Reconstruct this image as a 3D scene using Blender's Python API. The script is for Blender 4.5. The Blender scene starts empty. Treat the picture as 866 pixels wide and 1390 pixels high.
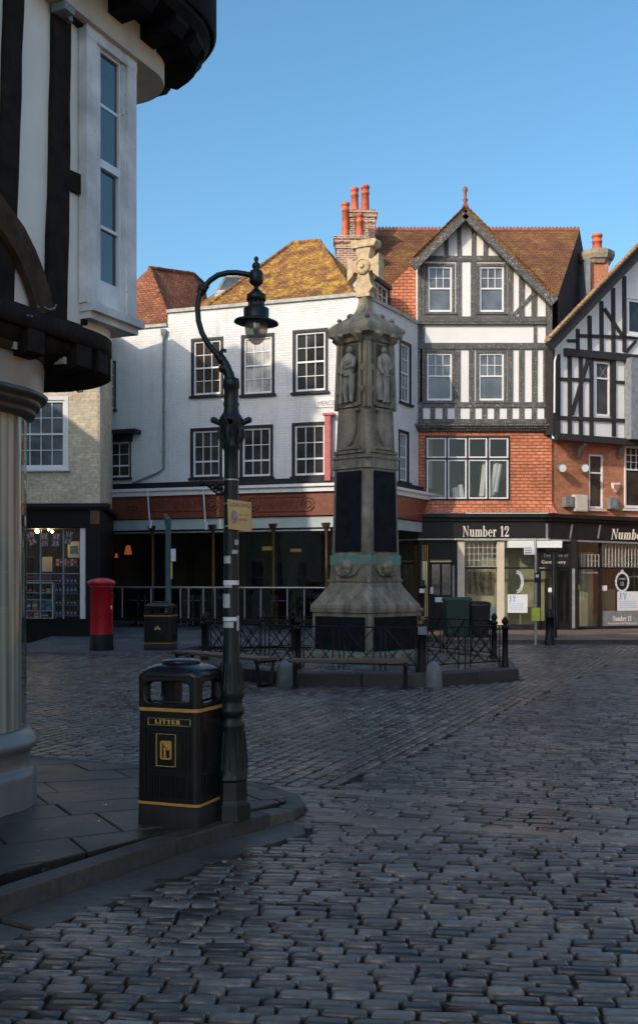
import bpy, math, random
from mathutils import Vector, Matrix
random.seed(7)
R_ = math.radians
S = bpy.context.scene
C = S.collection
# ---------------------------------------------------------------- camera, sky, sun, exposure
F, CX, HY, EZ = 1450.0, 433.0, 790.0, 1.65     # lens in photo pixels, principal column, horizon row, eye height
cd = bpy.data.cameras.new('camera'); cam = bpy.data.objects.new('camera', cd); C.objects.link(cam)
cam.location = (0, 0, EZ); cam.rotation_euler = (R_(90), 0, 0)
cd.sensor_fit = 'HORIZONTAL'; cd.sensor_width = 36; cd.lens = 36 * F / 866
cd.shift_y = (HY - 695) / 866; cd.clip_start = 0.1; cd.clip_end = 3000
S.camera = cam
SUN_AZ, SUN_EL = 42.0, 27.0
w = bpy.data.worlds.new('World'); S.world = w; w.use_nodes = True
nt = w.node_tree; nt.nodes.clear()
sky = nt.nodes.new('ShaderNodeTexSky'); sky.sky_type = 'NISHITA'; sky.sun_disc = False
sky.sun_elevation = R_(SUN_EL); sky.sun_rotation = R_(180 + SUN_AZ)
sky.air_density = 1.0; sky.dust_density = 2.2; sky.ozone_density = 2.2; sky.altitude = 0
bg = nt.nodes.new('ShaderNodeBackground'); bg.inputs[1].default_value = 0.15
wo = nt.nodes.new('ShaderNodeOutputWorld')
hs = nt.nodes.new('ShaderNodeHueSaturation'); hs.inputs['Saturation'].default_value = 1.20; hs.inputs['Hue'].default_value = 0.488
nt.links.new(sky.outputs[0], hs.inputs['Color']); nt.links.new(hs.outputs[0], bg.inputs[0]); nt.links.new(bg.outputs[0], wo.inputs[0])
sl = bpy.data.lights.new('sun', 'SUN'); sl.energy = 2.0; sl.angle = R_(0.5); sl.color = (1.0, 0.87, 0.70)
sun = bpy.data.objects.new('sun', sl); C.objects.link(sun)
sa, ca, ce, se = math.sin(R_(SUN_AZ)), math.cos(R_(SUN_AZ)), math.cos(R_(SUN_EL)), math.sin(R_(SUN_EL))
sun.rotation_euler = Vector((sa * ce, ca * ce, -se)).to_track_quat('-Z', 'Y').to_euler()
S.view_settings.view_transform = 'Standard'; S.view_settings.look = 'None'
S.view_settings.exposure = 0.58; S.view_settings.gamma = 1.0
S.render.resolution_x = 637; S.render.resolution_y = 1024

# ---------------------------------------------------------------- helpers
V = Vector
def G(px, py, z=0.0):
    d = (EZ - z) * F / (py - HY); return V(((px - CX) * d / F, d, z))
def P(px, py, d): return V(((px - CX) * d / F, d, EZ + (HY - py) * d / F))

class MB:
    def __init__(s): s.v = []; s.f = []; s.sm = []; s.var = []; s.cv = 0.5; s.mi = []; s.cm = 0
    def face(s, pts, smooth=False):
        i = len(s.v); s.v.extend([tuple(p) for p in pts]); s.f.append(tuple(range(i, i + len(pts))))
        s.sm.append(smooth); s.var.append(s.cv); s.mi.append(s.cm)
    def raw(s, vs, fs, smooth=False):
        i = len(s.v); s.v.extend([tuple(p) for p in vs])
        for f in fs:
            s.f.append(tuple(a + i for a in f)); s.sm.append(smooth); s.var.append(s.cv); s.mi.append(s.cm)
    def hexa(s, b, t, smooth=False):
        n = len(b)
        fs = [tuple(range(n))[::-1], tuple(range(n, 2 * n))] + [(i, (i + 1) % n, (i + 1) % n + n, i + n) for i in range(n)]
        s.raw(list(b) + list(t), fs, smooth)
    def box(s, x0, x1, y0, y1, z0, z1):
        s.hexa([(x0, y0, z0), (x1, y0, z0), (x1, y1, z0), (x0, y1, z0)], [(x0, y0, z1), (x1, y0, z1), (x1, y1, z1), (x0, y1, z1)])
    def loft(s, rings, smooth=True, cap0=True, cap1=True, closed=True):
        n = len(rings[0]); vs = [p for r in rings for p in r]; fs = []
        for k in range(len(rings) - 1):
            for i in range(n if closed else n - 1):
                a = k * n + i; b = k * n + (i + 1) % n
                fs.append((a, b, b + n, a + n))
        s.raw(vs, fs, smooth)
        if cap0: s.face(rings[0][::-1], False)
        if cap1: s.face(rings[-1], False)
    def lathe(s, prof, cx=0, cy=0, n=20, smooth=True, rot=0.0):
        rings = [[(cx + r * math.cos(rot + 2 * math.pi * i / n), cy + r * math.sin(rot + 2 * math.pi * i / n), z) for i in range(n)] for z, r in prof]
        s.loft(rings, smooth)
    def tube(s, pts, rad, n=8, smooth=True):
        pts = [V(p) for p in pts]
        if not isinstance(rad, (list, tuple)): rad = [rad] * len(pts)
        rings = []; up = None
        for i, p in enumerate(pts):
            t = (pts[min(i + 1, len(pts) - 1)] - pts[max(i - 1, 0)]).normalized()
            if up is None: up = V((0, 0, 1)) if abs(t.z) < 0.9 else V((0, 1, 0))
            a = t.cross(up).normalized(); b = a.cross(t).normalized(); up = b
            rings.append([p + (a * math.cos(2 * math.pi * k / n) + b * math.sin(2 * math.pi * k / n)) * rad[i] for k in range(n)])
        s.loft(rings, smooth)
    def bar(s, a, b, w_, h_, up=(0, 0, 1)):
        a = V(a); b = V(b); t = (b - a).normalized(); u = V(up)
        if abs(t.dot(u)) > 0.95: u = V((0, 1, 0))
        x = t.cross(u).normalized() * (w_ / 2); y = x.cross(t).normalized() * (h_ / 2)
        s.hexa([a - x - y, a + x - y, a + x + y, a - x + y], [b - x - y, b + x - y, b + x + y, b - x + y])
    def ball(s, c, r, n=10, sc=(1, 1, 1)):
        m = max(5, n // 2 + 1)
        rings = []
        for k in range(m + 1):
            th = math.pi * k / m; z = -math.cos(th); q = max(math.sin(th), 0.02)
            rings.append([(c[0] + r * sc[0] * q * math.cos(2 * math.pi * i / n), c[1] + r * sc[1] * q * math.sin(2 * math.pi * i / n), c[2] + r * sc[2] * z) for i in range(n)])
        s.loft(rings)
    def build(s, name, mat, parent=None, matrix=None, **kw):
        me = bpy.data.meshes.new(name)
        off = V((0, 0, 0))
        if parent is not None and matrix is None:
            off = root_loc(parent)
        if matrix is None: vs = [(p[0] - off.x, p[1] - off.y, p[2] - off.z) for p in s.v]
        else: vs = s.v
        me.from_pydata(vs, [], s.f)
        mats = mat if isinstance(mat, (list, tuple)) else [mat]
        for m in mats: me.materials.append(m)
        me.polygons.foreach_set('use_smooth', s.sm)
        me.polygons.foreach_set('material_index', s.mi)
        at = me.attributes.new('var', 'FLOAT', 'FACE'); at.data.foreach_set('value', s.var)
        uvl = me.uv_layers.new(name='UVMap')
        buf = []
        wv = s.v
        for f in s.f:
            n = V((0, 0, 0)); a = V(wv[f[0]])
            for k in range(1, len(f) - 1): n += (V(wv[f[k]]) - a).cross(V(wv[f[k + 1]]) - a)
            if n.length < 1e-12: n = V((0, 0, 1))
            n.normalize()
            u = V((1, 0, 0)) if abs(n.z) > 0.95 else V((-n.y, n.x, 0)).normalized()
            v = n.cross(u)
            for i in f:
                p = V(wv[i]); buf += [p.dot(u), p.dot(v)]
        uvl.data.foreach_set('uv', buf)
        me.update()
        o = bpy.data.objects.new(name, me); C.objects.link(o)
        if matrix is not None: o.matrix_local = matrix
        if parent is not None: o.parent = parent
        for k, val in kw.items(): o[k] = val
        return o
def root_loc(o):
    l = V((0, 0, 0))
    while o is not None: l += o.location; o = o.parent
    return l
def thing(name, loc, label, cat, group=None, rz=0.0):
    o = bpy.data.objects.new(name, None); C.objects.link(o); o.location = loc; o.rotation_euler = (0, 0, rz)
    o.empty_display_size = 0.1
    o['label'] = label; o['category'] = cat
    if group: o['group'] = group
    return o
def tag(o, label, cat, group=None):
    o['label'] = label; o['category'] = cat
    if group: o['group'] = group
    return o
def center_origin(o):
    """moves a single-mesh thing's origin to its base centre"""
    me = o.data; xs = [v.co for v in me.vertices]
    c = V((sum(p.x for p in xs) / len(xs), sum(p.y for p in xs) / len(xs), min(p.z for p in xs)))
    me.transform(Matrix.Translation(-c)); o.location = o.location + c
    return o
def solo(mb, name, mat, label, cat, group=None):
    return tag(center_origin(mb.build(name, mat)), label, cat, group)
def copy_tree(o, parent=None):
    c = o.copy(); C.objects.link(c)
    if parent is not None: c.parent = parent
    for ch in [x for x in bpy.data.objects if x.parent == o]: copy_tree(ch, c)
    return c

class Fac:
    """a vertical plane: u to the right, z up, n outwards"""
    def __init__(s, p0, p1):
        s.p0 = V((p0[0], p0[1], 0)); d = V((p1[0], p1[1], 0)) - s.p0
        s.len = d.length; s.u = d.normalized(); s.n = s.u.cross(V((0, 0, 1)))
    def pt(s, u, z, n=0.0): return s.p0 + s.u * u + s.n * n + V((0, 0, z))
    def px(s, x, y, n=0.0):
        r = V(((x - CX) / F, 1, (HY - y) / F)); o = V((0, 0, EZ)); q = s.p0 + s.n * n
        t = (q - o).dot(s.n) / r.dot(s.n); p = o + r * t
        return ((p - s.p0).dot(s.u), p.z)
    def box(s, mb, u0, u1, z0, z1, n0, n1):
        mb.hexa([s.pt(u0, z0, n1), s.pt(u1, z0, n1), s.pt(u1, z0, n0), s.pt(u0, z0, n0)],
                [s.pt(u0, z1, n1), s.pt(u1, z1, n1), s.pt(u1, z1, n0), s.pt(u0, z1, n0)])
    def pbox(s, mb, x0, y0, x1, y1, n0, n1):
        a = s.px(x0, (y0 + y1) / 2, n1); b = s.px(x1, (y0 + y1) / 2, n1)
        xm = (x0 + x1) / 2; zt = s.px(xm, y0, n1)[1]; zb = s.px(xm, y1, n1)[1]
        s.box(mb, a[0], b[0], zb, zt, n0, n1)
    def bar(s, mb, a, b, w_, n0, n1):
        """a, b in (u,z); w_ width in m"""
        a = V(a); b = V(b); t = (b - a).normalized(); q = V((-t.y, t.x)) * (w_ / 2)
        c = [a - q, a + q, b + q, b - q]
        mb.hexa([s.pt(p.x, p.y, n1) for p in c], [s.pt(p.x, p.y, n0) for p in c])
    def pbar(s, mb, a, b, wpx, n0, n1):
        A = s.px(a[0], a[1], n1); B = s.px(b[0], b[1], n1); d = s.pt(A[0], A[1]).y
        s.bar(mb, A, B, wpx * d / F, n0, n1)
    def poly(s, mb, pts, n0, n1):
        mb.hexa([s.pt(p[0], p[1], n1) for p in pts], [s.pt(p[0], p[1], n0) for p in pts])
    def rect(s, x0, y0, x1, y1, n=0.0):
        a = s.px(x0, (y0 + y1) / 2, n); b = s.px(x1, (y0 + y1) / 2, n); xm = (x0 + x1) / 2
        return (a[0], b[0], s.px(xm, y1, n)[1], s.px(xm, y0, n)[1])     # u0,u1,z0,z1
def clip(poly, conv):
    """Sutherland-Hodgman: poly clipped by the convex ccw polygon conv (2-D tuples)"""
    out = list(poly)
    for i in range(len(conv)):
        a = conv[i]; b = conv[(i + 1) % len(conv)]; inp = out; out = []
        def side(p): return (b[0] - a[0]) * (p[1] - a[1]) - (b[1] - a[1]) * (p[0] - a[0])
        for j in range(len(inp)):
            p = inp[j]; q = inp[(j + 1) % len(inp)]; sp, sq = side(p), side(q)
            if sp >= 0: out.append(p)
            if (sp > 0) != (sq > 0) and abs(sp - sq) > 1e-12:
                t = sp / (sp - sq); out.append((p[0] + (q[0] - p[0]) * t, p[1] + (q[1] - p[1]) * t))
        if not out: return []
    return out
def wall(mb, f, outline, holes, thick=0.25, n=0.0):
    """outline: convex ccw (u,z) polygon; holes: (u0,u1,z0,z1)"""
    us = sorted(set([min(p[0] for p in outline), max(p[0] for p in outline)] + [h[0] for h in holes] + [h[1] for h in holes]))
    zs = sorted(set([min(p[1] for p in outline), max(p[1] for p in outline)] + [h[2] for h in holes] + [h[3] for h in holes]))
    for i in range(len(us) - 1):
        for j in range(len(zs) - 1):
            uc, zc = (us[i] + us[i + 1]) / 2, (zs[j] + zs[j + 1]) / 2
            if any(h[0] < uc < h[1] and h[2] < zc < h[3] for h in holes): continue
            c = clip([(us[i], zs[j]), (us[i + 1], zs[j]), (us[i + 1], zs[j + 1]), (us[i], zs[j + 1])], outline)
            if len(c) > 2: mb.face([f.pt(p[0], p[1], n) for p in c])
    for u0, u1, z0, z1 in holes:
        q = [(u0, z0), (u1, z0), (u1, z1), (u0, z1)]
        for k in range(4):
            a, b = q[k], q[(k + 1) % 4]
            mb.face([f.pt(a[0], a[1], n), f.pt(a[0], a[1], n - thick), f.pt(b[0], b[1], n - thick), f.pt(b[0], b[1], n)])

# ---------------------------------------------------------------- materials
def new_mat(name):
    m = bpy.data.materials.new(name); m.use_nodes = True; t = m.node_tree
    return m, t, t.nodes['Principled BSDF']
def nd(t, typ, **kw):
    n = t.nodes.new(typ)
    for k, v in kw.items(): setattr(n, k, v)
    return n
def ramp(t, src, stops):
    r = nd(t, 'ShaderNodeValToRGB'); el = r.color_ramp.elements
    while len(el) < len(stops): el.new(0.5)
    for e, (p, c) in zip(el, stops): e.position = p; e.color = (*c, 1)
    t.links.new(src, r.inputs[0]); return r.outputs[0]
def mixc(t, a, b, fac=0.5, mode='MIX'):
    m = nd(t, 'ShaderNodeMix', data_type='RGBA', blend_type=mode)
    for i, x in ((0, fac), (6, a), (7, b)):
        if hasattr(x, 'is_linked') or hasattr(x, 'links'): t.links.new(x, m.inputs[i])
        elif isinstance(x, (int, float)): m.inputs[i].default_value = x
        else: m.inputs[i].default_value = (*x, 1)
    return m.outputs[2]
def noise(t, scale, detail=4, vec=None, rough=0.55, dist=0.0):
    n = nd(t, 'ShaderNodeTexNoise'); n.inputs['Scale'].default_value = scale; n.inputs['Detail'].default_value = detail
    n.inputs['Roughness'].default_value = rough; n.inputs['Distortion'].default_value = dist
    if vec is None:
        tc = nd(t, 'ShaderNodeNewGeometry'); vec = tc.outputs['Position']
    t.links.new(vec, n.inputs['Vector']); return n.outputs[0]
def bump(t, b, h, st=0.3, dist=0.01):
    n = nd(t, 'ShaderNodeBump'); n.inputs['Strength'].default_value = st; n.inputs['Distance'].default_value = dist
    t.links.new(h, n.inputs['Height']); t.links.new(n.outputs[0], b.inputs['Normal']); return n
def simple(name, col, rough=0.6, var=0.25, sc=6.0, metal=0.0, bst=0.15, bdist=0.004, bsc=60.0, spec=0.5, coat=0.0):
    m, t, b = new_mat(name)
    nz = noise(t, sc, 5)
    lo = tuple(c * (1 - var) for c in col); hi = tuple(min(1, c * (1 + var)) for c in col)
    t.links.new(ramp(t, nz, [(0.3, lo), (0.7, hi)]), b.inputs['Base Color'])
    rn = nd(t, 'ShaderNodeMapRange'); rn.inputs[3].default_value = max(0.02, rough - 0.1); rn.inputs[4].default_value = min(1, rough + 0.1)
    t.links.new(noise(t, sc * 3, 3), rn.inputs[0]); t.links.new(rn.outputs[0], b.inputs['Roughness'])
    b.inputs['Metallic'].default_value = metal; b.inputs['Specular IOR Level'].default_value = spec
    b.inputs['Coat Weight'].default_value = coat
    if bst > 0: bump(t, b, noise(t, bsc, 4), bst, bdist)
    return m
def brick(name, c1, c2, mortar, bw=0.225, bh=0.075, ms=0.01, painted=False, rough=0.85, bst=0.5, offset=0.5, moss=None, dirt=0.35, bias=0.0):
    m, t, b = new_mat(name)
    uv = nd(t, 'ShaderNodeUVMap', uv_map='UVMap')
    # slight waviness so that the courses are not ruled lines
    ns = nd(t, 'ShaderNodeTexNoise'); ns.inputs['Scale'].default_value = 1.3; t.links.new(uv.outputs[0], ns.inputs['Vector'])
    va = nd(t, 'ShaderNodeVectorMath', operation='MULTIPLY_ADD'); va.inputs[1].default_value = (0.03, 0.03, 0); t.links.new(ns.outputs['Color'], va.inputs[0]); t.links.new(uv.outputs[0], va.inputs[2])
    br = nd(t, 'ShaderNodeTexBrick'); br.offset = offset
    br.inputs['Scale'].default_value = 1.0; br.inputs['Brick Width'].default_value = bw; br.inputs['Row Height'].default_value = bh
    br.inputs['Mortar Size'].default_value = ms; br.inputs['Mortar Smooth'].default_value = 0.3; br.inputs['Bias'].default_value = bias
    br.inputs['Color1'].default_value = (*c1, 1); br.inputs['Color2'].default_value = (*c2, 1); br.inputs['Mortar'].default_value = (*mortar, 1)
    t.links.new(va.outputs[0], br.inputs['Vector'])
    n1 = noise(t, 1.1, 6, rough=0.65); n2 = noise(t, 11, 4)
    col = mixc(t, br.outputs['Color'], ramp(t, n2, [(0.3, (0.55,) * 3), (0.7, (1.25,) * 3)]), 0.06 if painted else 0.5, 'MULTIPLY')
    col = mixc(t, col, ramp(t, n1, [(0.35, (1 - dirt,) * 3), (0.65, (1.1,) * 3)]), 1.0, 'MULTIPLY')
    if painted:
        mp = nd(t, 'ShaderNodeMapping'); gg = nd(t, 'ShaderNodeNewGeometry'); mp.inputs['Scale'].default_value = (4, 4, .35)
        t.links.new(gg.outputs['Position'], mp.inputs[0])
        col = mixc(t, col, ramp(t, noise(t, 1.0, 6, vec=mp.outputs[0], rough=.7), [(0.36, (.80, .79, .76)), (0.50, (1, 1, 1))]), 0.55, 'MULTIPLY')
        col = mixc(t, col, ramp(t, noise(t, 7, 7, rough=.8), [(0.66, (1, 1, 1)), (0.72, (.70, .67, .62))]), 0.8, 'MULTIPLY')
    if moss:
        mc, th = moss
        f = ramp(t, noise(t, 2.2, 8, rough=0.8), [(th, (0, 0, 0)), (th + 0.12, (1, 1, 1))])
        f2 = ramp(t, noise(t, 9, 4, rough=0.7), [(0.42, (0.15,) * 3), (0.55, (1, 1, 1))])
        ff = mixc(t, f, f2, 1.0, 'MULTIPLY')
        mcol = ramp(t, noise(t, 5, 3), [(0.35, tuple(c * 0.5 for c in mc)), (0.65, mc)])
        col = mixc(t, col, mcol, ff)
    t.links.new(col, b.inputs['Base Color']); b.inputs['Roughness'].default_value = rough
    iv = nd(t, 'ShaderNodeMath', operation='MULTIPLY_ADD'); iv.inputs[1].default_value = -1.0
    t.links.new(br.outputs['Fac'], iv.inputs[0]); t.links.new(noise(t, 25, 4), iv.inputs[2])
    bump(t, b, iv.outputs[0], bst, 0.012)
    return m
def tiles(name, c1, c2, **kw):
    return brick(name, c1, c2, tuple(c * 0.25 for c in c1), bw=kw.pop('bw', 0.17), bh=kw.pop('bh', 0.11), ms=0.012, bst=1.0, **kw)
def flaky(name, col, fleck, thr=0.62, sc=22):
    m, t, b = new_mat(name)
    nz = noise(t, sc, 6, rough=0.7); base = ramp(t, noise(t, 3, 5), [(0.3, tuple(c * 0.7 for c in col)), (0.7, tuple(c * 1.3 for c in col))])
    f = ramp(t, nz, [(thr, (0, 0, 0)), (thr + 0.03, (1, 1, 1))])
    t.links.new(mixc(t, base, fleck, f), b.inputs['Base Color']); b.inputs['Roughness'].default_value = 0.7
    bump(t, b, nz, 0.4, 0.01); return m
def glassm(name, tint, spec_boost=0.0, rough=0.02, tr=0.9, wav=0.0):
    m, t, b = new_mat(name); t.nodes.remove(b)
    tb = nd(t, 'ShaderNodeBsdfTransparent'); tb.inputs[0].default_value = (tint[0] * tr, tint[1] * tr, tint[2] * tr, 1)
    gl = nd(t, 'ShaderNodeBsdfGlossy'); gl.inputs['Roughness'].default_value = rough
    fr = nd(t, 'ShaderNodeLayerWeight'); fr.inputs[0].default_value = 0.5
    pw = nd(t, 'ShaderNodeMath', operation='POWER'); pw.inputs[1].default_value = 4.5; t.links.new(fr.outputs['Facing'], pw.inputs[0])
    ad = nd(t, 'ShaderNodeMath', operation='MULTIPLY_ADD'); ad.use_clamp = True; ad.inputs[1].default_value = 0.9; ad.inputs[2].default_value = 0.04 + spec_boost
    mx = nd(t, 'ShaderNodeMixShader')
    t.links.new(pw.outputs[0], ad.inputs[0]); t.links.new(ad.outputs[0], mx.inputs[0])
    t.links.new(tb.outputs[0], mx.inputs[1]); t.links.new(gl.outputs[0], mx.inputs[2])
    if wav:
        bn = nd(t, 'ShaderNodeBump'); bn.inputs['Strength'].default_value = 1; bn.inputs['Distance'].default_value = wav
        t.links.new(noise(t, 2.5, 2), bn.inputs['Height']); t.links.new(bn.outputs[0], gl.inputs['Normal'])
    t.links.new(mx.outputs[0], t.nodes['Material Output'].inputs[0]); return m
def pane_dark(name, col, rough=0.05, spec=0.5, wav=0.004):
    m, t, b = new_mat(name)
    t.links.new(ramp(t, noise(t, 1.7, 3), [(0.35, tuple(c * 0.6 for c in col)), (0.65, tuple(c * 1.4 for c in col))]), b.inputs['Base Color'])
    b.inputs['Roughness'].default_value = rough; b.inputs['Specular IOR Level'].default_value = spec
    bump(t, b, noise(t, 3.0, 2), 0.6, wav); return m
def emit(name, col, st):
    m, t, b = new_mat(name); b.inputs['Emission Color'].default_value = (*col, 1); b.inputs['Emission Strength'].default_value = st
    b.inputs['Base Color'].default_value = (*col, 1); return m
def varmat(name, lo, hi, rough=0.5, bst=0.4, bsc=40, rlo=None, spec=0.5, spots=False):
    m, t, b = new_mat(name)
    at = nd(t, 'ShaderNodeAttribute', attribute_name='var')
    c = ramp(t, at.outputs['Fac'], [(0.0, lo), (1.0, hi)])
    c = mixc(t, c, ramp(t, noise(t, 18, 6, rough=0.7), [(0.3, (0.62,) * 3), (0.7, (1.3,) * 3)]), 1.0, 'MULTIPLY')
    c = mixc(t, c, ramp(t, noise(t, 0.5, 4), [(0.35, (0.7,) * 3), (0.65, (1.2,) * 3)]), 1.0, 'MULTIPLY')
    if spots:   # trodden-in gum and lichen on the flags
        vo = nd(t, 'ShaderNodeTexVoronoi'); vo.inputs['Scale'].default_value = 7.0; gq = nd(t, 'ShaderNodeNewGeometry'); t.links.new(gq.outputs['Position'], vo.inputs['Vector'])
        c = mixc(t, c, (0.20, 0.19, 0.18), mixc(t, ramp(t, vo.outputs['Distance'], [(0.09, (1, 1, 1)), (0.13, (0, 0, 0))]), ramp(t, noise(t, 1.7, 2), [(.5, (0, 0, 0)), (.55, (.8,) * 3)]), 1.0, 'MULTIPLY'))
    else:
        c = mixc(t, c, (0.045, 0.038, 0.030), ramp(t, noise(t, 1.6, 7, rough=.75), [(0.56, (0, 0, 0)), (0.66, (.7,) * 3)]))
    t.links.new(c, b.inputs['Base Color'])
    rm = nd(t, 'ShaderNodeMapRange'); rm.inputs[1].default_value = 0.3; rm.inputs[2].default_value = 0.7
    rm.inputs[3].default_value = rlo or rough - 0.15; rm.inputs[4].default_value = rough + 0.15
    t.links.new(noise(t, 0.9, 5), rm.inputs[0]); t.links.new(rm.outputs[0], b.inputs['Roughness'])
    b.inputs['Specular IOR Level'].default_value = spec
    bump(t, b, noise(t, bsc, 5, rough=0.65), bst, 0.006); return m

M = {}
M['cobble'] = varmat('cobble_stone', (0.030, 0.027, 0.024), (0.22, 0.197, 0.173), rough=0.27, bst=0.42, bsc=30, rlo=0.18, spec=0.6)
M['joint'] = simple('joint_dirt', (0.012, 0.010, 0.008), 0.9, 0.4, 8, bst=0.5, bdist=0.01, bsc=40)
M['slab'] = varmat('slab_stone', (0.022, 0.020, 0.019), (0.065, 0.058, 0.052), rough=0.42, bst=0.5, bsc=50, rlo=0.25, spots=True)
M['kerb'] = varmat('kerb_granite', (0.045, 0.041, 0.038), (0.095, 0.088, 0.080), rough=0.6, bst=0.5, bsc=60)
M['asphalt'] = simple('asphalt', (0.05, 0.048, 0.047), 0.8, 0.3, 3, bst=0.4, bsc=90)
M['paving'] = brick('pavement_flags', (0.24, 0.185, 0.14), (0.17, 0.13, 0.10), (0.04, 0.035, 0.03), 0.6, 0.4, 0.008, rough=0.7, bst=0.3)
M['paving2'] = brick('terrace_flags', (0.15, 0.155, 0.165), (0.085, 0.09, 0.1), (0.035, 0.033, 0.033), 0.55, 0.38, 0.008, rough=0.6, bst=0.3)
M['whitebrick'] = brick('white_painted_brick', (0.76, 0.765, 0.76), (0.735, 0.74, 0.735), (0.68, 0.685, 0.68), 0.225, 0.075, 0.012, painted=True, rough=0.6, bst=0.75, dirt=0.05)
M['creambrick'] = brick('cream_brick', (0.80, 0.68, 0.47), (0.62, 0.50, 0.33), (0.60, 0.54, 0.43), 0.225, 0.075, 0.011, dirt=0.2)
M['orangebrick'] = brick('orange_brick', (0.66, 0.235, 0.105), (0.50, 0.165, 0.075), (0.42, 0.26, 0.17), 0.225, 0.075, 0.010, dirt=0.3)
M['orangetile'] = tiles('orange_hung_tile', (0.74, 0.27, 0.14), (0.60, 0.195, 0.095), bw=0.26, bh=0.105, dirt=0.3)
M['redtile'] = tiles('red_roof_tile', (0.44, 0.16, 0.07), (0.24, 0.08, 0.04), moss=((0.45, 0.30, 0.07), 0.55), dirt=0.4)
M['mosstile'] = tiles('mossy_roof_tile', (0.42, 0.17, 0.06), (0.26, 0.11, 0.05), moss=((0.68, 0.42, 0.04), 0.45), dirt=0.4)
M['browntile'] = tiles('brown_roof_tile', (0.30, 0.12, 0.045), (0.19, 0.08, 0.035), moss=((0.36, 0.25, 0.05), 0.52), dirt=0.35)
M['shadetile'] = tiles('shaded_hung_tile', (0.10, 0.04, 0.03), (0.055, 0.03, 0.025), dirt=0.3)  # shade of the right-hand side wall put into the tile colour
M['crest'] = simple('terracotta_crest', (0.28, 0.10, 0.06), 0.8, 0.3, 9)
M['pot'] = simple('terracotta_pot', (0.55, 0.13, 0.06), 0.7, 0.35, 5)
M['chimbrick'] = brick('chimney_brick', (0.55, 0.22, 0.11), (0.16, 0.08, 0.06), (0.60, 0.53, 0.42), 0.22, 0.075, 0.016, dirt=0.2)
M['plaster'] = simple('white_plaster', (0.77, 0.765, 0.75), 0.75, 0.04, 3, bst=0.25, bdist=0.006, bsc=20)
M['creamplaster'] = simple('cream_plaster', (0.62, 0.54, 0.42), 0.7, 0.1, 4, bst=0.2, bsc=20)
M['timber'] = flaky('flaking_black_timber', (0.075, 0.074, 0.072), (0.46, 0.44, 0.40), 0.575, 26)
M['blacktimber'] = flaky('black_timber', (0.024, 0.021, 0.020), (0.12, 0.11, 0.10), 0.72)
M['oaktimber'] = simple('dark_oak_timber', (0.020, 0.014, 0.010), 0.8, 0.45, 7, spec=0.15, bst=0.7, bdist=0.008, bsc=25)
M['brownoak'] = simple('brown_oak_brace', (0.060, 0.038, 0.020), 0.8, 0.4, 9, spec=0.2, bst=0.6, bdist=0.008, bsc=25)
M['ivory'] = simple('ivory_plaster', (0.90, 0.84, 0.75), 0.75, 0.05, 3, bst=0.25, bdist=0.006, bsc=20)
M['white'] = simple('white_gloss_paint', (0.78, 0.78, 0.77), 0.35, 0.05, 6, bst=0.1)
M['oldwhite'] = flaky('peeling_white_paint', (0.70, 0.69, 0.68), (0.30, 0.27, 0.24), 0.66, 11)
M['black'] = simple('black_gloss_paint', (0.006, 0.006, 0.007), 0.5, 0.3, 6, bst=0.08, spec=.25)
M['shopblack'] = simple('black_shopfront_paint', (0.014, 0.013, 0.013), 0.5, 0.25, 5, bst=0.08, spec=.3)
M['navy'] = simple('dark_navy_paint', (0.011, 0.014, 0.021), 0.5, 0.25, 5, bst=0.1, spec=.3)
M['lead'] = simple('lead_grey', (0.22, 0.24, 0.26), 0.55, 0.25, 8)
M['coping'] = simple('coping_stone', (0.45, 0.44, 0.40), 0.8, 0.25, 6, bst=0.3)
M['mahog'] = simple('mahogany_fascia', (0.20, 0.052, 0.026), 0.4, 0.25, 7, bst=0.08, coat=0.2)
M['mahogdark'] = simple('carved_mahogany', (0.15, 0.040, 0.022), 0.35, 0.2, 7, bst=0.1)
M['blind'] = simple('pale_blind_and_reflection', (0.42, 0.50, 0.48), 0.7, 0.1, 3)
M['bronze'] = simple('bronze_column', (0.14, 0.075, 0.035), 0.4, 0.2, 8, metal=0.5)
M['steel'] = simple('brushed_steel', (0.42, 0.45, 0.48), 0.4, 0.15, 9, metal=0.7)
M['stone'] = simple('limestone', (0.36, 0.29, 0.19), 0.85, 0.3, 4, bst=0.7, bdist=0.012, bsc=22)
def monument_stone():
    m, t, b = new_mat('weathered_limestone')
    base = ramp(t, noise(t, 2.5, 6, rough=0.7), [(0.28, (0.17, 0.155, 0.125)), (0.5, (0.33, 0.29, 0.22)), (0.72, (0.46, 0.40, 0.29))])
    mp = nd(t, 'ShaderNodeMapping'); g = nd(t, 'ShaderNodeNewGeometry'); mp.inputs['Scale'].default_value = (7, 7, 0.7)
    t.links.new(g.outputs['Position'], mp.inputs[0])
    st = ramp(t, noise(t, 1.0, 5, vec=mp.outputs[0]), [(0.38, (0.58, 0.58, 0.57)), (0.64, (1.15, 1.1, 1.0))])
    t.links.new(mixc(t, base, st, 0.9, 'MULTIPLY'), b.inputs['Base Color']); b.inputs['Roughness'].default_value = 0.88
    bump(t, b, noise(t, 16, 6, rough=0.7), 0.8, 0.02); return m
M['mstone'] = monument_stone()
def verdi():
    m, t, b = new_mat('verdigris_stained_stone')
    mp = nd(t, 'ShaderNodeMapping'); g = nd(t, 'ShaderNodeNewGeometry'); mp.inputs['Scale'].default_value = (6, 6, 1.0)
    t.links.new(g.outputs['Position'], mp.inputs[0])
    t.links.new(ramp(t, noise(t, 1.0, 5, vec=mp.outputs[0]), [(0.40, (0.26, 0.22, 0.15)), (0.5, (0.15, 0.36, 0.29)), (0.7, (0.10, 0.30, 0.25))]), b.inputs['Base Color'])
    b.inputs['Roughness'].default_value = 0.8; bump(t, b, noise(t, 16, 5), 0.5, 0.01); return m
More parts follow.
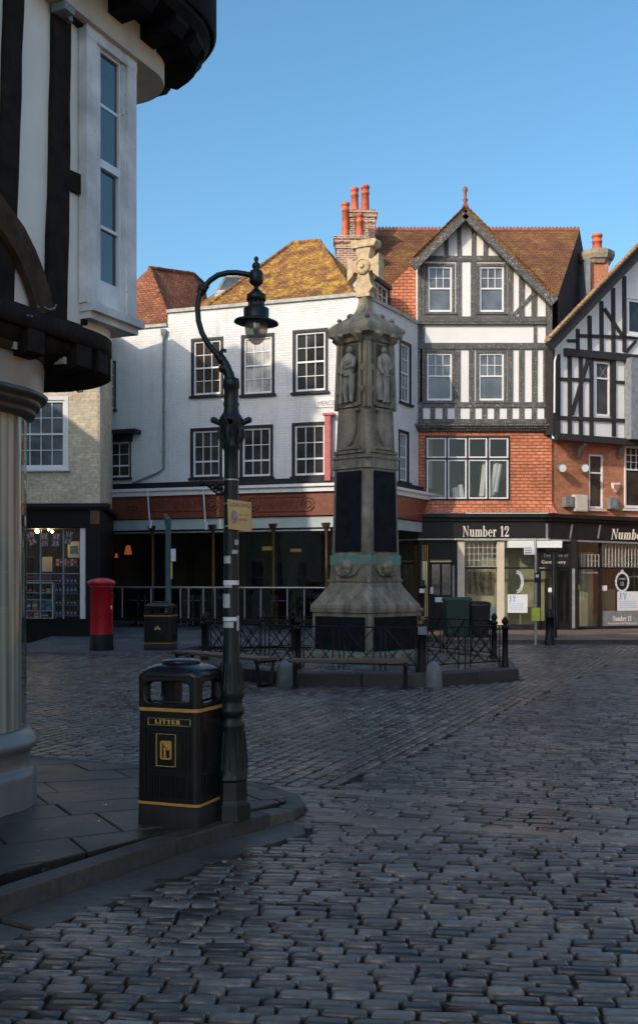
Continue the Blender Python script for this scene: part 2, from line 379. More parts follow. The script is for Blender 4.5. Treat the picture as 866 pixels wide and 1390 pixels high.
M['verdi'] = verdi()
M['slate'] = simple('dark_bronze_plaque', (0.014, 0.017, 0.021), 0.65, 0.4, 5, spec=0.1, bst=0.5, bdist=0.004, bsc=120)
M['iron'] = simple('black_iron_paint', (0.006, 0.006, 0.007), 0.5, 0.3, 9, bst=0.15, spec=.3)
M['lampgreen'] = simple('dark_green_cast_iron', (0.005, 0.013, 0.013), 0.42, 0.35, 8, spec=.4, bst=0.3, bdist=0.004, bsc=50)
M['binblack'] = simple('black_moulded_plastic', (0.007, 0.007, 0.008), 0.36, 0.3, 7, spec=.4, bst=0.3, bdist=0.002, bsc=140)
M['gold'] = simple('gold_paint', (0.50, 0.255, 0.06), 0.4, 0.15, 12)
M['postred'] = simple('pillar_box_red', (0.50, 0.012, 0.016), 0.3, 0.12, 5, bst=0.05, coat=0.4)
M['wood'] = simple('weathered_bench_wood', (0.14, 0.085, 0.055), 0.6, 0.3, 10, bst=0.4, bsc=40)
M['guard'] = simple('pale_guard_stone', (0.20, 0.20, 0.19), 0.8, 0.3, 8, bst=0.4)
M['signyellow'] = simple('faded_yellow_sign', (0.60, 0.40, 0.16), 0.5, 0.12, 12, bst=0.05)
M['bluesign'] = simple('blue_disc', (0.24, 0.24, 0.36), 0.5, 0.2, 20, bst=0)
M['redsign'] = simple('red_ring', (0.50, 0.18, 0.14), 0.5, 0.2, 20, bst=0)
M['darktext'] = simple('grey_lettering', (0.16, 0.09, 0.08), 0.6, 0.2, 12, bst=0)
M['creamtext'] = simple('cream_lettering', (0.80, 0.76, 0.66), 0.5, 0.04, 12, bst=0)
M['paper'] = simple('white_paper', (0.70, 0.72, 0.74), 0.7, 0.08, 14, bst=0)
M['bluetext'] = simple('blue_lettering', (0.12, 0.26, 0.62), 0.6, 0.1, 12, bst=0)
M['sticker'] = flaky('torn_sticker', (0.42, 0.44, 0.44), (0.05, 0.06, 0.06), 0.60, 30)
M['teal'] = simple('teal_paint', (0.02, 0.075, 0.085), 0.4, 0.2, 8)
M['greenbox'] = simple('dark_green_plastic', (0.005, 0.030, 0.020), 0.5, 0.2, 8)
M['lime'] = simple('yellow_green_sign', (0.50, 0.62, 0.05), 0.5, 0.1, 10, bst=0)
M['grey'] = simple('grey_plastic', (0.20, 0.21, 0.22), 0.5, 0.2, 8)
M['beige'] = simple('beige_metal_casing', (0.62, 0.58, 0.48), 0.5, 0.08, 6)
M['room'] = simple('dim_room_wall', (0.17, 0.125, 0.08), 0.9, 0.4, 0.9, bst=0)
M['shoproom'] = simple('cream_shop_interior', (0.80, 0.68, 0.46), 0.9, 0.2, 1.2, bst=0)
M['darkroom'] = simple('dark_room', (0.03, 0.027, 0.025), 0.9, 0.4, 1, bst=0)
M['curtain'] = simple('pale_curtain', (0.62, 0.60, 0.55), 0.9, 0.15, 4, bst=0.2)
M['shopglass'] = glassm('shop_glass', (0.86, 0.90, 0.88), 0.03, 0.02, 0.9, 0.001)
M['cafeglass'] = glassm('cafe_glass', (0.85, 0.90, 0.90), 0.02, 0.03, 0.9, 0.001)
M['clear'] = glassm('clear_glass', (0.92, 0.95, 0.95), 0.02, 0.01, 0.95)
M['balglass'] = glassm('balustrade_glass', (0.66, 0.74, 0.76), 0.03, 0.02, 0.85)
M['pane'] = pane_dark('window_pane_dark', (0.035, 0.036, 0.038), 0.05, 0.5)
M['panebrown'] = pane_dark('window_pane_brown', (0.055, 0.042, 0.034), 0.06, 0.4)
M['panesky'] = pane_dark('window_pane_sky_tint', (0.10, 0.115, 0.125), 0.06, 0.9)  # grey-blue of the reflected sky put into the pane colour
M['paneblind'] = pane_dark('window_pane_white_blind', (0.48, 0.47, 0.45), 0.08, 0.5)
M['cross'] = simple('sandstone_cross', (0.60, 0.46, 0.28), 0.9, 0.30, 9, bst=0.8, bdist=0.015, bsc=18)
M['bulb'] = emit('lit_bulb', (1.0, 0.62, 0.25), 70.0)
M['pendant'] = emit('lit_pendant_shade', (0.75, 0.16, 0.06), 0.35)
M['roomlight'] = emit('lit_yellow_panel', (0.75, 0.52, 0.18), 0.12)

# ---------------------------------------------------------------- lettering
def arc(cx, cy, rx, ry, irx, iry, a0, a1, n=10, icx=None):
    icx = cx if icx is None else icx; out = []
    for i in range(n):
        t0 = R_(a0 + (a1 - a0) * i / n); t1 = R_(a0 + (a1 - a0) * (i + 1) / n)
        out.append([(cx + rx * math.cos(t0), cy + ry * math.sin(t0)), (cx + rx * math.cos(t1), cy + ry * math.sin(t1)),
                    (icx + irx * math.cos(t1), cy + iry * math.sin(t1)), (icx + irx * math.cos(t0), cy + iry * math.sin(t0))])
    return out
def q(x0, y0, x1, y1): return [(x0, y0), (x1, y0), (x1, y1), (x0, y1)]
def glyph(ch):
    W = .15; T = .035
    if ch == 'N': return .74, [q(.10, 0, .15, 1), q(.60, 0, .65, 1), [(.06, 1), (.24, 1), (.65, 0), (.60, 0)], q(0, 0, .25, T), q(0, 1 - T, .2, 1), q(.5, 1 - T, .74, 1)]
    if ch == 'u': return .60, [q(.07, .12, .07 + W, .66), q(.38, 0, .38 + W, .66), q(0, .66 - T, .14, .66), q(.31, .66 - T, .45, .66), q(.5, 0, .60, T)] + arc(.255, .17, .185, .17, .06, .11, 180, 320)
    if ch == 'm': return .86, [q(.05, 0, .05 + W, .66), q(.35, 0, .35 + W, .5), q(.65, 0, .65 + W, .5), q(0, 0, .26, T), q(.3, 0, .56, T), q(.6, 0, .86, T), q(0, .66 - T, .12, .66)] + arc(.345, .5, .155, .17, .03, .10, 0, 150) + arc(.645, .5, .155, .17, .03, .10, 0, 150)
    if ch == 'b': return .56, [q(.05, 0, .05 + W, 1), q(0, 1 - T, .12, 1)] + arc(.29, .33, .25, .34, .10, .29, -140, 140, 14)
    if ch == 'e': return .50, [q(.12, .34, .46, .34 + T)] + arc(.25, .33, .24, .34, .10, .29, 0, 315, 16)
    if ch == 'r': return .44, [q(.05, 0, .05 + W, .66), q(0, 0, .28, T), q(0, .66 - T, .12, .66)] + arc(.30, .50, .14, .17, .06, .11, 40, 170, 8) + arc(.35, .56, .07, .08, 0, 0, 0, 360, 8)
    if ch == '1': return .42, [q(.14, 0, .30, 1), q(.03, 0, .41, T), [(.02, .80), (.02, .76), (.16, .88), (.16, 1)]]
    if ch == '2': return .56, [q(.03, 0, .50, .13), [(.03, .04), (.16, .12), (.50, .60), (.36, .60)], q(.47, 0, .52, .24)] + arc(.27, .70, .25, .30, .10, .26, -15, 200, 14) + arc(.12, .68, .08, .08, 0, 0, 0, 360, 8)
    if ch == 'L': return .60, [q(.08, 0, .24, 1), q(0, 0, .58, T), q(0, 1 - T, .34, 1), q(.52, 0, .58, .28), [(.3, 0), (.55, 0), (.55, .2), (.52, .06)]]
    if ch == 'I': return .36, [q(.10, 0, .26, 1), q(0, 0, .36, T), q(0, 1 - T, .36, 1)]
    if ch == 'T': return .66, [q(.25, 0, .41, 1), q(.13, 0, .53, T), q(0, 1 - .05, .66, 1), q(0, .74, .05, 1), q(.61, .74, .66, 1)]
    if ch == 'E': return .60, [q(.08, 0, .24, 1), q(0, 0, .58, .05), q(0, .95, .56, 1), q(.2, .48, .44, .53), q(.52, 0, .58, .26), q(.51, .76, .56, 1), q(.40, .38, .44, .63)]
    if ch == 'R': return .68, [q(.08, 0, .24, 1), q(0, 0, .34, T), q(0, .95, .3, 1), q(.2, .46, .36, .51), [(.34, .48), (.50, .48), (.68, 0), (.52, 0)]] + arc(.34, .73, .22, .27, .08, .22, -90, 90)
    if ch == 'J': return .44, [q(.20, .1, .34, 1), q(.10, .96, .44, 1)] + arc(.17, .12, .17, .16, .05, .1, 180, 360, 8)
    if ch == 'Y': return .66, [q(.26, 0, .40, .5), [(.02, 1), (.2, 1), (.40, .5), (.28, .5)], [(.56, 1), (.62, 1), (.40, .45), (.34, .45)], q(.16, 0, .50, T), q(0, .96, .26, 1), q(.46, .96, .66, 1)]
    return .3, []
def serif(f, text, u0, u1, z0, z1, n, mat, parent, name='lettering', slant=0.0, depth=0.012):
    x = 0; pcs = []
    for ch in text:
        wd, ps = glyph(ch)
        for p in ps: pcs.append([(a + x + slant * b, b) for a, b in p])
        x += wd + .07
    x -= .07; sx = (u1 - u0) / x; sz = z1 - z0; mb = MB()
    for k, p in enumerate(pcs):
        e = n + depth + 0.0003 * (k % 7)
        f.poly(mb, [(u0 + a * sx, z0 + b * sz) for a, b in p], n, e)
    return mb.build(name, mat, parent)
def sans(f, text, u0, u1, z0, z1, n, mat, parent, name='lettering', depth=0.004):
    cu = bpy.data.curves.new('lettering_curve', 'FONT'); cu.body = text; cu.size = 1; cu.extrude = 0
    to = bpy.data.objects.new('lettering_curve', cu); C.objects.link(to)
    bpy.context.view_layer.update()
    me = bpy.data.meshes.new_from_object(to.evaluated_get(bpy.context.evaluated_depsgraph_get()))
    C.objects.unlink(to); bpy.data.objects.remove(to)
    xs = [v.co.x for v in me.vertices]; ys = [v.co.y for v in me.vertices]
    x0, x1, y0, y1 = min(xs), max(xs), min(ys), max(ys); mb = MB()
    for p in me.polygons:
        mb.face([f.pt(u0 + (me.vertices[i].co.x - x0) / (x1 - x0) * (u1 - u0), z0 + (me.vertices[i].co.y - y0) / (y1 - y0) * (z1 - z0), n + depth) for i in p.vertices])
    return mb.build(name, mat, parent)

# ---------------------------------------------------------------- sash window
def sash(f, r, parent, cols=3, rows=(2, 2), fw=0.05, bw=0.02, rec=0.06, pane='pane', surround=None, sw=0.09, sill=True, fm='white', name='window', sillm=None, split=None, meet=0.05, lead=0):
    """r = u0,u1,z0,z1 of the white sash; rows = (upper, lower) pane rows; surround draws a painted border outside it"""
    u0, u1, z0, z1 = r; mb = MB(); nb = -rec
    fb = lambda a, b, c, d, n0, n1: f.box(mb, a, b, c, d, n0, n1)
    fb(u0, u0 + fw, z0, z1, nb - .05, nb + .03); fb(u1 - fw, u1, z0, z1, nb - .05, nb + .03)
    fb(u0 + fw, u1 - fw, z1 - fw, z1, nb - .05, nb + .028); fb(u0 + fw, u1 - fw, z0, z0 + fw * 1.3, nb - .05, nb + .028)
    zm = z0 + (z1 - z0) * (split if split is not None else rows[1] / (rows[0] + rows[1]))
    if rows[1]: fb(u0 + fw, u1 - fw, zm - meet / 2, zm + meet / 2, nb - .04, nb + .02)
    a, b = u0 + fw, u1 - fw
    segs = [(zm + (meet / 2 if rows[1] else 0), z1 - fw, rows[0], cols if isinstance(cols, int) else cols[0])]
    if rows[1]: segs.append((z0 + fw * 1.3, zm - meet / 2, rows[1], cols if isinstance(cols, int) else cols[1]))
    if not rows[1]: segs = [(z0 + fw * 1.3, z1 - fw, rows[0], cols)]
    for (c, d, nr, nc) in segs:
        for k in range(1, nc): x = a + (b - a) * k / nc; fb(x - bw / 2, x + bw / 2, c, d, nb - .035, nb + .006)
        for k in range(1, nr): z = c + (d - c) * k / nr; fb(a, b, z - bw / 2, z + bw / 2, nb - .037, nb + .004)
    o = mb.build(name, M[fm], parent)
    pm = MB()
    # panes: every light is slightly out of plane, so reflections break up
    for (c, d, nr, nc) in segs:
        for i in range(nc):
            for j in range(nr):
                x0, x1 = a + (b - a) * i / nc, a + (b - a) * (i + 1) / nc; y0, y1 = c + (d - c) * j / nr, c + (d - c) * (j + 1) / nr
                e = [random.uniform(-.002, .002) for _ in range(4)]
                pm.face([f.pt(x0, y0, nb - .02 + e[0]), f.pt(x1, y0, nb - .02 + e[1]), f.pt(x1, y1, nb - .02 + e[2]), f.pt(x0, y1, nb - .02 + e[3])])
    pm.build('pane', M[pane], o)
    if surround:
        sm = MB()
        for (aa, bb, cc, dd) in ((u0 - sw, u0, z0 - sw * .3, z1 + sw), (u1, u1 + sw, z0 - sw * .3, z1 + sw), (u0, u1, z1, z1 + sw), (u0, u1, z0 - sw * .3, z0)):
            f.box(sm, aa, bb, cc, dd, -rec - .06, .012)
        sm.build('surround', M[surround], o)
    if sill:
        sl_ = MB(); s2 = sw if surround else .03
        f.box(sl_, u0 - s2 - .04, u1 + s2 + .04, z0 - sw * .3 - .07, z0 - sw * .3 - .002, -.1, .09)
        sl_.build('sill', M[sillm or surround or fm], o)
    return o
def hole(r, sw=0.0): return (r[0] - sw, r[1] + sw, r[2] - sw * .3, r[3] + sw)
def grow(r, a): return (r[0] - a, r[1] + a, r[2] - a, r[3] + a)

# ================================================================ THE GROUND
def structure(mb, name, mat):
    o = mb.build(name, mat); o['kind'] = 'structure'; return o
g = MB(); g.face([(-400, -400, -.027), (400, -400, -.027), (400, 900, -.027), (-400, 900, -.027)]); structure(g, 'ground', M['joint'])

# pavement outline (outer kerb edge) on the ground, counter-clockwise
KO = [V(p) for p in [(-12.0, -11.0), (-1.57, 5.25), (-.86, 6.45), (-.55, 6.92), (-.33, 7.20), (-.17, 7.42), (-.095, 7.66), (-.13, 7.95), (-.32, 8.36), (-.62, 8.68), (-1.66, 9.50), (-2.66, 9.93), (-12.0, 13.2)]]
def off(poly, d):
    out = []
    for i, p in enumerate(poly):
        a = poly[max(i - 1, 0)]; b = poly[min(i + 1, len(poly) - 1)]
        t = (b - a).normalized(); out.append(p + V((-t.y, t.x)) * d)
    return out
KI = off(KO, .14)
def kz(i): # kerb top falls from .09 on the street side to nearly flush on the far side
    return [.10, .10, .10, .095, .085, .07, .06, .05, .04, .035, .03, .03, .03][i]
PZ = .10
mb = MB()
for i in range(len(KO) - 1):
    a0, a1, b0, b1 = KO[i], KO[i + 1], KI[i], KI[i + 1]; n = max(1, int((a1 - a0).length / .8))
    for k in range(n):
        t0 = k / n + .004; t1 = (k + 1) / n - .004; mb.cv = random.random()
        p = [a0.lerp(a1, t0), a0.lerp(a1, t1), b0.lerp(b1, t1), b0.lerp(b1, t0)]
        za = kz(i) + (kz(i + 1) - kz(i)) * t0; zb = kz(i) + (kz(i + 1) - kz(i)) * t1
        e = .012; ins = [V((0, 0))] * 4; c = (p[0] + p[1] + p[2] + p[3]) / 4
        lo = [(x.x, x.y, -.03) for x in p]; mid = [(x.x, x.y, z - .014) for x, z in zip(p, (za, zb, zb, za))]
        m2 = [x + (c - x).normalized() * .014 for x in p]
        top = [(x.x, x.y, z + random.uniform(-.002, .002)) for x, z in zip(m2, (za, zb, zb, za))]
        mb.loft([lo, mid, top], smooth=False, cap0=False)
structure(mb, 'kerb', M['kerb'])
# flagstones inside the kerb
mb = MB(); conv = [(p.x, p.y) for p in KI]; base = MB()
def pz_at(p):
    # pavement surface falls towards the flush far edge
    a, b = V((-.62, 8.68)), V((-2.66, 9.93)); t = (b - a).normalized(); dd = (V(p) - a).dot(V((-t.y, t.x)))
    return .033 + (.095 - .033) * max(0, min(1, dd / 1.4))
ang = R_(28); ux, uy = V((math.cos(ang), math.sin(ang))), V((-math.sin(ang), math.cos(ang)))
row = -18.0
while row < 16:
    h = random.choice([.42, .5, .6]); x = -18 - random.random()
    while x < 14:
        wd = random.uniform(.5, .95); gq = .006
        c4 = [ux * a + uy * b for a, b in ((x + gq, row + gq), (x + wd - gq, row + gq), (x + wd - gq, row + h - gq), (x + gq, row + h - gq))]
        full = [ux * a + uy * b for a, b in ((x, row), (x + wd, row), (x + wd, row + h), (x, row + h))]
        fcl = clip([(p.x, p.y) for p in full], conv)
        if len(fcl) > 2: mb.cm = 1; mb.face([(p[0], p[1], pz_at(p) - .009) for p in fcl]); mb.cm = 0
        cc = clip([(p.x, p.y) for p in c4], conv)
        if len(cc) > 2:
            cen = V((sum(p[0] for p in cc) / len(cc), sum(p[1] for p in cc) / len(cc))); mb.cv = random.random() ** 1.2
            tz = random.uniform(-.003, .003); tl = (random.uniform(-.004, .004), random.uniform(-.004, .004))
            f0 = [(p[0], p[1], -.02) for p in cc]
            f1 = [(p[0], p[1], pz_at(p) - .007 + tz) for p in cc]
            f2 = []
            for p in cc:
                v2 = V(p); v2 = v2 + (cen - v2).normalized() * .008
                f2.append((v2.x, v2.y, pz_at(p) + tz + (v2 - cen).dot(V(tl))))
            mb.loft([f0, f1, f2], smooth=False, cap0=False)
        x += wd
    row += h
structure(mb, 'pavement', [M['slab'], M['joint']])
# smooth channel along the kerb on the near side
mb = MB(); GO = off(KO, -.30); GI = off(KO, -.006)
for i in range(0, 5):
    a0, a1, b0, b1 = GI[i], GI[i + 1], GO[i], GO[i + 1]
    if i == 4: b1 = GI[5] + V((.05, -.05))
    n = max(1, int((a1 - a0).length / .9))
    for k in range(n):
        t0, t1 = k / n + .003, (k + 1) / n - .003; mb.cv = .3 + .5 * random.random()
        pts = [b0.lerp(b1, t0), b0.lerp(b1, t1), a0.lerp(a1, t1), a0.lerp(a1, t0)]
        mb.loft([[(p.x, p.y, -.04) for p in pts], [(p.x, p.y, -.004 + random.uniform(-.003, .002)) for p in pts]], smooth=False, cap0=False)
structure(mb, 'gutter', M['kerb'])

# raised island round the memorial
ISL = [V(p) for p in [(-2.9, 20.6), (-1.75, 18.55), (-.42, 17.0), (1.78, 16.85), (3.35, 17.9), (3.65, 20.6), (2.5, 23.0), (-.9, 23.3), (-2.7, 22.3)]]
isl2 = [(p.x, p.y) for p in ISL]
def inside(p, poly):
    s = False; n = len(poly)
    for i in range(n):
        a, b = poly[i], poly[(i + 1) % n]
        if (a[1] > p[1]) != (b[1] > p[1]) and p[0] < (b[0] - a[0]) * (p[1] - a[1]) / (b[1] - a[1]) + a[0]: s = not s
    return s
IZ = .20
mb = MB(); cen = sum(ISL, V((0, 0))) / len(ISL)
for i in range(len(ISL)):
    a0, a1 = ISL[i], ISL[(i + 1) % len(ISL)]; ca0 = a0 + (cen - a0).normalized() * .30; ca1 = a1 + (cen - a1).normalized() * .30
    n = max(1, int((a1 - a0).length / .9))
    for k in range(n):
        t0, t1 = k / n + .004, (k + 1) / n - .004; mb.cv = random.random() * .5
        p = [a0.lerp(a1, t0), a0.lerp(a1, t1), ca0.lerp(ca1, t1), ca0.lerp(ca1, t0)]
        mb.loft([[(x.x, x.y, -.03) for x in p], [(x.x, x.y, IZ - .02) for x in p], [(x.x + (cen.x - x.x) * .006, x.y + (cen.y - x.y) * .006, IZ) for x in p]], smooth=False, cap0=False)
structure(mb, 'island_kerb', M['kerb'])
g = MB(); g.face([(*(p + (cen - p).normalized() * .29), IZ - .03) for p in ISL]); structure(g, 'island_bed', M['joint'])

# cobbles: every sett is its own little rounded block
mb = MB(); cnt = 0
KOp = [(p.x, p.y) for p in KO] + [(-14, 13.5), (-14, -12)]
GOp = [(p.x, p.y) for p in off(KO, -.295)[:5]] + [(p.x, p.y) for p in off(KO, -.06)[5:]] + [(-14, 13.5), (-14, -12)]
isl_big = [tuple(cen + (p - cen) * 1.015) for p in ISL]; isl_small = [tuple(cen + (p - cen).normalized() * ((p - cen).length - .33)) for p in ISL]
bandF = lambda x: 8.62 - .373 * (x + .5)
bandN = lambda x: 7.47 - .327 * x
def stone(c, ax, ay, L, Wd, z, rnd, var, gap=.0045):
    L2, W2 = L / 2 - .0065, Wd / 2 - gap
    cr = min(L2, W2) * .24
    j = lambda: random.uniform(-.006, .006) * rnd
    def ring(ins, zz, jit=True):
        a, b = L2 - ins, W2 - ins; r = max(cr - ins * .3, .004)
        ps = [(-a + r, -b), (a - r, -b), (a, -b + r), (a, b - r), (a - r, b), (-a + r, b), (-a, b - r), (-a, -b + r)]
        return [(c.x + ax.x * (p[0] + q_[0]) + ay.x * (p[1] + q_[1]), c.y + ax.y * (p[0] + q_[0]) + ay.y * (p[1] + q_[1]), zz + sl[0] * p[0] + sl[1] * p[1]) for p, q_ in zip(ps, js)]
    js = [(j(), j()) for _ in range(8)]; sl = (random.uniform(-.03, .03) * rnd, random.uniform(-.05, .05) * rnd)
    mb.cv = var
    mb.loft([ring(0, z - .032), ring(.001, z - .010), ring(.005, z - .0025), ring(.013, z), ring(.026, z + .0006)], smooth=True, cap0=False)
def lay(org, ang, L, Wd, rng_u, rng_v, test, rnd=1.0, wave=0.0, gap=.0045):
    global cnt
    ax = V((math.cos(ang), math.sin(ang))); ay = V((-math.sin(ang), math.cos(ang)))
    v = rng_v[0]; r = 0
    while v < rng_v[1]:
        wd = Wd * random.uniform(.86, 1.12); u = rng_u[0] + random.random() * L
        while u < rng_u[1]:
            ln = L * random.uniform(.72, 1.28)
            c = V(org) + ax * (u + ln / 2) + ay * (v + wd / 2)
            if wave: c = c + ay * (wave * math.sin(u * 1.1 + .6) + wave * .5 * math.sin(u * 2.7 + v))
            if abs(c.x) < .36 * c.y + 1.6 and c.y > 2.2 and test((c.x, c.y)):
                stone(c, ax, ay, ln, wd, random.uniform(-.006, .006) * rnd, rnd, min(1, max(0, random.gauss(.42, .26))), gap); cnt += 1
            u += ln
        v += wd; r += 1
def free(p): return not inside(p, GOp) and not inside(p, isl_big)
def zone_near(p): return p[1] < bandN(p[0]) - .08 and free(p)
def bline(p): return (p[0] - .18) * 7.9 - (p[1] - 8.64) * 3.5       # >0: right of the diagonal seam
YK = lambda x: 27.6 if x < 2 else 28.3
def zone_left(p): return p[1] > bandF(p[0]) + .08 and bline(p) < 0 and free(p) and p[1] < 24.4 + max(0, p[0]) * 1.6
def zone_right(p): return p[1] > bandF(p[0]) + .08 and bline(p) >= 0 and free(p) and p[1] < 28.35
lay((0, 0), R_(-5), .18, .086, (-9, 9), (2, 9.5), zone_near, .85, .02, gap=.0065)
lay((.18, 8.64), R_(69), .20, .135, (-6, 24), (-12, 14), zone_left, .5, gap=.013)
lay((0, 8), R_(-7), .16, .084, (-5, 18), (-5, 26), zone_right, .8, .03, gap=.0065)
# band of long flat stones and setts crossing the street
def zone_band(p): return bandN(p[0]) + .09 < p[1] < bandF(p[0]) - .09 and free(p)
lay((-.5, 7.4), R_(-19.3), .21, .125, (-1, 9), (-.3, 1.4), zone_band, .9)
for fn, w_ in ((bandF, .16), (bandN, .17)):
    x = -.5 if fn is bandF else -.05
    while x < 6.5:
        ln = random.uniform(.45, .95); a = V((x, fn(x))); b = V((x + ln * .94, fn(x + ln * .94))); t = (b - a).normalized()
        c = (a + b) / 2
        if free((c.x, c.y)): stone(c, t, V((-t.y, t.x)), ln * .99, w_, .002, .4, random.uniform(.5, .9))
        x += ln * .94
# a ring of setts that follows the pavement nose
NO = off(KO, -.075)
for i in range(5, 9):
    a, b = NO[i], NO[i + 1]; n = max(2, int((b - a).length / .115)); t = (b - a).normalized()
    for k in range(n): stone(a.lerp(b, (k + .5) / n), V((-t.y, t.x)), t * -1, .135, (b - a).length / n, 0, .6, random.uniform(.3, .8))
lay((0, 20), R_(20), .15, .12, (-5, 5), (-5, 5), lambda p: False)
structure(mb, 'cobbled_street', M['cobble'])
mb = MB(); lay((0, 20), R_(12), .17, .12, (-5, 5), (-5, 5), lambda p: inside(p, isl_small))
o = structure(mb, 'island_cobbles', M['cobble']); o.location.z = IZ - .01
print('setts', cnt)

# pavements at the feet of the far buildings
g = MB(); kl = [(-11, 24.3), (-6.5, 24.5), (-3.2, 24.0), (-2.6, 26.8), (3.6, 28.4)]
g.hexa([(-14, 24.2, -.03), (-3.4, 24.5, -.03), (-3.0, 27.0, -.03), (-14, 29.2, -.03)], [(-14, 24.2, .05), (-3.4, 24.5, .05), (-3.0, 27.0, .05), (-14, 29.2, .05)])
structure(g, 'left_pavement', M['paving2'])
g = MB(); g.face([(-7.5, 26.9, .045), (2.6, 26.9, .0), (2.9, 31.5, .30), (-6.6, 34.4, .50)]); structure(g, 'terrace_ramp', M['paving2'])
g = MB(); g.hexa([(3.4, 28.55, -.03), (24, 28.4, -.03), (24, 38, -.03), (2.6, 36, -.03)], [(3.4, 28.55, .10), (24, 28.4, .10), (24, 38, .10), (2.6, 36, .10)])
structure(g, 'right_pavement', M['paving'])
g = MB(); x = 3.4
while x < 20:
    ln = random.uniform(.8, 1.0); g.cv = random.random(); g.box(x + .004, x + ln - .004, 28.42, 28.56, -.03, .104); x += ln
structure(g, 'far_kerb', M['kerb'])

# ================================================================ WHITE PAINTED HOUSE (centre of the far side)
CORN = V((1.28, 31.0)); FW = Fac((CORN.x - 5.95 * 1.42, CORN.y + 2.0 * 1.42), CORN)
FS = Fac(CORN, (CORN.x + 1.93 * 1.9, CORN.y + 3.5 * 1.9))      # its right-hand face
hw = thing('white_brick_building', (FW.p0.x, FW.p0.y, 0), 'white painted brick building with mossy hipped roof and mahogany shopfront, behind the memorial', 'building')
zc = FW.px(360, 413)[1]; uJ, zl = FW.px(228, 444)[0], FW.px(190, 446)[1]
zb = FW.px(350, 656)[1]
up = [FW.rect(263, 462, 299.6, 535.5), FW.rect(331, 457, 369, 534), FW.rect(401, 450.5, 441.5, 530.5)]
lo = [FW.rect(262, 584.5, 298, 647), FW.rect(329, 581, 367, 646.5), FW.rect(400, 577, 440.5, 645)]
lf = [FW.rect(120, 493, 155.5, 556), FW.rect(146, 600, 176, 648)]
mb = MB()
wall(mb, FW, [(uJ, zb), (FW.len, zb), (FW.len, zc), (uJ, zc)], [hole(r, .09) for r in up + lo], .14)
wall(mb, FW, [(0, zb), (uJ, zb), (uJ, zl), (0, zl)], [hole(lf[0], .05), hole(lf[1], .05)], .14)
rs = [FS.rect(543.5, 467, 556.5, 546), FS.rect(542.5, 588, 553.5, 653)]
wall(mb, FS, [(0, zb), (FS.len, zb), (FS.len, zc), (0, zc)], [hole(r, .09) for r in rs], .14)
mb.build('wall', M['whitebrick'], hw)
bk = MB()   # hidden rear mass
bk.face([FW.pt(0, zl - .3, -.4), FW.pt(FW.len, zl - .3, -.4), FS.pt(FS.len, zl - .3, -.4), V((-4, 41, zl - .3))]); bk.build('roof_deck', M['lead'], hw)
mb = MB()
FW.box(mb, uJ - .02, FW.len + .08, zc, zc + .10, -.30, .07); FW.box(mb, -.05, uJ - .022, zl, zl + .09, -.30, .07)
FS.box(mb, -.0, FS.len, zc, zc + .098, -.30, .068); mb.build('parapet_coping', M['coping'], hw)
for k, r in enumerate(up): sash(FW, r, hw, 3, (2, 2), surround='navy', pane=('panebrown', 'paneblind', 'pane')[k])
for k, r in enumerate(lo): sash(FW, r, hw, 3, (2, 1), surround='navy', pane='pane')
for r in rs: sash(FS, r, hw, 3, (2, 2), surround='navy', pane='panesky')
sash(FW, lf[0], hw, 3, (2, 2), surround='navy', sw=.05); sash(FW, lf[1], hw, 2, (2, 1), surround='navy', sw=.05)
mb = MB(); FW.pbox(mb, 120, 583, 183, 588.5, 0, .42); FW.pbox(mb, 120, 588.5, 178, 600, 0, .12); mb.build('window_hood', M['navy'], hw)
mb = MB()
a = FW.px(222, 458, .08); b = FW.px(222, 636, .08); c = FW.px(214, 642, .08); d = FW.px(180, 656, .08)
mb.tube([FW.pt(*p, .08) for p in (a, b, c, d)], .035, 8)
for y in (500, 560, 615): e = FW.px(222, y, .08); mb.lathe([(e[1], .05), (e[1] + .05, .05)], FW.pt(e[0], 0, .08).x, FW.pt(e[0], 0, .08).y, 8)
e = FW.pt(*FW.px(222, 452, .08), .08); mb.lathe([(e.z - .15, .05), (e.z, .11), (e.z + .12, .11)], e.x, e.y, 4, False, .8)
mb.build('downpipe', M['lead'], hw)
# first floor band, cornice and fascia of the shop
def both(mb, y0, y1, n0, n1, x0=130):
    zt = FW.px(350, y0, n1)[1]; z_ = FW.px(350, y1, n1)[1]; u0 = FW.px(x0, y0, n1)[0]
    FW.box(mb, u0, FW.len + n1 * .8, z_, zt, n0, n1); FS.box(mb, -n1 * .2, FS.len, z_ - .001, zt - .001, n0, n1 - .002)
    return z_, zt
mb = MB(); both(mb, 650.5, 658, -.1, .16); mb.build('lead_band', M['navy'], hw)
mb = MB(); both(mb, 658.2, 662, -.1, .42); both(mb, 662, 669, -.1, .34); mb.build('cornice', M['white'], hw)
mb = MB(); fz0, fz1 = both(mb, 669, 701, -.1, .24); mb.build('fascia', M['mahog'], hw)
fo = hw.children[-1] if False else None
fas = [o for o in bpy.data.objects if o.parent == hw and o.name.startswith('fascia')][-1]
for x0, x1 in ((176, 292), (340, 422)):
    mb = MB()
    for (ya, yb) in ((674, 675.5), (693, 694.5)): FW.pbox(mb, x0 + 8, ya, x1 - 8, yb, .24, .262)
    for xc in (x0 + 4, x1 - 4):
        cu, cz = FW.px(xc, 684, .24)
        for rr in (.22, .12): mb.lathe([(0, rr)], 0, 0, 3) if False else None
        ring = [FW.pt(cu + math.cos(t) * .2, cz + math.sin(t) * .2, .25) for t in [k * .5 for k in range(13)]]; mb.tube(ring, .02, 6)
        ring = [FW.pt(cu + math.cos(t) * .1, cz + math.sin(t) * .1, .25) for t in [k * .5 for k in range(13)]]; mb.tube(ring, .02, 6)
    mb.build('carved_panel', M['mahogdark'], fas)
r = FW.rect(191, 679, 282, 690, .24); serif_u = r
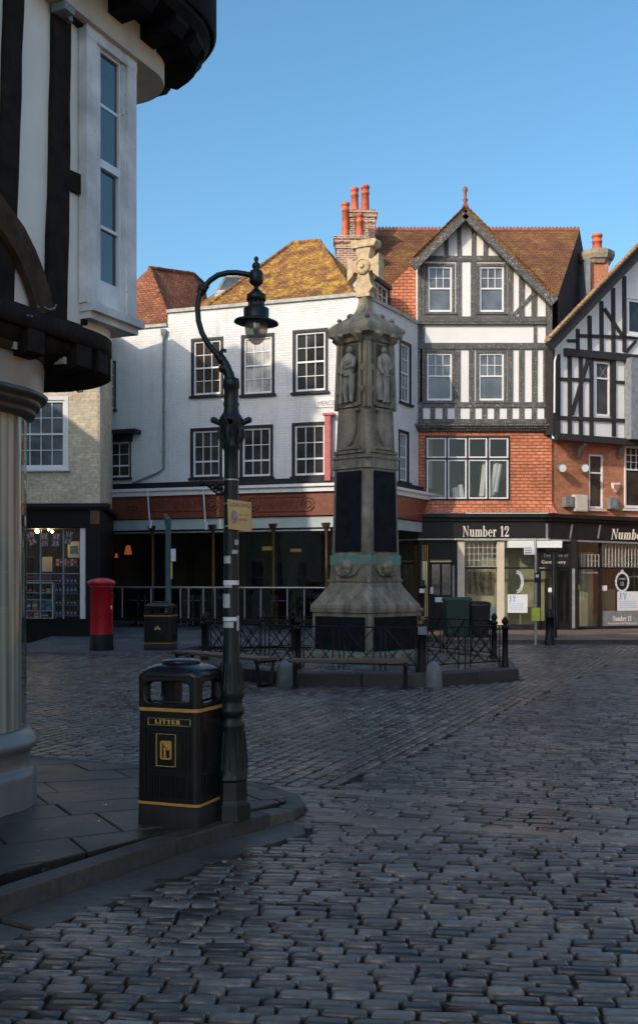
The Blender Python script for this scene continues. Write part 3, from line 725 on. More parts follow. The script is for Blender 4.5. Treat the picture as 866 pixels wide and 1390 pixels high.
sans(FW, 'DEBENHAMS', r[0], r[1], r[2], r[3], .24, M['mahogdark'], fas, 'lettering', .018)
r = FW.rect(358, 679, 406, 690, .24); sans(FW, 'DRAPERY', r[0], r[1], r[2], r[3], .24, M['mahogdark'], fas, 'lettering', .018)
# glazed ground floor
mb = MB(); both(mb, 702.5, 717, .02, .16); mb.build('blind_box', M['blind'], hw)
gz0 = .30
zt = FW.px(350, 717)[1]
mb = MB(); FW.box(mb, 0, FW.len, gz0, zt - .01, .05, .062); FS.box(mb, 0, FS.len, gz0, zt - .01, .05, .062); mb.build('shop_window', M['cafeglass'], hw)
mb = MB(); FW.box(mb, 0, FW.len + .1, -.02, FW.px(300, 839, .15)[1], -.05, .15); FS.box(mb, 0, FS.len, -.02, .5, -.05, .15); mb.build('plinth', M['shopblack'], hw)
mb = MB()
for x in (150, 207, 289, 371, 443):
    mb = MB(); u = FW.px(x, 760, .12)[0]; p = FW.pt(u, 0, .10)
    mb.lathe([(.45, .07), (.6, .075), (.65, .05), (zt - .2, .042), (zt - .12, .06), (zt - .02, .09), (zt + .02, .14), (zt + .12, .16)], p.x, p.y, 10)
    if x not in (207, 289, 371): mb.build('column', M['bronze'], hw); continue
    for s_ in (-1, 1):
        mb.tube([FW.pt(u + s_ * .03, zt - .12, .10), FW.pt(u + s_ * .12, zt + .02, .10), FW.pt(u + s_ * .32, zt + .1, .10)], .022, 6)
    mb.build('column', M['bronze'], hw)
mb = MB()
p = FW.pt(FW.len, 0, .05); mb.lathe([(.0, .1), (zt + .3, .09)], p.x, p.y, 10)
mb.build('column', M['bronze'], hw)
mb = MB(); FW.pbox(mb, 150, 720.5, 448, 722.5, .06, .12); mb.build('transom', M['steel'], hw)
# awning rods
for (xa, ya, xb, yb) in ((200, 664, 205.5, 717), (276, 664, 281, 719)):
    mb = MB(); A = FW.px(xa, ya, .42); B = FW.px(xb, yb, .42); mb.tube([FW.pt(*A, .42), FW.pt(*B, .50)], .022, 6)
    mb.tube([FW.pt(*FW.px(xb, yb - 11, .5), .50), FW.pt(*B, .50)], .045, 6); mb.build('awning_arm', M['white'], hw)
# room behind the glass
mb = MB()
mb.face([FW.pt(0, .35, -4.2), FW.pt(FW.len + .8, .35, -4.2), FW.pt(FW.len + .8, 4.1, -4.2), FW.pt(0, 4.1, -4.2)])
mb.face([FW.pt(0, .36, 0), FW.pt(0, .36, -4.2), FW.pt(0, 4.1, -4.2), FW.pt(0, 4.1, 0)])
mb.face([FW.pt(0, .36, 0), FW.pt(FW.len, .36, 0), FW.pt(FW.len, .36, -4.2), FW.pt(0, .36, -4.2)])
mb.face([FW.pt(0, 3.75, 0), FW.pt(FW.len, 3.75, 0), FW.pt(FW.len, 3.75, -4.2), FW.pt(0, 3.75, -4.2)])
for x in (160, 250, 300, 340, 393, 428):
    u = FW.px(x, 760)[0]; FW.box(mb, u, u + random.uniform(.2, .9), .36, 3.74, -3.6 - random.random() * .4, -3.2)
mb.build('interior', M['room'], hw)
mb = MB()
for (x0, y0, x1, y1) in ((356, 742, 369, 747), (394, 745, 408, 749), (153, 743, 162, 746)): FW.pbox(mb, x0, y0, x1, y1, -3.18, -3.12)
mb.build('lit_panel', M['roomlight'], hw)
# hipped roofs
def roofmesh(parent, name, mat, pts, faces):
    mb = MB()
    for f in faces: mb.face([pts[k] for k in f])
    return mb.build(name, mat, parent)
p1 = {'el': FW.pt(FW.px(140, 449)[0], zl + .05, -.35), 'er': FW.pt(uJ, zl + .05, -.35), 'r0': P(203, 363, 35.6), 'r1': P(262, 371, 37.2), 'r2': P(278, 386, 38.0), 'bl': P(120, 440, 38), 'br': P(285, 425, 36.5)}
roofmesh(hw, 'red_tiled_roof', M['redtile'], p1, [('el', 'er', 'r0'), ('er', 'br', 'r2', 'r1', 'r0'), ('bl', 'el', 'r0')])
p2 = {'el': FW.pt(FW.px(262, 420)[0], zc + .02, -.35), 'er': P(481, 401, 31.75), 'r0': P(397, 329.5, 35.5), 'r1': P(433, 326, 35.2), 'b1': P(497, 392, 34.6), 'b0': P(262, 417, 37)}
roofmesh(hw, 'mossy_tiled_roof', M['mosstile'], p2, [('el', 'er', 'r1', 'r0'), ('er', 'b1', 'r1'), ('b0', 'el', 'r0')])
mb = MB()
def ridge(mb, a, b, r=.09, st=.30):
    a, b = V(a), V(b); n = max(2, int((b - a).length / st)); d = (b - a) / n
    for i in range(n):
        c0, c1 = a + d * i, a + d * (i + .96); mb.tube([c0 + V((0, 0, random.uniform(-.01, .01))), c1], [r, r * .9], 7)
for a, b in (('r0', 'r1'), ('r0', 'el'), ('r1', 'er')): ridge(mb, p2[a], p2[b], .075)
mb.build('ridge_tiles', M['mosstile'], hw)
mb = MB()
for a, b in (('er', 'r0'), ('r0', 'r1'), ('r1', 'r2')): ridge(mb, p1[a], p1[b], .075)
mb.build('ridge_tiles', M['redtile'], hw)
# small rooflight
mb = MB(); A, B_, C_, D_ = P(296, 393, 34.2), P(306, 375, 34.9), P(336, 375, 35.0), P(322, 393, 34.2)
mb.tube([A, B_, C_, D_], .06, 4, False); mb.face([A, D_, P(322, 402, 34), P(290, 402, 34)]); ro = mb.build('rooflight', M['coping'], hw)
mb = MB(); mb.face([A, D_, C_, B_]); mb.build('pane', M['panesky'], ro)
# corner dormer with its white cheek
FDm = Fac(P(508, 400, 33.2).xy, P(528, 400, 34.4).xy)
mb = MB(); z0 = P(508, 418, 33.2).z; z1 = P(508, 377, 33.2).z; FDm.box(mb, 0, FDm.len, z0 - .8, z0 + .02, -.6, 0); FDm.box(mb, -.06, FDm.len + .08, z1 - .04, z1 + .08, -.8, .08)
FDm.box(mb, -.02, .04, z0, z1 - .04, -.02, .02); FDm.box(mb, FDm.len - .04, FDm.len + .02, z0, z1 - .04, -.02, .02)
dm = mb.build('dormer', M['navy'], hw)
sash(FDm, (.05, FDm.len - .05, z0, z1 - .05), dm, 3, (2, 1), sill=False, fw=.04)
mb = MB(); mb.hexa([P(479, 412, 33.0), P(507.5, 415, 33.15), P(507.5, 415, 33.8), P(479, 412, 34)], [P(479, 380, 33.0), P(507.5, 377, 33.15), P(507.5, 377, 33.8), P(479, 380, 34)]); mb.build('cheek', M['plaster'], dm)
# street name plate and red strip board
mb = MB(); FW.pbox(mb, 429, 540.5, 486, 551.5, .0, .03); ns = mb.build('street_name_sign', M['white']); tag(center_origin(ns), 'white MERCERY LANE street name plate fixed to the white brick wall', 'street sign')
r = FW.rect(432, 543, 483, 549.5, .03); sans(FW, 'MERCERY LANE', r[0], r[1], r[2], r[3], .03, M['darktext'], ns)
mb = MB(); FW.pbox(mb, 440.5, 563, 448, 652, .02, .22); FW.pbox(mb, 437.5, 560, 452, 563, .0, .26); solo(mb, 'vertical_board', simple('faded_red_board', (.50, .13, .12), .6, .2, 8), 'narrow faded red upright board fixed to the white wall, beside the memorial', 'board')

# chimney of the white building
def chimney(parent, x0, x1, ytop, ybot, d, pots, mat='chimbrick', depth=.7, cap=True, shift=.5):
    a = P(x0, ytop, d); b = P(x1, ybot, d); mb = MB()
    ang = shift
    # main stack turned a little towards the left
    def blk(x0_, x1_, z0_, z1_, g=0.0):
        xa, xb = P(x0_, 0, d).x - g, P(x1_, 0, d).x + g
        mb.hexa([(xa, d - g, z0_), (xb, d - g, z0_), (xb, d + depth + g, z0_), (xa, d + depth + g, z0_)], [(xa, d - g, z1_), (xb, d - g, z1_), (xb, d + depth + g, z1_), (xa, d + depth + g, z1_)])
    blk(x0, x1, b.z, a.z)
    if cap: blk(x0, x1, a.z - .42, a.z - .30, .03); blk(x0, x1, a.z - .22, a.z - .10, .05); blk(x0, x1, a.z - .10, a.z + .0, .09)
    o = mb.build('chimney', M[mat], parent)
    for (px0, px1, yt, yb) in pots:
        m2 = MB(); r = (px1 - px0) / 2 * d / F; c = P((px0 + px1) / 2, yb, d + depth * .5); t = P(0, yt, d + depth * .5).z
        m2.lathe([(c.z - .1, r * 1.05), (c.z + .08, r), (t - .30, r * .86), (t - .29, r * 1.0), (t - .22, r * 1.0), (t - .2, r * .88), (t - .10, r * .88), (t - .09, r * 1.05), (t, r * 1.05), (t, r * .75), (t - .3, r * .7)], c.x, c.y, 14)
        m2.build('chimney_pot', M['pot'], o)
    return o
chimney(hw, 456.5, 497, 320, 420, 35.6, [(463.5, 474.5, 275, 321), (483, 493.5, 290, 321)])
chimney(hw, 476, 509, 285, 420, 36.5, [(476, 487, 255, 286), (490, 501.5, 252, 285)])

# ================================================================ NUMBER 12 (big half-timbered gable)
FB = Fac((P(566, 0, 34.5).x, 34.5), (P(749, 0, 34.5).x, 34.5))
hb = thing('gabled_timbered_building', (FB.p0.x, 34.5, 0), 'tall black and white timbered house with a whole gable, left Number 12 shop below', 'building')
bp = lambda x, y, n=0: FB.px(x, y, n)
wins = {'gl': FB.rect(581, 361, 613.5, 423), 'gr': FB.rect(651, 361, 684, 423), 'sl': FB.rect(579.5, 479, 613.5, 543.5), 'sr': FB.rect(650, 479, 684, 543.5)}
top = [bp(566, 583), bp(749.5, 583), bp(749.5, 402), bp(632, 285), bp(566, 351)]
mb = MB(); wall(mb, FB, top, [grow(r, .10) for r in wins.values()], .16)
mb.face([FB.pt(*bp(566, 583), 0), FB.pt(*bp(566, 351), 0), FB.pt(*bp(566, 351), -.4), FB.pt(*bp(566, 583), -.4)])
mb.build('plaster_wall', M['plaster'], hb)
for k, r in wins.items():
    sash(FB, r, hb, (3, 1), (2, 1), surround='timber', sw=.095, pane='panesky', split=.52 if k[0] == 'g' else .52, fw=.055, sillm='timber', sill=True)
mb = MB(); T = lambda a, b, w_, n1=.045: FB.pbar(mb, a, b, w_, -.02, n1)
# horizontals
T((572, 350), (694, 350), 7, .06); T((567, 432.5), (742, 432.5), 7, .08); T((567, 438), (742, 438), 3, .12)
T((567, 469), (749, 469), 8, .07); T((567, 549), (749, 549), 7, .06); T((567, 571.5), (749, 571.5), 6, .09)
# uprights in the triangle, gable storey, second storey, low panels
for x, y in ((606, 318), (623.5, 297), (643, 297), (659, 314)): T((x, y), (x, 348), 5.5)
for x in (569.5, 574): T((x, 352), (x, 470), 5)
for x, y0 in ((622.5, 353), (642.5, 353), (692.5, 353), (708, 368), (725, 384)): T((x, y0), (x, 431), 7)
T((745, 402), (745, 549), 8, .06); T((726.5, 436), (726.5, 470), 4)
T((696, 428), (724, 398), 4, .06)
for x in (569.5, 574, 621, 640, 692.5, 708, 725.5, 741): T((x, 472), (x, 548), 7)
for x in (571, 587.5, 604, 621, 641, 657.5, 674, 691.5, 708, 725, 743): T((x, 551), (x, 570), 6.5)
for x0, x1 in ((577, 618), (647, 688)):
    for ys in ((352, 430), (472, 548)):
        pass
mb.build('timber_frame', M['timber'], hb)
# barge boards and verge tiles
mb = MB()
for a, b in (((632, 289), (560, 361)), ((632, 289), (753, 410))):
    A, B_ = bp(*a, .42), bp(*b, .42); FB.bar(mb, A, B_, .30, .30, .44)
mb.build('barge_board', M['timber'], hb)
pk = P(632, 281, 34.05); el = P(563, 349.5, 34.05); er = P(752, 401, 34.05)
rk = P(632, 281, 34.05) + V((0, 3.6, 0)); ell = el + V((0, 2.2, 0)); err = er + V((0, 1.2, 0))
mb = MB()
for a, b in ((pk, el), (pk, er)):
    b2 = b + V((0, 3.9, 0)); a2 = a + V((0, 3.9, 0)); nrm = (b - a).cross(V((0, 1, 0))).normalized(); nrm = nrm if nrm.z > 0 else -nrm
    mb.hexa([a - nrm * .04, b - nrm * .04, b2 - nrm * .04, a2 - nrm * .04], [a + nrm * .04, b + nrm * .04, b2 + nrm * .04, a2 + nrm * .04])
    n = 26
    for i in range(n):   # uneven tile edges along the verge
        c0 = a.lerp(b, (i + .05) / n); c1 = a.lerp(b, (i + .95) / n)
        mb.hexa([c0 + nrm * .04 + V((0, -.05, 0)), c1 + nrm * .04 + V((0, -.05, 0)), c1 + nrm * .04 + V((0, .15, 0)), c0 + nrm * .04 + V((0, .15, 0))],
                [c0 + nrm * .075 + V((0, -.05, 0)), c1 + nrm * .055 + V((0, -.05, 0)), c1 + nrm * .055 + V((0, .15, 0)), c0 + nrm * .075 + V((0, .15, 0))])
mb.build('gable_roof', M['browntile'], hb)
mb = MB(); ridge(mb, pk + V((0, 0, .06)), pk + V((0, 3.9, .06)), .09)
f_ = pk + V((0, .1, 0)); mb.lathe([(f_.z, .10), (f_.z + .12, .06), (f_.z + .2, .05), (f_.z + .28, .09), (f_.z + .34, .05), (f_.z + .52, .05), (f_.z + .58, .085), (f_.z + .68, .06), (f_.z + .72, .01)], f_.x, f_.y, 10)
mb.build('finial', M['crest'], hb)
# main roof behind, with crested ridge
RL, RR = P(488, 312, 38), P(787, 312, 38); EL = P(505, 404, 35.4); ER = P(757, 402, 35.0)
bl = RL + V((0, 3, -3)); brr = RR + V((1.4, 3, -3))
mb = MB(); mb.face([P(470, 404, 35.0), ER, RR, RL]); mb.face([RL, RR, brr, bl]); mb.build('main_roof', M['browntile'], hb)
mb = MB(); mb.face([ER, P(757, 590, 35.0), P(800, 590, 39.0), brr + V((0, 0, -1)), brr, RR]); mb.build('side_wall', M['shadetile'], hb)
mb = MB(); ridge(mb, RL, RR, .07); n = 62
for i in range(n):
    c = RL.lerp(RR, (i + .5) / n); s_ = (RR.x - RL.x) / n * .5
    mb.hexa([c + V((-s_, -.02, .05)), c + V((s_, -.02, .05)), c + V((s_, .02, .05)), c + V((-s_, .02, .05))], [c + V((-.02, -.02, .13)), c + V((.02, -.02, .13)), c + V((.02, .02, .13)), c + V((-.02, .02, .13))])
mb.build('ridge_crest', M['crest'], hb)
# tile-hung half gable between the two buildings
mb = MB(); q0 = [P(567, 350, 34.9), P(532, 386, 34.9), P(530, 440, 34.9), P(568, 470, 34.9)]
mb.hexa([p + V((0, .2, 0)) for p in q0[::-1]], q0[::-1]); mb.build('tile_hung_wall', M['orangetile'], hb)
# dentilled jetty moulding
mb = MB(); FB.pbox(mb, 562, 575, 750, 577.5, 0, .26); FB.pbox(mb, 563, 577.5, 750, 580.5, 0, .20); FB.pbox(mb, 564, 580.5, 750, 585, 0, .10)
u0, u1 = bp(565, 582)[0], bp(749, 582)[0]; zz = bp(600, 583, .15)[1]; k = u0
while k < u1: FB.box(mb, k, k + .045, zz, zz + .05, .10, .16); k += .09
mb.build('jetty_moulding', M['timber'], hb)
# orange tile-hung first floor with flared skirt
w1 = FB.rect(579, 594, 690, 677)
mb = MB(); wall(mb, FB, [bp(566, 681), bp(749, 681), bp(749, 584), bp(566, 584)], [grow(w1, .05)], .16)
sk = [(681, 0.0), (687, .05), (692, .13), (697, .26)]
for (ya, na), (yb, nb_) in zip(sk[:-1], sk[1:]):
    za, zb_ = bp(650, ya)[1], bp(650, yb)[1]
    mb.face([FB.pt(0, zb_, nb_), FB.pt(FB.len + nb_ * .6, zb_, nb_), FB.pt(FB.len + na * .6, za, na), FB.pt(0, za, na)])
    mb.face([FB.pt(FB.len + nb_ * .6, zb_, nb_), FB.pt(FB.len + nb_ * .6, zb_, -.5), FB.pt(FB.len + na * .6, za, -.5), FB.pt(FB.len + na * .6, za, na)])
mb.face([FB.pt(FB.len, bp(700, 681)[1], 0), FB.pt(FB.len, bp(700, 681)[1], -.6), FB.pt(FB.len, bp(700, 584)[1], -.6), FB.pt(FB.len, bp(700, 584)[1], 0)])
mb.build('tile_hung_storey', M['orangetile'], hb)
mb = MB(); U0, U1, Z0, Z1 = w1; zs = bp(640, 622.5)[1]; f5 = .045
FB.box(mb, U0 - .05, U0, Z0 - .05, Z1 + .05, -.12, .02); FB.box(mb, U1, U1 + .05, Z0 - .05, Z1 + .05, -.12, .02)
FB.box(mb, U0, U1, Z1, Z1 + .05, -.12, .018); FB.box(mb, U0, U1, Z0 - .05, Z0, -.12, .018); FB.box(mb, U0, U1, zs - .025, zs + .025, -.12, .012)
for k in (1, 2, 3): uu = U0 + (U1 - U0) * k / 4; FB.box(mb, uu - .025, uu + .025, Z0, zs - .025, -.12, .015); FB.box(mb, uu - .025, uu + .025, zs + .025, Z1, -.12, .015)
wf = mb.build('casement_window', M['navy'], hb)
for k in range(4):
    for (a, b) in ((Z0, zs - .025), (zs + .025, Z1)):
        x0 = U0 + (U1 - U0) * k / 4 + (.025 if k else 0); x1 = U0 + (U1 - U0) * (k + 1) / 4 - (.025 if k < 3 else 0)
        m2 = MB(); 
        for bx in ((x0, x0 + f5, a, b), (x1 - f5, x1, a, b), (x0 + f5, x1 - f5, a, a + f5), (x0 + f5, x1 - f5, b - f5, b)): FB.box(m2, *bx, -.09, -.01)
        m2.build('sash_frame', M['white'], wf)
m2 = MB()
for k in range(4):
    for (a, b) in ((Z0, zs), (zs, Z1)):
        e = [random.uniform(-.004, .004) for _ in range(4)]; x0, x1 = U0 + (U1 - U0) * k / 4, U0 + (U1 - U0) * (k + 1) / 4
        m2.face([FB.pt(x0, a, -.06 + e[0]), FB.pt(x1, a, -.06 + e[1]), FB.pt(x1, b, -.06 + e[2]), FB.pt(x0, b, -.06 + e[3])])
m2.build('pane', M['cafeglass'], wf)
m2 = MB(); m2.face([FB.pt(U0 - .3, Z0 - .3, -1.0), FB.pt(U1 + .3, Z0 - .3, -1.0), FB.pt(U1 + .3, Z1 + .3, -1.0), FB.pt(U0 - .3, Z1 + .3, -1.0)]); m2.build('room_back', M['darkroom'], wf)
m2 = MB()  # gathered curtains seen through the right-hand lights
for (xa, ya, xb, yb, w_) in ((657, 626, 652, 674, .05), (659, 630, 655, 674, .06), (674, 628, 665, 674, .10), (678, 630, 672, 668, .09), (676, 634, 668, 672, .08), (617, 662, 620, 675, .12), (624, 658, 628, 675, .10)):
    A, B_ = FB.px(xa, ya, -.2), FB.px(xb, yb, -.2); m2.tube([FB.pt(*A, -.2), FB.pt(*B_, -.2)], w_, 7)
m2.build('curtain', M['curtain'], wf)

# ---- shopfront strip of Number 12: part under the gable, part under the neighbour
def shop_fascia(f, x0, x1, yt, yb, parent):
    mb = MB(); f.pbox(mb, x0, yt - 5, x1, yt, -.1, .34); f.pbox(mb, x0, yt, x1, yt + 5, -.1, .22); mb.build('shop_cornice', M['grey'] if False else M['shopblack'], parent)
    mb = MB(); f.pbox(mb, x0, yt + 5, x1, yb - 2, -.1, .14); fo = mb.build('fascia', M['shopblack'], parent)
    mb = MB(); f.pbox(mb, x0, yb - 2, x1, yb, -.1, .20); mb.build('trim', M['coping'], fo)
    return fo
fo = shop_fascia(FB, 567, 749, 702, 733, hb)
r = FB.rect(628, 714, 691, 728.5, .14); serif(FB, 'Number 12', r[0], r[1], r[2], r[3] , .14, M['creamtext'], fo)
mb = MB(); FB.pbox(mb, 741, 711, 744, 731, .14, .18); mb.build('trim', M['grey'], fo)
FC_SHOP = None
def shop(f, parent, pieces, zbase=.1):
    pass
zt = bp(650, 733)[1]
# stone pilasters
mb = MB()
for x0, x1 in ((621, 630.5), (675, 684.5)): FB.pbox(mb, x0, 733, x1, 852, -.1, .10)
for x0, x1 in ((683, 685),): pass
mb.build('stone_pilaster', M['creamplaster'], hb)
mb = MB()
for x0, x1 in ((566, 572), (581, 584), (613, 621), (727, 732), (753, 756), (775, 784)): FB.pbox(mb, x0, 733, x1, 857, -.1, .06 if x0 != 775 else .12)
FB.pbox(mb, 567, 733, 621, 762, -.05, .02); FB.pbox(mb, 728, 733, 778, 770, -.05, -.02)
FB.pbox(mb, 630, 845, 675, 857, -.1, .05); FB.pbox(mb, 684, 848, 727, 857, -.1, .05); FB.pbox(mb, 630, 770, 675, 772.5, -.04, .03); FB.pbox(mb, 684, 770, 727, 772.5, -.04, .03)
mb.build('shopfront_frame', M['shopblack'], hb)
mb = MB()
for x in (574, 577, 580): FB.pbox(mb, x - .6, 740, x + .6, 840, .0, .06)
FB.pbox(mb, 582, 760, 616, 761.5, .02, .04); mb.build('gilt_reeding', M['gold'], hb)
# left double door
mb = MB(); FB.pbox(mb, 584, 763, 613, 857, -.1, -.04)
dr = mb.build('door', M['black'], hb)
for x0, x1 in ((586, 597), (600, 612)):
    m2 = MB(); FB.pbox(m2, x0, 766, x1, 808, -.04, -.03); m2.build('pane', M['panesky'], dr)
m2 = MB(); FB.pbox(m2, 590.5, 811, 605, 817.5, -.04, -.02); m2.build('letter_plate', M['paper'], dr)
m2 = MB(); FB.pbox(m2, 582, 797, 588, 806, -.03, -.01); m2.build('notice', M['paper'], dr)
m2 = MB(); FB.pbox(m2, 614, 768, 617, 845, .06, .09); m2.build('pale_post', M['lead'], dr)
# shop windows
mb = MB()
for x0, x1, y0, y1 in ((630, 675, 733, 845), (684, 727, 733, 848)): FB.pbox(mb, x0, y0, x1, y1, -.02, -.012)
gw = mb.build('shop_window', M['shopglass'], hb)
def lattice(f, x0, x1, y0, y1, nx, ny, n, parent, mat='coping'):
    mb = MB()
    for k in range(nx + 1): x = x0 + (x1 - x0) * k / nx; f.pbox(mb, x - .35, y0, x + .35, y1, n, n + .02)
    for k in range(ny + 1): y = y0 + (y1 - y0) * k / ny; f.pbox(mb, x0, y - .35, x1, y + .35, n + .003, n + .018)
    return mb.build('glazing_bars', M[mat], parent)
lattice(FB, 631, 674, 735, 769, 7, 4, -.01, gw)
# interior of the shop
mb = MB(); zt2 = zt - .05
mb.face([FB.pt(1.2, .12, -.6), FB.pt(FB.len + .2, .12, -.6), FB.pt(FB.len + .2, zt, -.6), FB.pt(1.2, zt, -.6)])
mb.face([FB.pt(1.3, .13, -.05), FB.pt(FB.len, .13, -.05), FB.pt(FB.len, .13, -.6), FB.pt(1.3, .13, -.6)])
mb.build('interior', M['shoproom'], hb)
mb = MB(); FB.pbox(mb, 637, 776, 668, 806, -.55, -.5); FB.pbox(mb, 740, 785, 746, 843, -.5, -.4); FB.pbox(mb, 765, 775, 768, 843, -.5, -.4); mb.build('display_panel', M['room'], hb)
mb = MB(); FB.pbox(mb, 664, 824, 673, 848, -.4, -.3); mb.build('pale_stand', simple('pale_blue_board', (.35, .5, .62), .6, .1), hb)
# posters on the window
def poster(f, x0, y0, x1, y1, n, parent, txt=True):
    mb = MB(); f.pbox(mb, x0, y0, x1, y1, n, n + .004); o = mb.build('poster', M['paper'], parent)
    if txt:
        r = f.rect(x0 + 2, y0 + 2, x0 + (x1 - x0) * .42, y0 + (y1 - y0) * .40, n + .004); serif(f, 'JY', r[0], r[1], r[2], r[3], n + .004, M['bluetext'], o, depth=.003)
        m2 = MB()
        for k in range(4):
            y = y0 + (y1 - y0) * (.50 + .11 * k); f.pbox(m2, x0 + 2, y, x1 - 2 - 4 * random.random(), y + .8, n + .004, n + .006)
        m2.build('print_lines', simple('pale_blue_print', (.36, .50, .74), .6, .05), o)
    return o
poster(FB, 689, 807, 716, 832, .0, hb)
mb = MB()
for k in range(16):
    t0, t1 = R_(90 - 180 * k / 16), R_(90 - 180 * (k + 1) / 16)
    for rr in (1.0, .8):
        A = FB.px(701 + 9 * rr * math.cos(t0), 790 - 15 * rr * math.sin(t0), .0); B_ = FB.px(701 + 9 * rr * math.cos(t1), 790 - 15 * rr * math.sin(t1), .0)
        FB.bar(mb, A, B_, .03, .0, .004)
mb.build('window_emblem', M['paper'], hb)
# right double door below the sign board
mb = MB(); FB.pbox(mb, 732, 772, 775, 775, -.12, -.05)
FB.pbox(mb, 732, 843, 775, 857, -.12, -.05); 
for x in (732, 751.5, 773): FB.pbox(mb, x, 775, x + 2.2, 843, -.12, -.05)
dr = mb.build('door', M['black'], hb)
m2 = MB(); FB.pbox(m2, 734, 775, 751.5, 843, -.09, -.08); FB.pbox(m2, 753.7, 775, 773, 843, -.09, -.08); m2.build('pane', M['shopglass'], dr)
m2 = MB(); FB.pbox(m2, 754, 798, 756, 812, -.05, .0); m2.build('handle', M['gold'], dr)
m2 = MB(); FB.pbox(m2, 744, 798, 750, 804, -.08, -.07); m2.build('notice', M['paper'], dr)
m2 = MB(); FB.pbox(m2, 777, 772, 780.5, 853, .12, .17); m2.build('downpipe', M['lead'], hb)
r = FB.rect(735, 761, 768, 766, -.02); sans(FB, 'Canterbury', r[0], r[1], r[2], r[3], -.015, M['creamtext'], hb)
r = FB.rect(737, 751, 771, 756, -.02); sans(FB, 'The Taste of', r[0], r[1], r[2], r[3], -.015, M['grey'], hb)
mb = MB(); FB.pbox(mb, 690, 734, 725, 743.5, .02, .30); FB.pbox(mb, 728.5, 734, 763, 743.5, .02, .30); solo(mb, 'blind_casing', M['white'], 'long white sunlit blind casing under the black fascia above the shop doors', 'blind')

# ================================================================ NEIGHBOUR ON THE RIGHT
pc0 = (P(751, 0, 34.16).x, 34.16); pc1 = (P(866, 0, 35.7).x, 35.7)
FCn = Fac(pc0, pc1); cp = lambda x, y, n=0: FCn.px(x, y, n)
hc = thing('jettied_timbered_building', (pc0[0], pc0[1], 0), 'black and white timbered house whose gable is cut off by the right edge', 'building')
uR = FCn.len * 2.35
uP = cp(900, 320)[0]; 
slope = (cp(866, 352)[1] - cp(752, 472)[1]) / (cp(866, 352)[0] - cp(752, 472)[0])
zE = cp(752, 472)[1]; zP = zE + slope * uP
w2 = FCn.rect(808.5, 491, 828.5, 565); w3 = FCn.rect(852, 408, 890, 455); w4 = FCn.rect(870, 491, 900, 565)
mb = MB(); wall(mb, FCn, [(0, cp(760, 590)[1]), (uR, cp(760, 590)[1]), (uR, zP - slope * (uR - uP)), (uP, zP), (0, zE)], [grow(w2, .02), grow(w3, .02)], .14)
mb.face([FCn.pt(0, zE, 0), FCn.pt(0, zE, -1), FCn.pt(0, cp(760, 590)[1], -1), FCn.pt(0, cp(760, 590)[1], 0)])
mb.build('plaster_wall', M['plaster'], hc)
mb = MB(); T = lambda a, b, w_, n1=.05: FCn.pbar(mb, a, b, w_, -.02, n1)
T((768, 477), (900, 489), 10, .12); T((757, 592), (900, 603), 9, .16)
T((783, 455), (900, 459), 4.5)
for x, y0 in ((801, 428), (817, 408), (833, 390), (848, 374)): T((x, y0), (x + .3, 477), 6)
T((821, 418), (845, 454), 4.5, .06); T((851, 477), (864, 462), 4, .06)
for x in (758.5, 774, 789, 803.5, 834, 851): T((x, 480), (x, 592), 6)
T((754, 482), (754, 592), 6)
for x, y0 in ((785, 446),): T((x, y0), (x, 474), 5)
T((771, 462), (785, 462), 4)
T((757, 514), (805, 515.5), 4.5, .045); T((832, 518), (850, 519), 4, .045)
T((757, 566.5), (900, 573), 5, .06)
T((800, 485), (777, 562), 5.5, .065)
T((806, 486.5), (832, 488.5), 4, .05); T((831, 487), (831, 566), 4, .045)
FCn.box(mb, -.05, .03, cp(760, 590)[1], zE, -1.0, .04)
mb.build('timber_frame', M['blacktimber'], hc)
sash(FCn, w2, hc, 1, (1, 1), surround=None, split=.70, fw=.06, rec=.05, pane='panebrown', sill=False)
mb = MB(); A = FCn.rect(811, 496, 826, 514)
for k in range(5):
    for s_ in (-1, 1):
        x = 811 + 15 * k / 4; a = (max(811, x - 7), 505 - s_ * 0), (x, 505)
    pass
for k in range(-4, 5):
    for s_ in (1, -1):
        pts = []
        for t in (0, 1):
            x = 818.5 + k * 3.4 + s_ * (t - .5) * 11; y = 505 + (t - .5) * 18; pts.append((x, y))
        if all(810 <= p[0] <= 827 for p in pts): FCn.pbar(mb, pts[0], pts[1], .7, -.065, -.055)
mb.build('leaded_lights', M['lead'], hc)
sash(FCn, w3, hc, 2, (1, 0), fw=.07, rec=.04, pane='pane', sill=True)
mb = MB(); FCn.pbox(mb, 857, 487, 900, 597, .0, .35); ob = mb.build('oriel', M['lead'], hc)
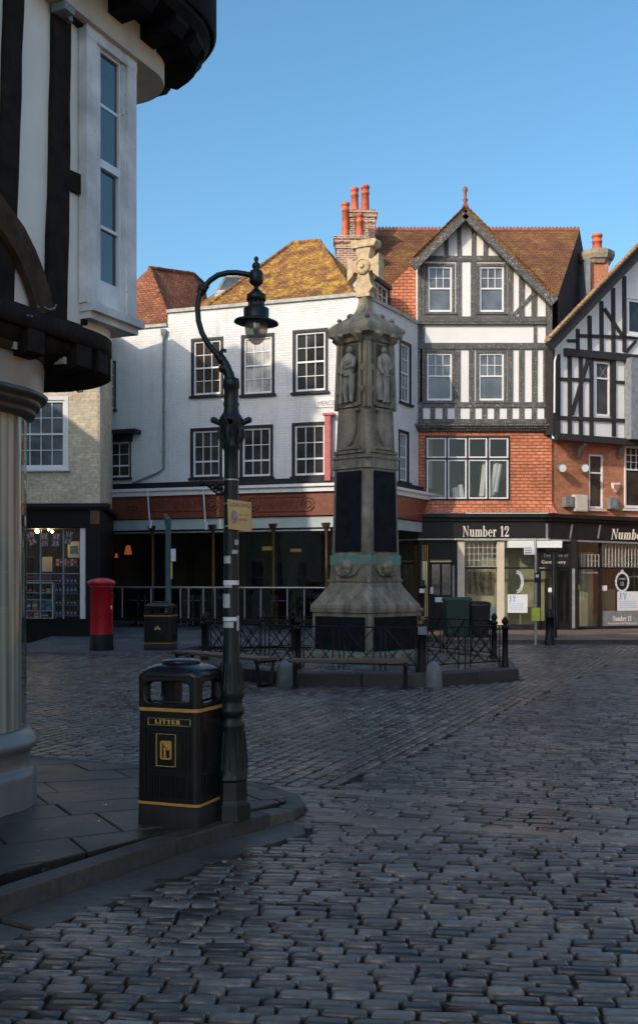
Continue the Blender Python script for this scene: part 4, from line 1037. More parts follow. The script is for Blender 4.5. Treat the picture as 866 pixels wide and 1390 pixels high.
# barge board + verge + roof
mb = MB(); A = cp(747, 470, .40); B_ = (uP, zP - .12); Bz = (uP, A[1] + slope * (uP - A[0]))
FCn.bar(mb, A, Bz, .30, .26, .42); FCn.bar(mb, (uR, Bz[1] - slope * (uR - uP)), Bz, .30, .26, .42); mb.build('barge_board', M['blacktimber'], hc)
mb = MB()
for s_ in (0, 1):
    a = (A[0] - .08, A[1] + .16) if s_ == 0 else (uR, Bz[1] - slope * (uR - uP) + .16); b = (uP, Bz[1] + .24)
    va, vb = FCn.pt(*a, .46), FCn.pt(*b, .46); va2, vb2 = FCn.pt(*a, .2), FCn.pt(*b, .2)
    up_ = V((0, 0, .09)); mb.hexa([va, vb, vb2, va2], [va + up_, vb + up_, vb2 + up_, va2 + up_])
    n = 40
    for i in range(n):
        c0, c1 = va.lerp(vb, (i + .06) / n), va.lerp(vb, (i + .94) / n); dn = FCn.n * .05; bk_ = FCn.n * -.12
        mb.hexa([c0 + dn + up_, c1 + dn + up_, c1 + bk_ + up_, c0 + bk_ + up_], [c0 + dn + up_ * 1.5, c1 + dn + up_ * 1.25, c1 + bk_ + up_ * 1.25, c0 + bk_ + up_ * 1.5])
mb.build('gable_roof', tiles('pale_verge_tile', (.62, .40, .20), (.45, .27, .12), dirt=.3), hc)
mb = MB(); A1 = P(749, 459, 34.3); mb.hexa([A1, P(764, 461, 34.3), P(764, 461, 35.3), P(749, 459, 35.3)], [P(749, 448, 34.3), P(761, 449, 34.3), P(761, 449, 35.3), P(749, 448, 35.3)]); mb.build('lead_gutter', M['lead'], hc)
mb = MB(); c0 = P(753, 482, 34.1); mb.tube([P(756, 478, 33.95), P(753, 490, 33.98), P(752.5, 560, 33.98)], .03, 8); mb.build('downpipe', M['white'], hc)
# orange brick first floor set back under the jetty
FCb = Fac(FCn.pt(0.02, 0, -.35).xy, FCn.pt(4, 0, -.35).xy); cb = lambda x, y, n=0: FCb.px(x, y, n)
w5 = FCb.rect(799.5, 617, 818.5, 690); w6 = FCb.rect(847, 606, 880, 690); uRb = FCb.px(980, 650)[0]
mb = MB(); wall(mb, FCb, [(cb(744, 650)[0], cb(760, 700)[1]), (uRb, cb(760, 700)[1]), (uRb, cb(760, 596)[1]), (cb(744, 650)[0], cb(760, 596)[1])], [grow(w5, .0), grow(w6, 0)], .14)
mb.build('brick_storey', M['orangebrick'], hc)
sash(FCb, w5, hc, 1, (1, 1), split=.66, fw=.05, rec=.04, pane='panebrown', sill=True, sillm='creamplaster')
sash(FCb, w6, hc, (4, 1), (3, 1), split=.62, fw=.07, rec=.0, pane='panebrown', sill=True)
for x in (783, 838):
    mb = MB(); A, B_, D2 = FCb.px(x, 604), FCb.px(x - 2, 612), FCb.px(x - 2, 620)
    mb.tube([FCb.pt(A[0], A[1], .40), FCb.pt(A[0], A[1] - .08, .22), FCb.pt(A[0], B_[1], .12), FCb.pt(A[0], D2[1], .10), FCb.pt(A[0], D2[1], .02)], [.07, .09, .08, .08, .06], 6)
    mb.build('jetty_bracket', M['grey'], hc)
for x, lab in ((761, 'round grey wall lamp nearest the building corner, on the orange brick'), (791.5, 'round grey wall lamp beside the narrow leaded window, on the orange brick')):
    mb = MB(); A = FCb.px(x, 635, .1); c = FCb.pt(*A, .0)
    n_ = FCb.n; ax = (n_ + V((-.3, 0, -.15))).normalized(); b0 = c + V((0, 0, .02))
    mb.tube([b0, b0 + ax * .10, b0 + ax * .12, b0 + ax * .30, b0 + ax * .36], [.05, .06, .12, .14, .15], 12); lt = solo(mb, 'wall_lamp', M['grey'], lab, 'lamp', 'round lamps on the brick wall')
    mb = MB(); e = b0 + ax * .362; mb.tube([e, e + ax * .012], .12, 12); mb.build('lens', M['paper'], lt)
for (x0, y0, x1, y1, m_, lab) in ((768, 674, 780, 688, 'grey', 'small dark grey box on the brick, left of the beige casing'), (781, 671.5, 798, 694, 'beige', 'beige metal cabinet on the brick wall under the wall lamps'), (828, 675.5, 840, 691, 'grey', 'small dark grey box on the brick, right of the narrow window')):
    mb = MB(); FCb.pbox(mb, x0, y0, x1, y1, 0, .18); FCb.pbox(mb, x0 + 1.2, y0 + 1.2, x1 - 1.2, y1 - 1.2, .18, .19); o = solo(mb, 'wall_box', M[m_], lab, 'wall box')
    if m_ == 'grey': m2 = MB(); FCb.pbox(m2, (x0 + x1) / 2, y0 + 2, x1 - 2, y1 - 3, .19, .20); m2.build('cover', M['lead'], o)
mb = MB(); A = FCb.px(834.5, 657); r_ = .1
pts = [FCb.px(*p) for p in ((829.5, 655.5), (839.5, 655.5), (838.5, 663), (834.5, 668.5), (830.5, 663))]; FCb.poly(mb, pts, 0, .09)
o = solo(mb, 'alarm_box', M['white'], 'white and red shield-shaped alarm box on the orange brick', 'alarm')
mb = MB(); pts = [FCb.px(*p) for p in ((830.5, 658), (838.5, 658), (837.8, 663), (834.5, 667.3), (831.2, 663))]; FCb.poly(mb, pts, .09, .10); mb.build('red_face', M['redsign'], o)
# fascia and shopfront of the neighbour
FSH = Fac(P(747, 0, 34.4).xy, P(866, 0, 35.6).xy)
mb = MB(); 
def fpoly(x0, y0t, y0b, x1, y1t, y1b, n0, n1):
    a, b, c, d = FSH.px(x0, y0t, n1), FSH.px(x1, y1t, n1), FSH.px(x1, y1b, n1), FSH.px(x0, y0b, n1); FSH.poly(mb, [a, b, c, d], n0, n1)
fpoly(746, 697, 702, 900, 703.5, 709, -.3, .34); fpoly(746, 702, 707, 900, 709, 713.5, -.3, .22); mb.build('shop_cornice', M['shopblack'], hc)
mb = MB(); fpoly(747, 708, 731.5, 900, 714, 737.5, -.3, .14); fo = mb.build('fascia', M['shopblack'], hc)
mb = MB(); fpoly(746, 731.5, 734, 900, 737.5, 740, -.3, .18)
for x in (775, 813): A = FSH.px(x - 1, 731, .16); B_ = FSH.px(x + 2, 712, .16); FSH.bar(mb, A, B_, .05, .14, .17)
mb.build('trim', M['grey'], fo)
r = FSH.rect(829, 718.5, 892, 732.5, .14); serif(FSH, 'Number 12', r[0], r[1], r[2], r[3], .14, M['creamtext'], fo, slant=.18)
mb = MB()
for x0, x1 in ((780, 785), (815, 817)): FSH.pbox(mb, x0, 735, x1, 858, -.1, .06)
FSH.pbox(mb, 784, 850, 940, 862, -.1, .10); FSH.pbox(mb, 784, 770, 940, 773, -.1, .04)
mb.build('shopfront_frame', M['shopblack'], hc)
mb = MB(); FSH.pbox(mb, 785, 735, 815, 850, .0, .008); FSH.pbox(mb, 817, 735, 940, 850, .0, .008); gw = mb.build('shop_window', M['shopglass'], hc)
lattice(FSH, 789, 813, 753, 770, 5, 2, .01, gw); lattice(FSH, 818, 880, 737, 770, 14, 1, .01, gw)
mb = MB(); FSH.pbox(mb, 817, 829, 940, 849, .008, .014); pn = mb.build('grey_window_panel', M['grey'], gw)
r = FSH.rect(832, 836, 857, 843, .014); serif(FSH, 'Number 12', r[0], r[1], r[2], r[3], .014, M['creamtext'], pn, depth=.004)
r = FSH.rect(825, 844.3, 865, 847.6, .014); sans(FSH, 'Tearooms and Restaurant', r[0], r[1], r[2], r[3], .014, M['creamtext'], pn)
r = FSH.rect(788, 776, 811, 779, .01); sans(FSH, 'Canterbury Cafe', r[0], r[1], r[2], r[3], .01, M['paper'], gw)
poster(FSH, 838, 803, 870, 829, .01, hc)
for (x0, y0, x1, y1) in ((817, 795, 824, 802),): poster(FSH, x0, y0, x1, y1, .01, hc, False)
mb = MB(); FSH.pbox(mb, 783.5, 794, 787, 801, .01, .02); mb.build('yellow_sticker', M['lime'], hc)
mb = MB()
for k in range(28):
    t0, t1 = 2 * math.pi * k / 28, 2 * math.pi * (k + 1) / 28; w_ = .05 + .02 * (k % 2)
    A = FSH.px(844.5 + 8.5 * math.cos(t0), 790 - 12.5 * math.sin(t0), .01); B_ = FSH.px(844.5 + 8.5 * math.cos(t1), 790 - 12.5 * math.sin(t1), .01); FSH.bar(mb, A, B_, w_, .01, .014)
A = FSH.px(844.5, 776, .01); FSH.poly(mb, [(A[0] - .06, A[1]), (A[0] + .06, A[1]), (A[0], A[1] + .13)], .01, .016)
em = mb.build('window_emblem', M['paper'], hc)
mb = MB(); pts = []
for k in range(20): t = 2 * math.pi * k / 20; pts.append(FSH.px(844.5 + 6.3 * math.cos(t), 790 - 10 * math.sin(t), .01))
FSH.poly(mb, pts, .010, .013); ec = mb.build('emblem_centre', M['shopblack'], em)
r = FSH.rect(840, 785, 849, 787, .014); sans(FSH, 'NUMBER', r[0], r[1], r[2], r[3], .014, M['paper'], ec)
r = FSH.rect(842.5, 790, 846.5, 795, .014); sans(FSH, '12', r[0], r[1], r[2], r[3], .014, M['paper'], ec)
mb = MB()
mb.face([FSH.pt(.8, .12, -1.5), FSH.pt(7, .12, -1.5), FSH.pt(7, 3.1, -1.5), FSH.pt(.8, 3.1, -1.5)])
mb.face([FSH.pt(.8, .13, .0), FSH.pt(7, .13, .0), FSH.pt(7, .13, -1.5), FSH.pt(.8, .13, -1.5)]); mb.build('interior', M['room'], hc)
mb = MB(); FSH.pbox(mb, 788, 750, 805, 850, -.7, -.6); FSH.pbox(mb, 818, 735, 900, 768, -.5, -.45); FSH.pbox(mb, 822, 800, 835, 850, -1.2, -.9); mb.build('cream_partition', M['shoproom'], hc)
# chimney on the right
ch = chimney(hc, 801, 826, 352, 440, 37.5, [(803.5, 817.5, 318, 341)], mat='orangebrick', cap=False)
mb = MB(); zt_ = P(0, 337, 37.5).z; zb_ = P(0, 356, 37.5).z; cx0 = P(813.5, 0, 37.5).x; r0 = .36
mb.lathe([(zb_ - .02, r0 * 1.28), (zb_ + .12, r0 * 1.45), (zb_ + .14, r0 * 1.6), (zb_ + .3, r0 * 1.75), (zt_ - .05, r0 * 1.7), (zt_, r0 * 1.4)], cx0, 37.85, 8, False, R_(22.5)); mb.build('corbelled_head', M['mstone'], ch)
mb = MB(); a = P(797.5, 400, 37.3); mb.box(a.x - .06, a.x + .1, 37.3, 37.6, a.z - 1, P(0, 350, 37.3).z); mb.build('lead_flashing', M['lead'], ch)
# rear volume so that nothing is see-through between the roofs

# ================================================================ CREAM BRICK CORNER SHOP (left)
FD = Fac((-12.5, 29.4), (P(135, 0, 29).x, 29.0)); FDs = Fac((P(136.5, 0, 29.25).x, 29.25), (P(153, 0, 33.5).x, 33.5))
hd = thing('cream_brick_building', (-9, 29.2, 0), 'cream brick corner building with black souvenir shop window full of flags, on the left', 'building')
dz = lambda y, n=0: FD.px(100, y, n)[1]
wd_ = FD.rect(22, 543, 88, 635)
mb = MB(); ztop = 9.5
wall(mb, FD, [(0, dz(686)), (FD.len - .06, dz(686)), (FD.len - .06, ztop), (0, ztop)], [grow(wd_, .10)], .16)
# rounded brick corner
c0 = FD.pt(FD.len - .06, 0, 0); c1 = FDs.pt(0, 0, 0); mid = [c0, c0 + V((.07, .02, 0)), c1 + V((-.01, -.08, 0)), c1]
for a, b in zip(mid[:-1], mid[1:]): mb.face([(a.x, a.y, dz(686)), (b.x, b.y, dz(686)), (b.x, b.y, ztop), (a.x, a.y, ztop)], True)
mb.face([FDs.pt(0, dz(686)), FDs.pt(FDs.len, dz(686)), FDs.pt(FDs.len, ztop), FDs.pt(0, ztop)])
mb.face([FD.pt(0, ztop, 0), FD.pt(FD.len, ztop, 0), FDs.pt(FDs.len, ztop, 0), V((-12.5, 34, ztop))])
mb.face([FDs.pt(FDs.len, 0, 0), V((-12.5, 34, 0)), V((-12.5, 34, ztop)), FDs.pt(FDs.len, ztop, 0)]); mb.face([V((-12.5, 34, 0)), FD.pt(0, 0, 0), FD.pt(0, ztop, 0), V((-12.5, 34, ztop))])
mb.build('wall', M['creambrick'], hd)
mb = MB(); mb.box(-12.3, -6.1, 29.2, 31.2, 9.5, 10.35); mb.build('parapet', M['creambrick'], hd)
sash(FD, wd_, hd, 4, (2, 2), fw=.06, rec=.05, surround='white', sw=.10, pane='panesky')
mb = MB()
FD.box(mb, 0, FD.len + .28, dz(689), dz(684), -.1, .26); FD.box(mb, 0, FD.len + .16, dz(692), dz(689), -.1, .18)
FDs.box(mb, .0, FDs.len, dz(689) - .001, dz(684) - .001, -.1, .16); mb.build('cornice', M['navy'], hd)
mb = MB(); FD.box(mb, 0, FD.len + .04, dz(716), dz(692), -.2, .08); FD.box(mb, FD.px(117, 750)[0], FD.len + .04, 0, dz(716), -.2, .08); FDs.box(mb, 0, FDs.len, 0, dz(692), -.2, .03)
FD.box(mb, 0, FD.px(117, 750)[0], 0, dz(841), -.2, .06); FD.box(mb, 0, FD.px(117, 750)[0], dz(843), dz(840), .06, .12)
mb.build('shopfront', M['black'], hd)
mb = MB(); FD.box(mb, FD.px(124, 700)[0], FD.len + .03, dz(712), dz(693), .08, .10); mb.build('fascia_end', M['bronze'], hd)
r = FD.rect(127, 698, 133, 709, .10); serif(FD, '12', r[0], r[0] + .01, r[2], r[2] + .01, .10, M['gold'], hd) if False else None
gx0, gx1 = FD.px(10, 780)[0], FD.px(109, 780)[0]
mb = MB(); FD.box(mb, gx0, gx1, dz(840), dz(718), -.03, -.022); sw_ = mb.build('shop_window', M['clear'], hd)
mb = MB()
for x in (55, 86): u = FD.px(x, 780)[0]; FD.box(mb, u - .02, u + .02, dz(840), dz(718), -.05, .0)
FD.box(mb, gx0, gx1, dz(779.5), dz(778), -.05, .002); mb.build('glazing_bars', M['lead'], sw_)
mb = MB(); FD.box(mb, gx1, FD.px(117, 780)[0], dz(841), dz(717), -.35, .02); mb.build('white_window_jamb', M['white'], hd)
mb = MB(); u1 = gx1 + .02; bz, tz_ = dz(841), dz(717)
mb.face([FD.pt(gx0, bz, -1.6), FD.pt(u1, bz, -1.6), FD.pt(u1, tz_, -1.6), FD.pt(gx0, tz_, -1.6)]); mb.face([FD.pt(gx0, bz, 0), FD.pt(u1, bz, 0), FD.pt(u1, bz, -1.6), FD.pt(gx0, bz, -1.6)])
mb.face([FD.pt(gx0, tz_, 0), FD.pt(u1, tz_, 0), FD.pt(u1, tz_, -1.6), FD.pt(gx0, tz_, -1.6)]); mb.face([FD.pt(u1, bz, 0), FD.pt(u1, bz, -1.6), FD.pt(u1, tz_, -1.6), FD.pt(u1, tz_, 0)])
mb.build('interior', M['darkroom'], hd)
# display shelves and goods
sh = thing('display_shelves', tuple(FD.pt(FD.px(75, 800)[0], dz(840), -.7)), 'white framed display shelving inside the souvenir shop window', 'shelving')
mb = MB()
n0, n1 = -.75, -.45
for y in (788, 804.5, 814, 829, 839): FD.pbox(mb, 34, y, 71, y + .9, n0, n1)
mb.build('shelf', M['paper'], sh)
mb = MB()
for y in (768, 792, 806, 822, 836): FD.pbox(mb, 74, y, 106, y + .7, n0, n1)
mb.build('glass_shelf', M['lead'], sh)
mb = MB(); FD.pbox(mb, 70.5, 791, 72.5, 840, n0, n1 + .02); FD.pbox(mb, 34, 790.5, 72.5, 792, n0, n1 + .02); mb.build('white_frame', M['white'], sh)
cols = {'purple': (.16, .08, .20), 'blue': (.07, .09, .28), 'red': (.40, .04, .05), 'teal': (.05, .38, .36), 'orange': (.50, .17, .08), 'white': (.6, .6, .6), 'brown': (.16, .06, .04), 'green': (.04, .22, .12)}
MG = {k: simple('goods_' + k, c, .5, .2, 20, bst=0) for k, c in cols.items()}
def good(x0, y0, x1, y1, col, stripe, lab, grp, n=-.5):
    mb = MB(); FD.pbox(mb, x0, y0, x1, y1, n - .12, n); o = solo(mb, 'souvenir_box', MG[col], lab, 'souvenir', grp)
    if stripe:
        m2 = MB(); FD.pbox(m2, x0 + .5, y0 + (y1 - y0) * .35, x1 - .5, y0 + (y1 - y0) * .6, n, n + .004); m2.build('label_band', MG[stripe], o)
for row, (y0, y1, col, st) in enumerate(((781, 787, 'purple', 'red'),)):
    for k in range(8): good(35 + 4.5 * k, y0, 38.6 + 4.5 * k, y1, col, st, 'small purple patterned mug in the row on top of the white shelves', 'purple mugs on the white shelves')
for k in range(6): good(76 + 4.9 * k, 759, 80 + 4.9 * k, 767.5, 'red' if k % 2 else 'white', 'white' if k % 2 else 'red', 'red and white patterned souvenir on the top glass shelf', 'red and white souvenirs')
for row, y1 in enumerate((791.5, 805.5, 821.5, 835.5)):
    for k in range(6): good(75 + 5.1 * k, y1 - (6 if row != 1 else 9), 78.6 + 5.1 * k, y1, ('blue', 'blue', 'brown', 'purple')[row], 'white', ('small dark blue mug on the upper glass shelf', 'tall blue mug on the second glass shelf', 'small brown mug on the third glass shelf', 'small purple mug on the lowest glass shelf')[row], ('blue mugs upper shelf', 'tall blue mugs', 'brown mugs', 'purple mugs lowest shelf')[row])
for (x0, y0, x1, y1, c, s_, l) in ((35, 800, 38, 804, 'green', None, 'small green packet on the white shelves'), (39, 799, 43, 804, 'red', 'white', 'red packet beside the green one'), (44, 800, 49, 804, 'brown', 'red', 'brown packet in the middle of the upper white shelf'), (57, 799, 61, 804, 'red', 'white', 'red tin behind the first window bar'), (63, 799, 68, 804, 'white', 'red', 'white and red tin at the end of the shelf'),
        (36, 817, 42, 828.5, 'blue', 'white', 'blue striped box on the white shelves'), (44, 816, 51, 828.5, 'orange', 'white', 'salmon coloured box beside the blue striped box'), (56, 817, 61, 828.5, 'blue', 'teal', 'pale blue box left of the turquoise box'), (62, 815, 69, 828.5, 'teal', 'green', 'turquoise box on the white shelves'),
        (34, 832, 37.5, 838.5, 'white', 'blue', 'white and blue box on the bottom shelf'), (39, 832, 44, 838.5, 'red', 'brown', 'dark red box on the bottom shelf'), (46, 832, 52, 838.5, 'white', 'green', 'pale box with green band on the bottom shelf'), (57, 833, 66, 838.5, 'brown', 'white', 'brown and white box at the end of the bottom shelf')):
    good(x0, y0, x1, y1, c, s_, l, 'boxes on the white shelves')
mb = MB(); FD.pbox(mb, 57, 756, 71, 776, -.9, -.8); solo(mb, 'backing_board', M['beige'], 'beige board standing behind the goods in the shop window', 'board')
mb = MB(); FD.pbox(mb, 92, 735, 108, 757, -.9, -.85); o = solo(mb, 'picture_print', M['paper'], 'pale blue and white picture hanging high in the shop window', 'picture')
mb = MB(); FD.pbox(mb, 95, 741, 106, 752, -.85, -.845); mb.build('image', simple('print_blue', (.12, .22, .42), .6, .4, 14), o)
# union flags of the bunting
for k, (x, y, tilt, lab) in enumerate(((42, 731, .35, 'leftmost union flag of the bunting in the shop window'), (60, 733, 0, 'union flag right of the bright bulb, second in the bunting'), (76, 733, -.12, 'third union flag of the bunting, just before the second window bar'), (93, 730, -.25, 'rightmost union flag of the bunting in the shop window'))):
    A = FD.px(x, y, -.12); w_, h_ = .20, .36; ct, st_ = math.cos(tilt), math.sin(tilt)
    def fl(parts, n0, n1):
        mb = MB()
        for pl in parts: FD.poly(mb, [(A[0] + ct * a - st_ * b, A[1] + st_ * a + ct * b) for a, b in pl], n0, n1)
        return mb
    w2_, h2_ = w_ / 2, h_ / 2
    o = solo(fl([[(-w2_, -h2_), (w2_, -h2_), (w2_, h2_), (-w2_, h2_)]], -.13, -.124), 'union_flag', MG['blue'], lab, 'flag', 'union flags of the window bunting')
    fl([[(-w2_, -h2_), (-w2_ + .05, -h2_), (w2_, h2_), (w2_ - .05, h2_)], [(w2_, -h2_), (w2_, -h2_ + .07), (-w2_, h2_), (-w2_, h2_ - .07)]], -.124, -.121).build('white_saltire', MG['white'], o)
    fl([[(-.035, -h2_), (.035, -h2_), (.035, h2_), (-.035, h2_)], [(-w2_, -.045), (w2_, -.045), (w2_, .045), (-w2_, .045)]], -.1205, -.119).build('white_cross', MG['white'], o)
    fl([[(-.018, -h2_), (.018, -h2_), (.018, h2_), (-.018, h2_)], [(-w2_, -.025), (w2_, -.025), (w2_, .025), (-w2_, .025)]], -.1185, -.117).build('red_cross', MG['red'], o)
for x, y, rr, lab in ((50.5, 721, .055, 'big bright round bulb in the souvenir shop window'), (66, 719, .03, 'small lit bulb, left one of the pair in the shop window'), (71, 721.5, .035, 'small lit bulb, right one of the pair in the shop window')):
    mb = MB(); p = FD.pt(*FD.px(x, y, -.35), -.35); mb.ball(p, rr, 10); lb = solo(mb, 'light_bulb', M['bulb'], lab, 'bulb', 'lit bulbs in the shop window')
    m2 = MB(); m2.tube([p + V((0, 0, rr * .8)), p + V((0, 0, .3))], .01, 5); m2.build('cord', M['black'], lb)

# ================================================================ TIMBER-FRAMED CORNER BUILDING (left foreground)
Pn = [(-2.08, 6.97), (-1.457, 8.35)]
d_ = V(Pn[1]) - V(Pn[0]); L0 = d_.length; uu_ = d_.normalized()
FE = Fac((Pn[0][0] - uu_.x * 5, Pn[0][1] - uu_.y * 5), (Pn[1][0] + uu_.x * .6, Pn[1][1] + uu_.y * .6))
he = thing('timber_framed_building', (-2.6, 7.5, .1), 'white plastered building with dark oak timbers and curved shop window, at the left edge', 'building')
U, Nn = FE.u, FE.n
def plan(Cc, R, back=4.0, front=5.0, n=12):
    """rounded corner plan: straight wall, quarter round, return wall going back"""
    pts = [Cc + Nn * R - U * front] + [Cc + (Nn * math.cos(a) + U * math.sin(a)) * R for a in [math.pi / 2 * k / n for k in range(n + 1)]] + [Cc + U * R - Nn * back]
    return pts
def drum(mb, Cc, prof, n=12, cap0=True, cap1=False, smooth=True):
    rings = [[(p.x, p.y, z) for p in plan(Cc, R, n=n)] for z, R in prof]
    vs = [p for r in rings for p in r]; m = len(rings[0]); fs = []
    for k in range(len(rings) - 1):
        for i in range(m - 1): a = k * m + i; fs.append((a, a + 1, a + 1 + m, a + m))
    mb.raw(vs, fs, False)
    if smooth:
        for q_ in range(len(mb.sm) - len(fs), len(mb.sm)): mb.sm[q_] = True
    if cap0: mb.face(rings[0][::-1])
    if cap1: mb.face(rings[-1])
def extreme(Cc, R):
    return max(CX + F * p.x / p.y for p in plan(Cc, R)[1:-1])
def corner(n_off, R, target):
    lo_, hi_ = 0.0, FE.len + 2
    for _ in range(40):
        m = (lo_ + hi_) / 2; Cc = FE.pt(m, 0, n_off - R)
        if extreme(Cc, R) < target: lo_ = m
        else: hi_ = m
    return FE.pt(lo_, 0, n_off - R)
e = lambda x, y, n=0: FE.px(x, y, n)
# ground floor: plinth, curved glass, cornice
CB = corner(-.12, .55, 36)          # axis of the curved shop corner
RB = .55; g0 = .09
mb = MB(); drum(mb, CB, [(g0 - .02, .62), (.30, .62), (.325, .615), (.345, .60), (.355, .585), (.37, .575), (.455, .575), (.47, .585), (.49, .60), (.515, .63), (.54, .635), (.565, .625), (.585, .60), (.62, .575), (.625, .50)], cap0=False, cap1=True, n=20)
mb.build('plinth', simple('dark_grey_moulded_plinth', (.19, .185, .175), .32, .15, 4, bst=.05), he)
reflection_m, t_, b_ = new_mat('painted_glass_reflection')  # streaks reflected in the curved glass, put into the colour of its backing
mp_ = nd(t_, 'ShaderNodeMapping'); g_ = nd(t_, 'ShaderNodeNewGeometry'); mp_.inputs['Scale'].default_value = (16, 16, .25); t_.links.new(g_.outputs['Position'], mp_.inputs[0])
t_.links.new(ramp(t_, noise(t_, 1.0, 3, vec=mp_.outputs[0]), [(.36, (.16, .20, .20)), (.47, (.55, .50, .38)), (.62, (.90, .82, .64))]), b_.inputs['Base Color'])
mb = MB(); drum(mb, CB, [(.62, RB), (2.85, RB)], cap0=False, n=28); mb.build('curved_shop_window', M['shopglass'], he)
mb = MB(); drum(mb, CB, [(.62, RB - .035), (2.85, RB - .035)], cap0=False, n=28); mb.build('pale_blind_and_reflection', reflection_m, he)  # added backing, not a blind; carries the painted reflection streaks
mb = MB(); 
for a, rr in ((-.10, .022),):
    p = CB + (Nn * math.cos(a) + U * math.sin(a)) * RB if a > 0 else CB + Nn * RB - U * .12
    mb.box(p.x - rr, p.x + rr, p.y - rr, p.y + rr, .62, 2.85)
mb.build('window_post', M['bronze'], he)
mb = MB(); drum(mb, CB, [(2.80, .56), (2.805, .60), (2.835, .615), (2.86, .61), (2.862, .635), (2.895, .65), (2.915, .645), (2.918, .68), (2.95, .70), (2.965, .66)], n=24); mb.build('moulding_rings', simple('dark_brown_moulding', (.07, .055, .045), .35, .2, 5, bst=.05), he)
mb = MB(); drum(mb, CB, [(2.965, .665), (3.18, .675)], n=24); mb.build('metal_frieze', simple('brown_metal_frieze', (.34, .30, .24), .35, .15, 3, metal=.2, bst=.05, bsc=8), he)
mb = MB(); drum(mb, CB, [(3.18, .69), (3.21, .70), (3.27, .72), (3.30, .70)], n=24); mb.build('frieze_cap', M['brownoak'], he)
# jetty: joists, soffit and the bent bressummer
CJ = corner(.14, .62, 152); CJ2 = corner(.09, .60, 149); CJ3 = corner(.03, .58, 139)
zj = lambda x, y: e(x, y, .14)[1]
z_bt, z_bb = zj(90, 434), zj(90, 460)
mb = MB(); drum(mb, CJ, [(z_bb, .60), (z_bb + .015, .62), (z_bt - .01, .62), (z_bt, .60)], cap1=True, n=14); mb.build('bressummer', M['oaktimber'], he)
mb = MB(); drum(mb, CJ2, [(z_bb - .10, .54), (z_bb - .06, .585), (z_bb, .60)], n=14); drum(mb, CJ3, [(z_bb - .19, .38), (z_bb - .14, .50), (z_bb - .10, .56)], n=14); mb.build('jetty_soffit', M['oaktimber'], he)
mb = MB()
for k in range(9):
    if k < 4: c = CJ + Nn * .56 - U * (.12 + .52 * k); dr_ = Nn
    else: a = R_(12 + 22 * (k - 4)); dr_ = Nn * math.cos(a) + U * math.sin(a); c = CJ + dr_ * .56
    t_ = V((-dr_.y, dr_.x, 0)) * .085
    rings = []
    for s_, zz0 in ((0.05, z_bb - .15), (-.0, z_bb - .17), (-.35, z_bb - .19)):
        b = c + dr_ * s_; rings.append([(b - t_) + V((0, 0, zz0)), (b + t_) + V((0, 0, zz0)), (b + t_) + V((0, 0, z_bb - .001)), (b - t_) + V((0, 0, z_bb - .001))])
    mb.loft(rings, False)
mb.build('jetty_joists', M['oaktimber'], he)
mb = MB(); c = CJ + Nn * .50 - U * .38
for k in range(4): c = CJ + Nn * .50 - U * (.38 + .52 * k - .26); FEu = (c - FE.p0).dot(U); FE.box(mb, FEu - .12, FEu + .12, z_bb - .14, z_bb - .004, -.4, .04)
mb.build('soffit_plaster', M['creamplaster'], he)
mb = MB(); hp = CJ + (Nn * math.cos(1.2) + U * math.sin(1.2)) * .45; hz = z_bb - .12
mb.tube([hp + V((0, 0, hz + .03)), hp + V((0, 0, hz - .02)), hp + V((.03, 0, hz - .05)), hp + V((.02, 0, hz - .085)), hp + V((-.01, 0, hz - .09)), hp + V((-.03, 0, hz - .07))], .006, 6); 
mb.build('hook', M['iron'], he)
# upper storey wall with rounded end
CWl = corner(0, .30, 150)
mb = MB(); drum(mb, CWl, [(z_bt - .02, .30), (6.6, .30)], cap0=False, n=10); mb.build('plaster_wall', M['ivory'], he)
mb = MB()
def T(a, b, w_, n1=.03): FE.pbar(mb, a, b, w_, -.03, n1)
def EP(pts, n0, n1): FE.poly(mb, [e(x, y, n1) for x, y in pts], n0, n1)
def jag(xa, ya, xb, yb, w0, w1, n1, seg=7):
    """hand-hewn upright: edges wander a little"""
    L_, R2 = [], []
    for k in range(seg + 1):
        t = k / seg; x, y = xa + (xb - xa) * t, ya + (yb - ya) * t; w_ = w0 + (w1 - w0) * t
        L_.append((x - w_ / 2 + random.uniform(-.9, .9), y)); R2.append((x + w_ / 2 + random.uniform(-.9, .9), y))
    for k in range(seg): EP([L_[k + 1], R2[k + 1], R2[k], L_[k]], -.03, n1)
jag(29, -260, 8, 408, 27, 22, .03, 12); jag(91, -260, 78, 436, 22, 27, .035, 12); jag(-60, -200, -75, 380, 26, 26, .03)
EP([(93, 256), (112, 264), (112, 237), (94, 229)], -.03, .03)
T((0, 405), (112, 444), 7, .045)
EP([(74, 0), (118, 40), (122, 22), (122, -30), (76, -40)], -.03, .05)
EP([(114, 440), (119, 441), (119, 418), (114, 416)], -.03, .03)
mb.build('timber_frame', M['oaktimber'], he)
mb = MB()
br_ = [(-30, 240, 26), (0, 285, 28), (22, 315, 27), (38, 345, 25), (50, 375, 24), (58, 400, 23), (63, 424, 22)]
edL, edR = [], []
for i, (x, y, w_) in enumerate(br_):
    a, b = br_[max(i - 1, 0)], br_[min(i + 1, len(br_) - 1)]; tx, ty = b[0] - a[0], b[1] - a[1]; l_ = math.hypot(tx, ty); tx /= l_; ty /= l_
    edL.append((x - ty * w_ / 2, y + tx * w_ / 2)); edR.append((x + ty * w_ / 2, y - tx * w_ / 2))
uvL, uvR = [e(*p_, .075) for p_ in edL], [e(*p_, .075) for p_ in edR]
mb.loft([[FE.pt(*l, .075), FE.pt(*r_, .075), FE.pt(*r_, .02), FE.pt(*l, .02)] for l, r_ in zip(uvL, uvR)], False)
mb.build('curved_brace', M['brownoak'], he)
